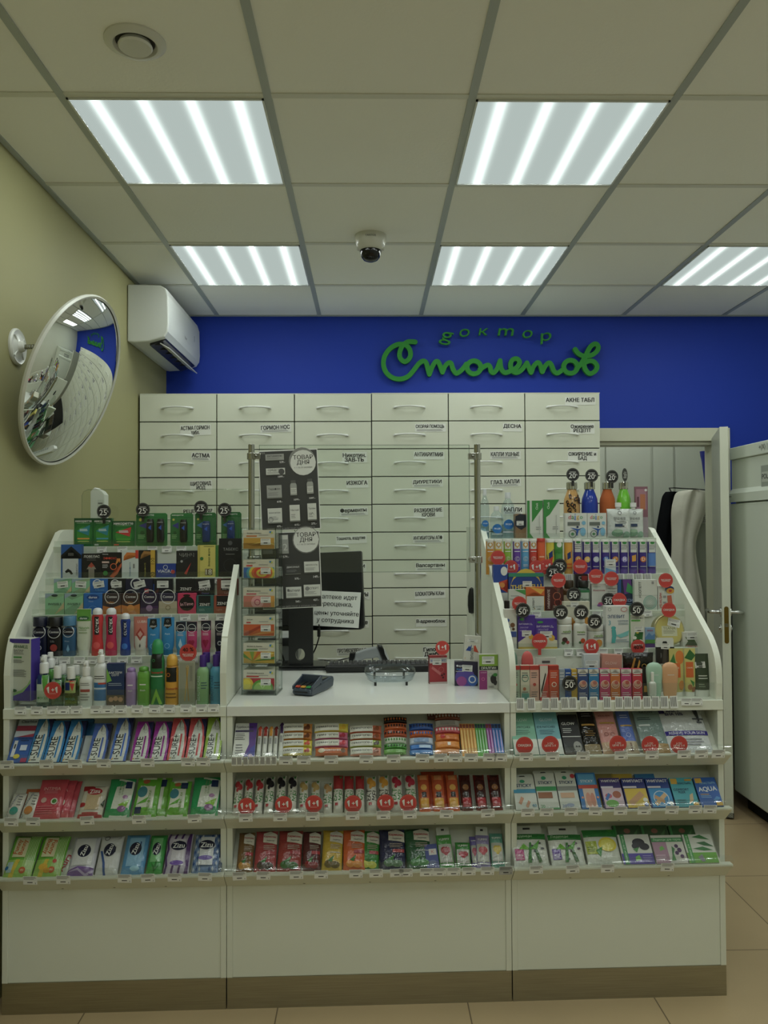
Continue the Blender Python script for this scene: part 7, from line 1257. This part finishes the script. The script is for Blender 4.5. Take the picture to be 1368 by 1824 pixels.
stack(874, 988, (94, 128, 160, 194, 218), 238, [('2a5aa8', 'blue chequered bar, '+pos('blue stack', 0), chk('12204a')), ('c8602a', 'orange and blue bar, '+pos('blue stack', 1), chk('2a5ab0')), ('b8c4d4', 'silver bar, '+pos('blue stack', 2), [R(.2, .2, .8, .8, '7a98c0')]), ('2f78c8', 'bright blue bar, '+pos('blue stack', 3), [R(.4, .2, .9, .8, 'a8c4e0')]), ('3a80c8', 'blue bar, '+pos('blue stack', 4), [])])
stack(992, 1112, (52, 80, 112, 142, 176, 212), 236, [('8a4a34', 'brown and red bar, '+pos('sixth stack', 0), chk('c8c0b8')), ('b8b4ac', 'silver and red bar, '+pos('sixth stack', 1), [R(.2, .2, .8, .8, '9a9690')]), ('c84a58', 'pink and white bar, '+pos('sixth stack', 2), chk('e0d8d0')), ('d8782a', 'orange bar with a red band, '+pos('sixth stack', 3), [E(.3, .5, .1, 'c8302a', .3)]), ('d8862a', 'amber bar, '+pos('sixth stack', 4), [R(.5, .3, .62, .7, 'e8e0d0')]), ('d08028', 'dark amber bar, '+pos('sixth stack', 5), [])])
item('pouch', 'MA', XM(958), XM(1066), YM(44), '7a3a30', 'brown and red bar lying crosswise on top behind the sixth stack', chk('c8c0b0'), 'snack_bar', yb=YM(74), d=.02, dv=.02, cat='snack bar', group=gb)
n = 0
for a, b, k_, c, w_ in ((1120, 1192, 5, 'd8962a', 'orange'), (1192, 1243, 4, '4aa82c', 'green'), (1243, 1271, 2, '9a3a98', 'purple'), (1271, 1315, 3, '2a70c0', 'blue')):
    for i in range(k_):
        s = (b-a)/k_; item('box', 'MA', XM(a+s*i)+.25, XM(a+s*(i+1))-.25, YM(100), c, f'thin {w_} candy strip pack, {ORD[i]} of the {w_} ones', [R(.1, .86, .9, .98, '7a2a1a' if w_ in ('orange', 'purple') else '1a2a4a'), R(.35, .1, .65, .8, 'e8c870' if w_ == 'orange' else 'b8d8c0' if w_ == 'green' else 'c8b0e0')], 'candy_strip', d=.02, cat='candy', group='thin coloured candy strips', dv=.004)
# B: upright bars
ge = 'upright fruit and muesli bars'
eat = [(58, 98, 355, 'b02c34', 's'), (106, 146, 345, 'b02c34', 's'), (156, 196, 347, 'b02c34', 's'), (203, 247, 338, '24222a', 'b'), (256, 300, 335, '24222a', 'b'), (309, 353, 335, '24222a', 'b'), (364, 406, 358, 'b89a5a', 'o'), (419, 461, 358, 'b89a5a', 'o'), (478, 520, 368, 'b89058', 'o'), (524, 570, 335, 'a82c30', 'r'), (576, 620, 337, 'a82c30', 'r'), (628, 670, 337, 'a82c30', 'r'), (680, 727, 338, 'd89a2a', 'g'), (738, 786, 332, 'd89a2a', 'g'), (798, 848, 333, 'b02440', 'm'), (862, 912, 328, 'b02440', 'm')]
kn = {'s': 'strawberry', 'b': 'blackberry', 'o': 'oat', 'r': 'pomegranate', 'g': 'orange', 'm': 'raspberry'}; ct = {}
for a, b, yt, c, k_ in eat:
    ct[k_] = ct.get(k_, 0)+1
    o = [E(.35, .84, .3, c, .1), E(.66, .76, .28, c, .09), E(.4, .68, .14, c, .06), T('EAT\nME!', .5, .46, .3, '2f8a38' if k_ != 'g' else '2a2420', 84, 3), L(.2, .06, .5, .26, 1, 'b03a40'), G([(.6, .93), (.9, .98), (.8, .88)], '3a8a3a')]
    if k_ in 'r': o = [R(0, .62, 1, 1, c)]+o[3:]
    item('pouch', 'MB', XM(a), XM(b), YM(yt), 'd3d2c6', f'white bar with {kn[k_]} print, {ORD[ct[k_]-1]} of the {kn[k_]} ones', o, 'fruit_bar', d=.02, cat='snack bar', group=ge, lean=0)
for i, (a, b, c) in enumerate(((922, 976, 'd8602a'), (988, 1046, 'd8602a'), (1056, 1112, 'd8602a'), (1118, 1172, '5a1c1c'), (1186, 1240, '6a1a1c'), (1254, 1310, '6a1a1c'))):
    org = i < 3
    item('pouch', 'MB', XM(a), XM(b), YM(330), c, f'{ORD[i % 3]} of the three {"orange" if org else "dark red"} bars with a picture panel', [R(.1, .08, .9, .82, 'b8502a' if org else '3a1416'), E(.5, .62, .26, 'd8a040' if org else '8a5a30', .08), R(.3, .36, .7, .5, '2a1c14'), R(.14, .1, .86, .34, 'd8a030' if org else 'a83038'), R(.2, .82, .8, .96, 'd88a50' if org else '4a1a1a')], 'fruit_bar', d=.02, cat='snack bar', group=ge)
item('pouch', 'MB', XM(940), XM(1100), YM(318), 'c84a28', 'red-orange bar lying behind the three orange bars', [], 'fruit_bar', d=.01, dv=.024, cat='snack bar', group=ge)
p0 = (Vector((0, -.062, LIPS[1][0]+.003)), TN)
for i, (x, y) in enumerate(((127, 482), (297, 474), (436, 470), (617, 470), (766, 466), (870, 466))): disc(XM(x), YM(y), 15.2, 0, '1+1', 'd03a34', 'red 1+1 disc in front of the bars with print of '+('strawberry', 'blackberry', 'oat', 'pomegranate', 'orange', 'raspberry')[i], tilted=(Vector((0, -.066, LIPS[1][0])), Vector((0, 1, 0))))
# C: candy pouches
gk = 'herbal candy pouches'
kar = [(75, 152, 596, '7a5a34', 'brown pouch with orange fruit, far left of the candy row', 'c89038'), (156, 260, 590, 'a84448', 'rose pouch with a dark landscape label', '4a3a34'), (262, 376, 588, '9c3c38', 'red pouch with a green herb', '3a6a34'), (380, 466, 592, '5c2a2c', 'maroon pouch with cherries', '8a2028'), (468, 566, 587, 'c8a82c', 'yellow pouch with a bee character', '6a5a2a'), (569, 673, 585, 'd0602a', 'orange pouch with orange slices', 'e09030'), (640, 736, 590, '3a8a3a', 'green pouch with lemons', 'c8c838'), (740, 862, 583, '2c3050', 'dark blue pouch with herbs', '5a8060'), (865, 985, 580, '2a5a3a', 'dark green pouch with leaves', '4a8a50')]
for i, (a, b, yt, c, l, m) in enumerate(kar):
    item('pouch', 'MC', XM(a), XM(b), YM(yt), c, l, [G([(.36, .7), (.98, .66), (.98, .9), (.66, .98), (.36, .92)], 'd6d2c4'), T('Кармолис', .66, .83, .56, 'b03038', -2, 3), T('Леденцы', .68, .74, .36, '555'), L(.4, .5, .92, .62, 3, 'b8a898'), R(.5, .4, .95, .48, 'a83038') if i not in (4, 8) else L(.4, .4, .9, .44, 1, 'ccc'), E(.35, .16, .2, m, .09), E(.66, .14, .22, m, .08), G([(.3, .24), (.6, .36), (.5, .2)], '3f7a38')], 'candy_pouch', d=.02, cat='candy pouch', group=gk, dv=.008 if i == 6 else 0, lean=(0, 0, 1, 0, 2, 0, 3, 0, -2)[i])
item('box', 'MC', XM(958), XM(1016), YM(655), '2c3c88', 'small dark blue box leaning beside the green pouch', [R(.3, .55, .9, .8, 'd0ccc8'), T('К', .6, .68, .2, 'b03038'), E(.5, .25, .3, '5a6a9a', .1)], d=.015, lean=-4)
lol = [(1016, 1088, 610, '4f9a48', 'green topped clear bag of red lollipops, left', '9a2a30'), (1092, 1162, 645, '3a8a3c', 'green bag with a red heart lollipop', 'a82a38'), (1166, 1200, 618, '6a60a8', 'violet bag partly hidden behind the heart lollipop bag', '9a3a50'), (1186, 1252, 612, '8a80b0', 'violet bag with a red heart lollipop', 'b0303c'), (1256, 1318, 604, '5a9a88', 'teal and yellow lollipop bag at the right end', 'c8b038')]
for i, (a, b, yt, c, l, m) in enumerate(lol):
    item('pouch', 'MC', XM(a), XM(b), YM(yt), c, l, [R(.08, .16, .92, .7, 'a8aaa0'), T('YUMMY', .5, .84, .7, 'e8ece8', 2, 2), E(.4, .52, .2, m, .1), E(.62, .52, .2, m, .1), G([(.22, .5), (.8, .5), (.52, .32)], m), R(.48, .1, .54, .36, 'd8d8d0'), L(.1, .03, .9, .12, 1, 'ddd')], 'lollipop_bag', d=.012, cat='lollipop bag', group='small lollipop bags', clip='c8ccc4' if i in (0, 3) else None, dv=.006 if i == 2 else 0, lean=(-3, 2, 0, 3, 2)[i])
tags('MA', [int(XM(q)) for q in (308, 390, 518, 678, 805, 935, 1022, 1087, 1160, 1245, 1295)], 'price tag under the stacked bars', 22, 13)
tags('MA', [int(XM(q)) for q in (72, 98, 124, 150, 176, 202, 228, 254)], 'narrow upright price tag under the slimming box', 9, 17, vert=True)
tags('MB', [int(XM(q)) for q in (125, 282, 432, 615, 758, 880, 1048, 1238)], 'price tag under the upright bars', 20, 13)
tags('MC', [int(XM(q)) for q in (98, 205, 358, 470, 632, 725, 820, 862, 957, 1015, 1080, 1150, 1235, 1320)], 'price tag under the candy pouches', 20, 12)
# ================================================================ right unit
def XR(q): return 890+.3143*q
def YR(q): return 1250+.3143*q
gg = 'face mask and patch packs'
glow = [(88, 226, 58, '7fbfa4', 'mint green eye patch box', [R(0, 0, 1, .35, 'd0d4c8'), T('GLOW', .45, .8, .56, 'cfe4d8', 0, 0), T('EYE PATCHES', .42, .63, .76, '3a5a50', 0, 1.5), L(.1, .44, .8, .56, 3, '5a8a7a'), E(.4, .26, .14, '6a2a20', .04)], 'box'), (230, 366, 56, '76b4be', 'pale blue eye patch box', [R(0, 0, 1, .35, 'd0d4cc'), T('GLOW', .5, .8, .56, 'cfe0e4', 0, 0), T('EYE PATCHES', .45, .63, .76, '2a4a5a', 0, 1.5), L(.15, .44, .8, .56, 3, '4a7a8a'), E(.4, .26, .14, '6a2a20', .04)], 'box'),
        (374, 482, 72, '191a1c', 'black box with a white title and a grey face', [T('GLOW', .45, .76, .7, 'e4e6e4', 0, 1), L(.1, .5, .6, .64, 3, 'ccc'), R(0, .42, 1, .44, 'c8cac8'), E(.72, .18, .22, '8a8a84', .13), E(.66, .18, .05, '1a1a1a'), E(.8, .18, .05, '1a1a1a'), G([(0, 0), (.4, 0), (0, .3)], '3a3c3e')], 'box'),
        (490, 584, 44, '15130f', 'black and gold anti-age mask pack', [L(.2, .8, .8, .9, 2, '777'), R(.1, .62, .9, .66, 'a8803a'), L(.2, .36, .85, .5, 3, '8a6a30'), R(0, 0, 1, .2, '8a7a5a')], 'pouch'), (590, 706, 42, 'c88a84', 'dusty pink mask pack', [T('IDEAL SKIN', .45, .84, .6, '8a4a48'), R(.15, .66, .9, .69, 'b8923a'), O(.35, .42, .1, '7a4a40', .2), O(.66, .42, .1, '7a4a40', .2), R(0, 0, 1, .24, 'b89a7a')], 'pouch'),
        (716, 797, 42, '5a74c0', 'periwinkle blue mask pack with a dropper picture', [L(.2, .76, .8, .86, 2, 'c8d0ec'), R(.1, .6, .9, .63, 'b8923a'), O(.5, .4, .16, 'c8d0ec', .15), R(0, 0, 1, .26, 'a89a80'), G([(.4, .04), (.6, .04), (.55, .22), (.45, .22)], '5a3a20')], 'pouch'), (815, 975, 42, '7f9490', 'grey-green mask pack with a brown base', [T('GLOW', .5, .94, .5, '4a5a58'), L(.1, .72, .6, .8, 2, '3a4a48'), R(.1, .6, .5, .64, 'c8d0cc'), R(0, 0, 1, .2, 'a88a5a'), E(.6, .3, .2, '9aacaa', .06)], 'pouch'),
        (966, 1222, 40, 'c2c6c6', 'large silver mask pack with a violet band', [R(0, .9, .14, 1, '2c2460'), T('AHA +\nBHA 10%', .34, .92, .4, '2c2460', 0, 2), R(0, .38, 1, .48, '32268a'), T('RENEW YOUR SKIN', .5, .43, .8, 'e0e0f0', 0, 1), L(.3, .12, .85, .3, 3, '8a8c94'), G([(.78, 1), (.9, 1), (.88, .7), (.84, .7)], '3a3c44'), R(.72, .74, .98, .77, '4a4c54'), R(.8, .66, .92, .69, '4a4c54')], 'pouch')]
for a, b, yt, c, l, o, k_ in glow: item(k_, 'RA', XR(a), XR(b), YR(yt), c, l, o, 'face_mask_pack', d=.014 if k_ == 'box' else .012, cat='face mask pack', group=gg)
gp = 'boxes of plasters'
def stk(band, bc): return [E(.45, .86, .12, '2a9a70', .05), T('STICKY', .5, .73, .7, '1f3f6a', 0, 2), R(0, .5, 1, .62, band)]+bc
pl = [(95, 221, 426, 'd0d4cc', 'white plaster box with a blue band and 40 mark', stk('2a90b8', [G([(.15, .2), (.3, .4), (.42, .34), (.26, .14)], 'c89070'), G([(.45, .1), (.6, .28), (.7, .22), (.55, .05)], 'c89070'), T('40', .84, .12, .2, '2a90b8')])), (226, 343, 404, 'd0d4cc', 'white plaster box with a green band', stk('2f9a58', [R(.05, .3, .75, .46, '9a6038'), T('20', .2, .08, .2, '2f9a58'), R(0, 0, 1, .04, '2f9a58')])), (349, 462, 402, 'd0d4cc', 'white plaster box with a grey band and a red dot', stk('8a8e8a', [E(.88, .9, .12, 'c03038'), R(.1, .3, .8, .44, 'd0a888'), T('20', .2, .08, .2, '3a6ab0'), E(.5, .1, .2, '9aa8c8', .05)])),
      (470, 582, 402, '2a78c0', 'blue plaster box with a pair of feet', [R(.08, .66, .92, .96, '5aa8d8'), T('STICKY', .5, .76, .64, 'e8f0f4', 0, 2), R(0, .55, 1, .65, 'c84a38'), R(.2, .02, .8, .55, 'd8c0b0'), E(.42, .24, .14, 'd0907a', .2), E(.64, .24, .12, 'c8846e', .19), E(.12, .3, .06, 'd89070'), E(.9, .3, .06, 'd89070')]),
      (598, 718, 432, '3a2c7a', 'violet and white children plaster box', [T('УНИПЛАСТ', .52, .9, .88, 'ecebf2', 0, 3), R(.02, .66, .6, .72, 'd8d4e0'), R(.04, .0, .98, .66, 'd0b8c8'), E(.7, .44, .2, 'a85a40', .12), E(.3, .4, .16, 'c85a6a', .08), E(.4, .15, .3, '6ab048', .12), G([(.1, .3), (.3, .5), (.4, .44), (.2, .24)], '3a70b8')]), (725, 858, 432, '24307e', 'dark blue and yellow plaster box', [T('УНИПЛАСТ', .5, .9, .88, 'ecebf2', 0, 3), R(.02, .66, .6, .72, 'd8d4e0'), R(.04, .0, .98, .64, 'd8b828'), G([(.1, .2), (.7, .55), (.85, .4), (.25, .06)], 'c89868'), E(.85, .25, .1, 'e8e8e0'), E(.85, .1, .1, '2a4a8a')]),
      (865, 996, 432, '1f3f90', 'blue plaster box with crossed plasters', [T('УНИПЛАСТ', .5, .9, .88, 'ecebf2', 0, 3), R(.02, .66, .6, .72, 'd8d4e0'), R(.04, .0, .98, .64, '2a90d0'), G([(.15, .15), (.7, .5), (.8, .4), (.25, .04)], 'd8b080'), G([(.2, .3), (.6, .12), (.64, .24), (.26, .42)], 'c89a6a'), O(.5, .3, .34, 'c8dcec', .1), E(.88, .12, .1, 'e0e4e8')]),
      (1004, 1137, 430, '3fa8b8', 'turquoise plaster box with a yellow badge', [R(.04, .78, .32, .97, 'd8a828'), R(.66, .88, .96, .95, 'c89a28'), T('ПЛАСТЫРЬ', .6, .8, .6, '1f4a6a', 0, 2), T('COMFORT\nFLEX', .4, .54, .66, '1f3f60', 0, 2), G([(.6, .1), (.7, .4), (.85, .46), (.8, .2)], 'd0b890'), R(.75, .02, .98, .14, 'd8a828'), L(.1, .1, .5, .24, 2, '2a6a7a')]), (1146, 1272, 428, '2460b8', 'blue plaster box with a large white title', [R(.04, .8, .34, .97, 'd8a828'), T('ПЛАСТЫРЬ', .58, .8, .7, '8ac0e0', 3, 2), T('AQUA', .5, .58, .84, 'e8f0f4', 3, 2), R(.1, .4, .5, .42, 'd8a828'), L(.1, .26, .6, .36, 2, '8ab8e0'), G([(.6, .2), (.8, .34), (.96, .28), (.76, .16)], '4a90d0'), R(.7, .02, .98, .14, 'd8a828')])]
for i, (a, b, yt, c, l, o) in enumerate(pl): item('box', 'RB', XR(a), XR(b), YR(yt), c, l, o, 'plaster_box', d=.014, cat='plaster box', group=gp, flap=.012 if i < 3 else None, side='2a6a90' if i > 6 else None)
for a, b, c, l in ((560, 690, '8a7a3a', 'patterned plaster box peeking out behind the violet one'), (680, 800, 'c8a828', 'yellow plaster box peeking out behind the dark blue one'), (815, 930, '2a78b0', 'blue plaster box peeking out behind the one with crossed plasters')): item('box', 'RB', XR(a), XR(b), YR(408), c, l, [], 'plaster_box', d=.008, dv=.018, cat='plaster box', group=gp)
gl = 'herbal lozenge packs'
def hb(c1, c2): return [R(0, .8, 1, .98, '2a7a38'), T('Леденцы', .35, .9, .5, 'b8d8b0', 0, 1.5), R(.08, .18, .32, .52, c1), L(.1, .2, .3, .36, 4, 'ddd'), G([(.2, .5), (.34, .68), (.5, .5)], '6ab030')]+[E(.5+.07*i, .2+.08*((i*5) % 7), .05, c2, .03) for i in range(6)]+[G([(.4, .1), (.5, .7), (.56, .7), (.5, .1)], '3a7a38'), G([(.7, .1), (.6, .6), (.66, .62), (.8, .12)], '3a6a34'), G([(.5, .5), (.8, .78), (.7, .5)], '5aa838')]
for a, b, yt, l, c1, c2 in ((82, 290, 742, 'clear lozenge bag with a pink box and grey sage', 'b83a80', '4a4a54'), (296, 497, 746, 'clear lozenge bag with a violet box and dark lavender', '6a50a0', '4a2a48')):
    item('pouch', 'RC', XR(a), XR(b), YR(yt), 'd0d4cc', l, hb(c1, c2), 'lozenge_bag', d=.016, cat='lozenge pack', group=gl, clip='c8ccc4')
item('pouch', 'RC', XR(502), XR(704), YR(722), 'cdd2c8', 'clear lozenge bag with a large lemon', [R(0, .78, 1, 1, '2a7a38'), R(.05, .3, .35, .66, 'a8b828'), L(.08, .34, .3, .5, 3, '4a6a20'), E(.66, .56, .26, 'd8c828', .2), E(.66, .56, .2, 'e0d85a', .15), G([(.4, .2), (.5, .5), (.3, .4)], '3a8a34'), G([(.8, .9), (.95, 1), (.7, 1)], '3a8a34')], 'lozenge_bag', d=.016, cat='lozenge pack', group=gl)
item('box', 'RC', XR(705), XR(884), YR(752), 'd0d2cc', 'lozenge box with blackcurrants and a violet base', [R(0, 0, 1, .36, '4a3aa0'), R(.06, 0, .2, 1, '2a8a48'), T('Леденцы для горла', .13, .5, .9, 'c8e8c8', 90, 1.5), E(.62, .72, .2, '22202c', .14), E(.78, .58, .16, '1c1a26', .12), E(.5, .6, .12, '2a2834', .1), G([(.4, .5), (.6, .56), (.5, .38)], '3a8a38'), G([(.4, .1), (.6, .14), (.55, .3), (.42, .24)], '6ab048'), L(.65, .1, .95, .28, 3, '9a90d0')], 'lozenge_box', d=.012, cat='lozenge pack', group=gl)
item('box', 'RC', XR(893), XR(1072), YR(756), 'ccccc4', 'lozenge box with a mauve panel and lavender flowers', [R(0, 0, .45, .76, 'a88098'), R(0, .76, 1, .9, '2a8a48'), T('Леденцы для горла', .5, .83, .9, 'c8e8c8', 0, 1.5), G([(.2, .44), (.36, .5), (.3, .62), (.2, .56)], '6ab048'), L(.04, .1, .36, .3, 3, 'd8c0d0'), E(.75, .6, .06, '4a2a5a'), E(.82, .46, .07, '4a2a5a'), E(.72, .36, .06, '4a2a5a'), E(.86, .24, .06, '5a3a6a'), G([(.55, .2), (.6, .6), (.68, .5)], '2f7a38'), G([(.5, .1), (.6, .4), (.64, .1)], '3a8a40')], 'lozenge_box', d=.012, cat='lozenge pack', group=gl)
item('box', 'RC', XR(1078), XR(1246), YR(752), 'd0d4cc', 'lozenge box with large sage leaves and a lime base', [R(0, 0, 1, .36, '6ab038'), R(.06, 0, .2, 1, '3a9a48'), T('Леденцы для горла', .13, .5, .9, 'c8e8c8', 90, 1.5), G([(.3, .9), (.6, .98), (.9, .8), (.6, .84)], '2f7a3a'), G([(.4, .7), (.7, .74), (.98, .56), (.65, .6)], '2a6a34'), G([(.25, .5), (.6, .56), (.9, .44), (.6, .42)], '357f3e'), G([(.34, .2), (.5, .3), (.56, .05), (.44, .04)], '8a8a98')], 'lozenge_box', d=.012, cat='lozenge pack', group=gl)
for a, b, c, l in ((690, 850, '33532e', 'dark green lozenge box standing behind the blackcurrant one'), (850, 1010, '3a5a34', 'dark green lozenge box standing behind the lavender one'), (1015, 1165, '2f5a30', 'dark green lozenge box standing behind the sage leaf one')): item('box', 'RC', XR(a), XR(b), YR(700), c, l, [R(.04, .7, .12, 1, '3a8a48'), E(.5, .86, .12, '8a5a48', .06), G([(.6, .7), (.9, .9), (.8, .7)], '4a7a44')], 'lozenge_box', d=.01, dv=.022, cat='lozenge pack', group=gl)
for x, y, t_, l in ((141, 248, 'СКИДКА', 'red discount disc in front of the mint eye patch box'), (287, 243, '3 ПО\nЦЕНЕ 2-Х', 'red three-for-two disc in front of the pale blue eye patch box'), (671, 241, '3 ПО\nЦЕНЕ 2-Х', 'red three-for-two disc in front of the pink mask pack'), (853, 243, '3 ПО\nЦЕНЕ 2-Х', 'red three-for-two disc in front of the grey-green mask pack'), (1017, 243, '3 ПО\nЦЕНЕ 2-Х', 'red three-for-two disc in front of the silver mask pack')):
    disc(XR(x), YR(y), 15.5, 0, t_, 'd03a34', l, tilted=(Vector((0, -.066, LIPS[0][0])), Vector((0, 1, 0))))
tags('RA', [int(XR(q)) for q in (150, 300, 473, 690, 865, 1045, 1145, 1240)], 'price tag under the face masks', 22, 12)
tags('RB', [int(XR(q)) for q in (160, 266, 405, 542, 685, 820, 975, 1108, 1190)], 'price tag under the plaster boxes', 20, 12)
tags('RC', [int(XR(q)) for q in (35, 207, 415, 612, 950)], 'price tag under the lozenge packs', 22, 12)
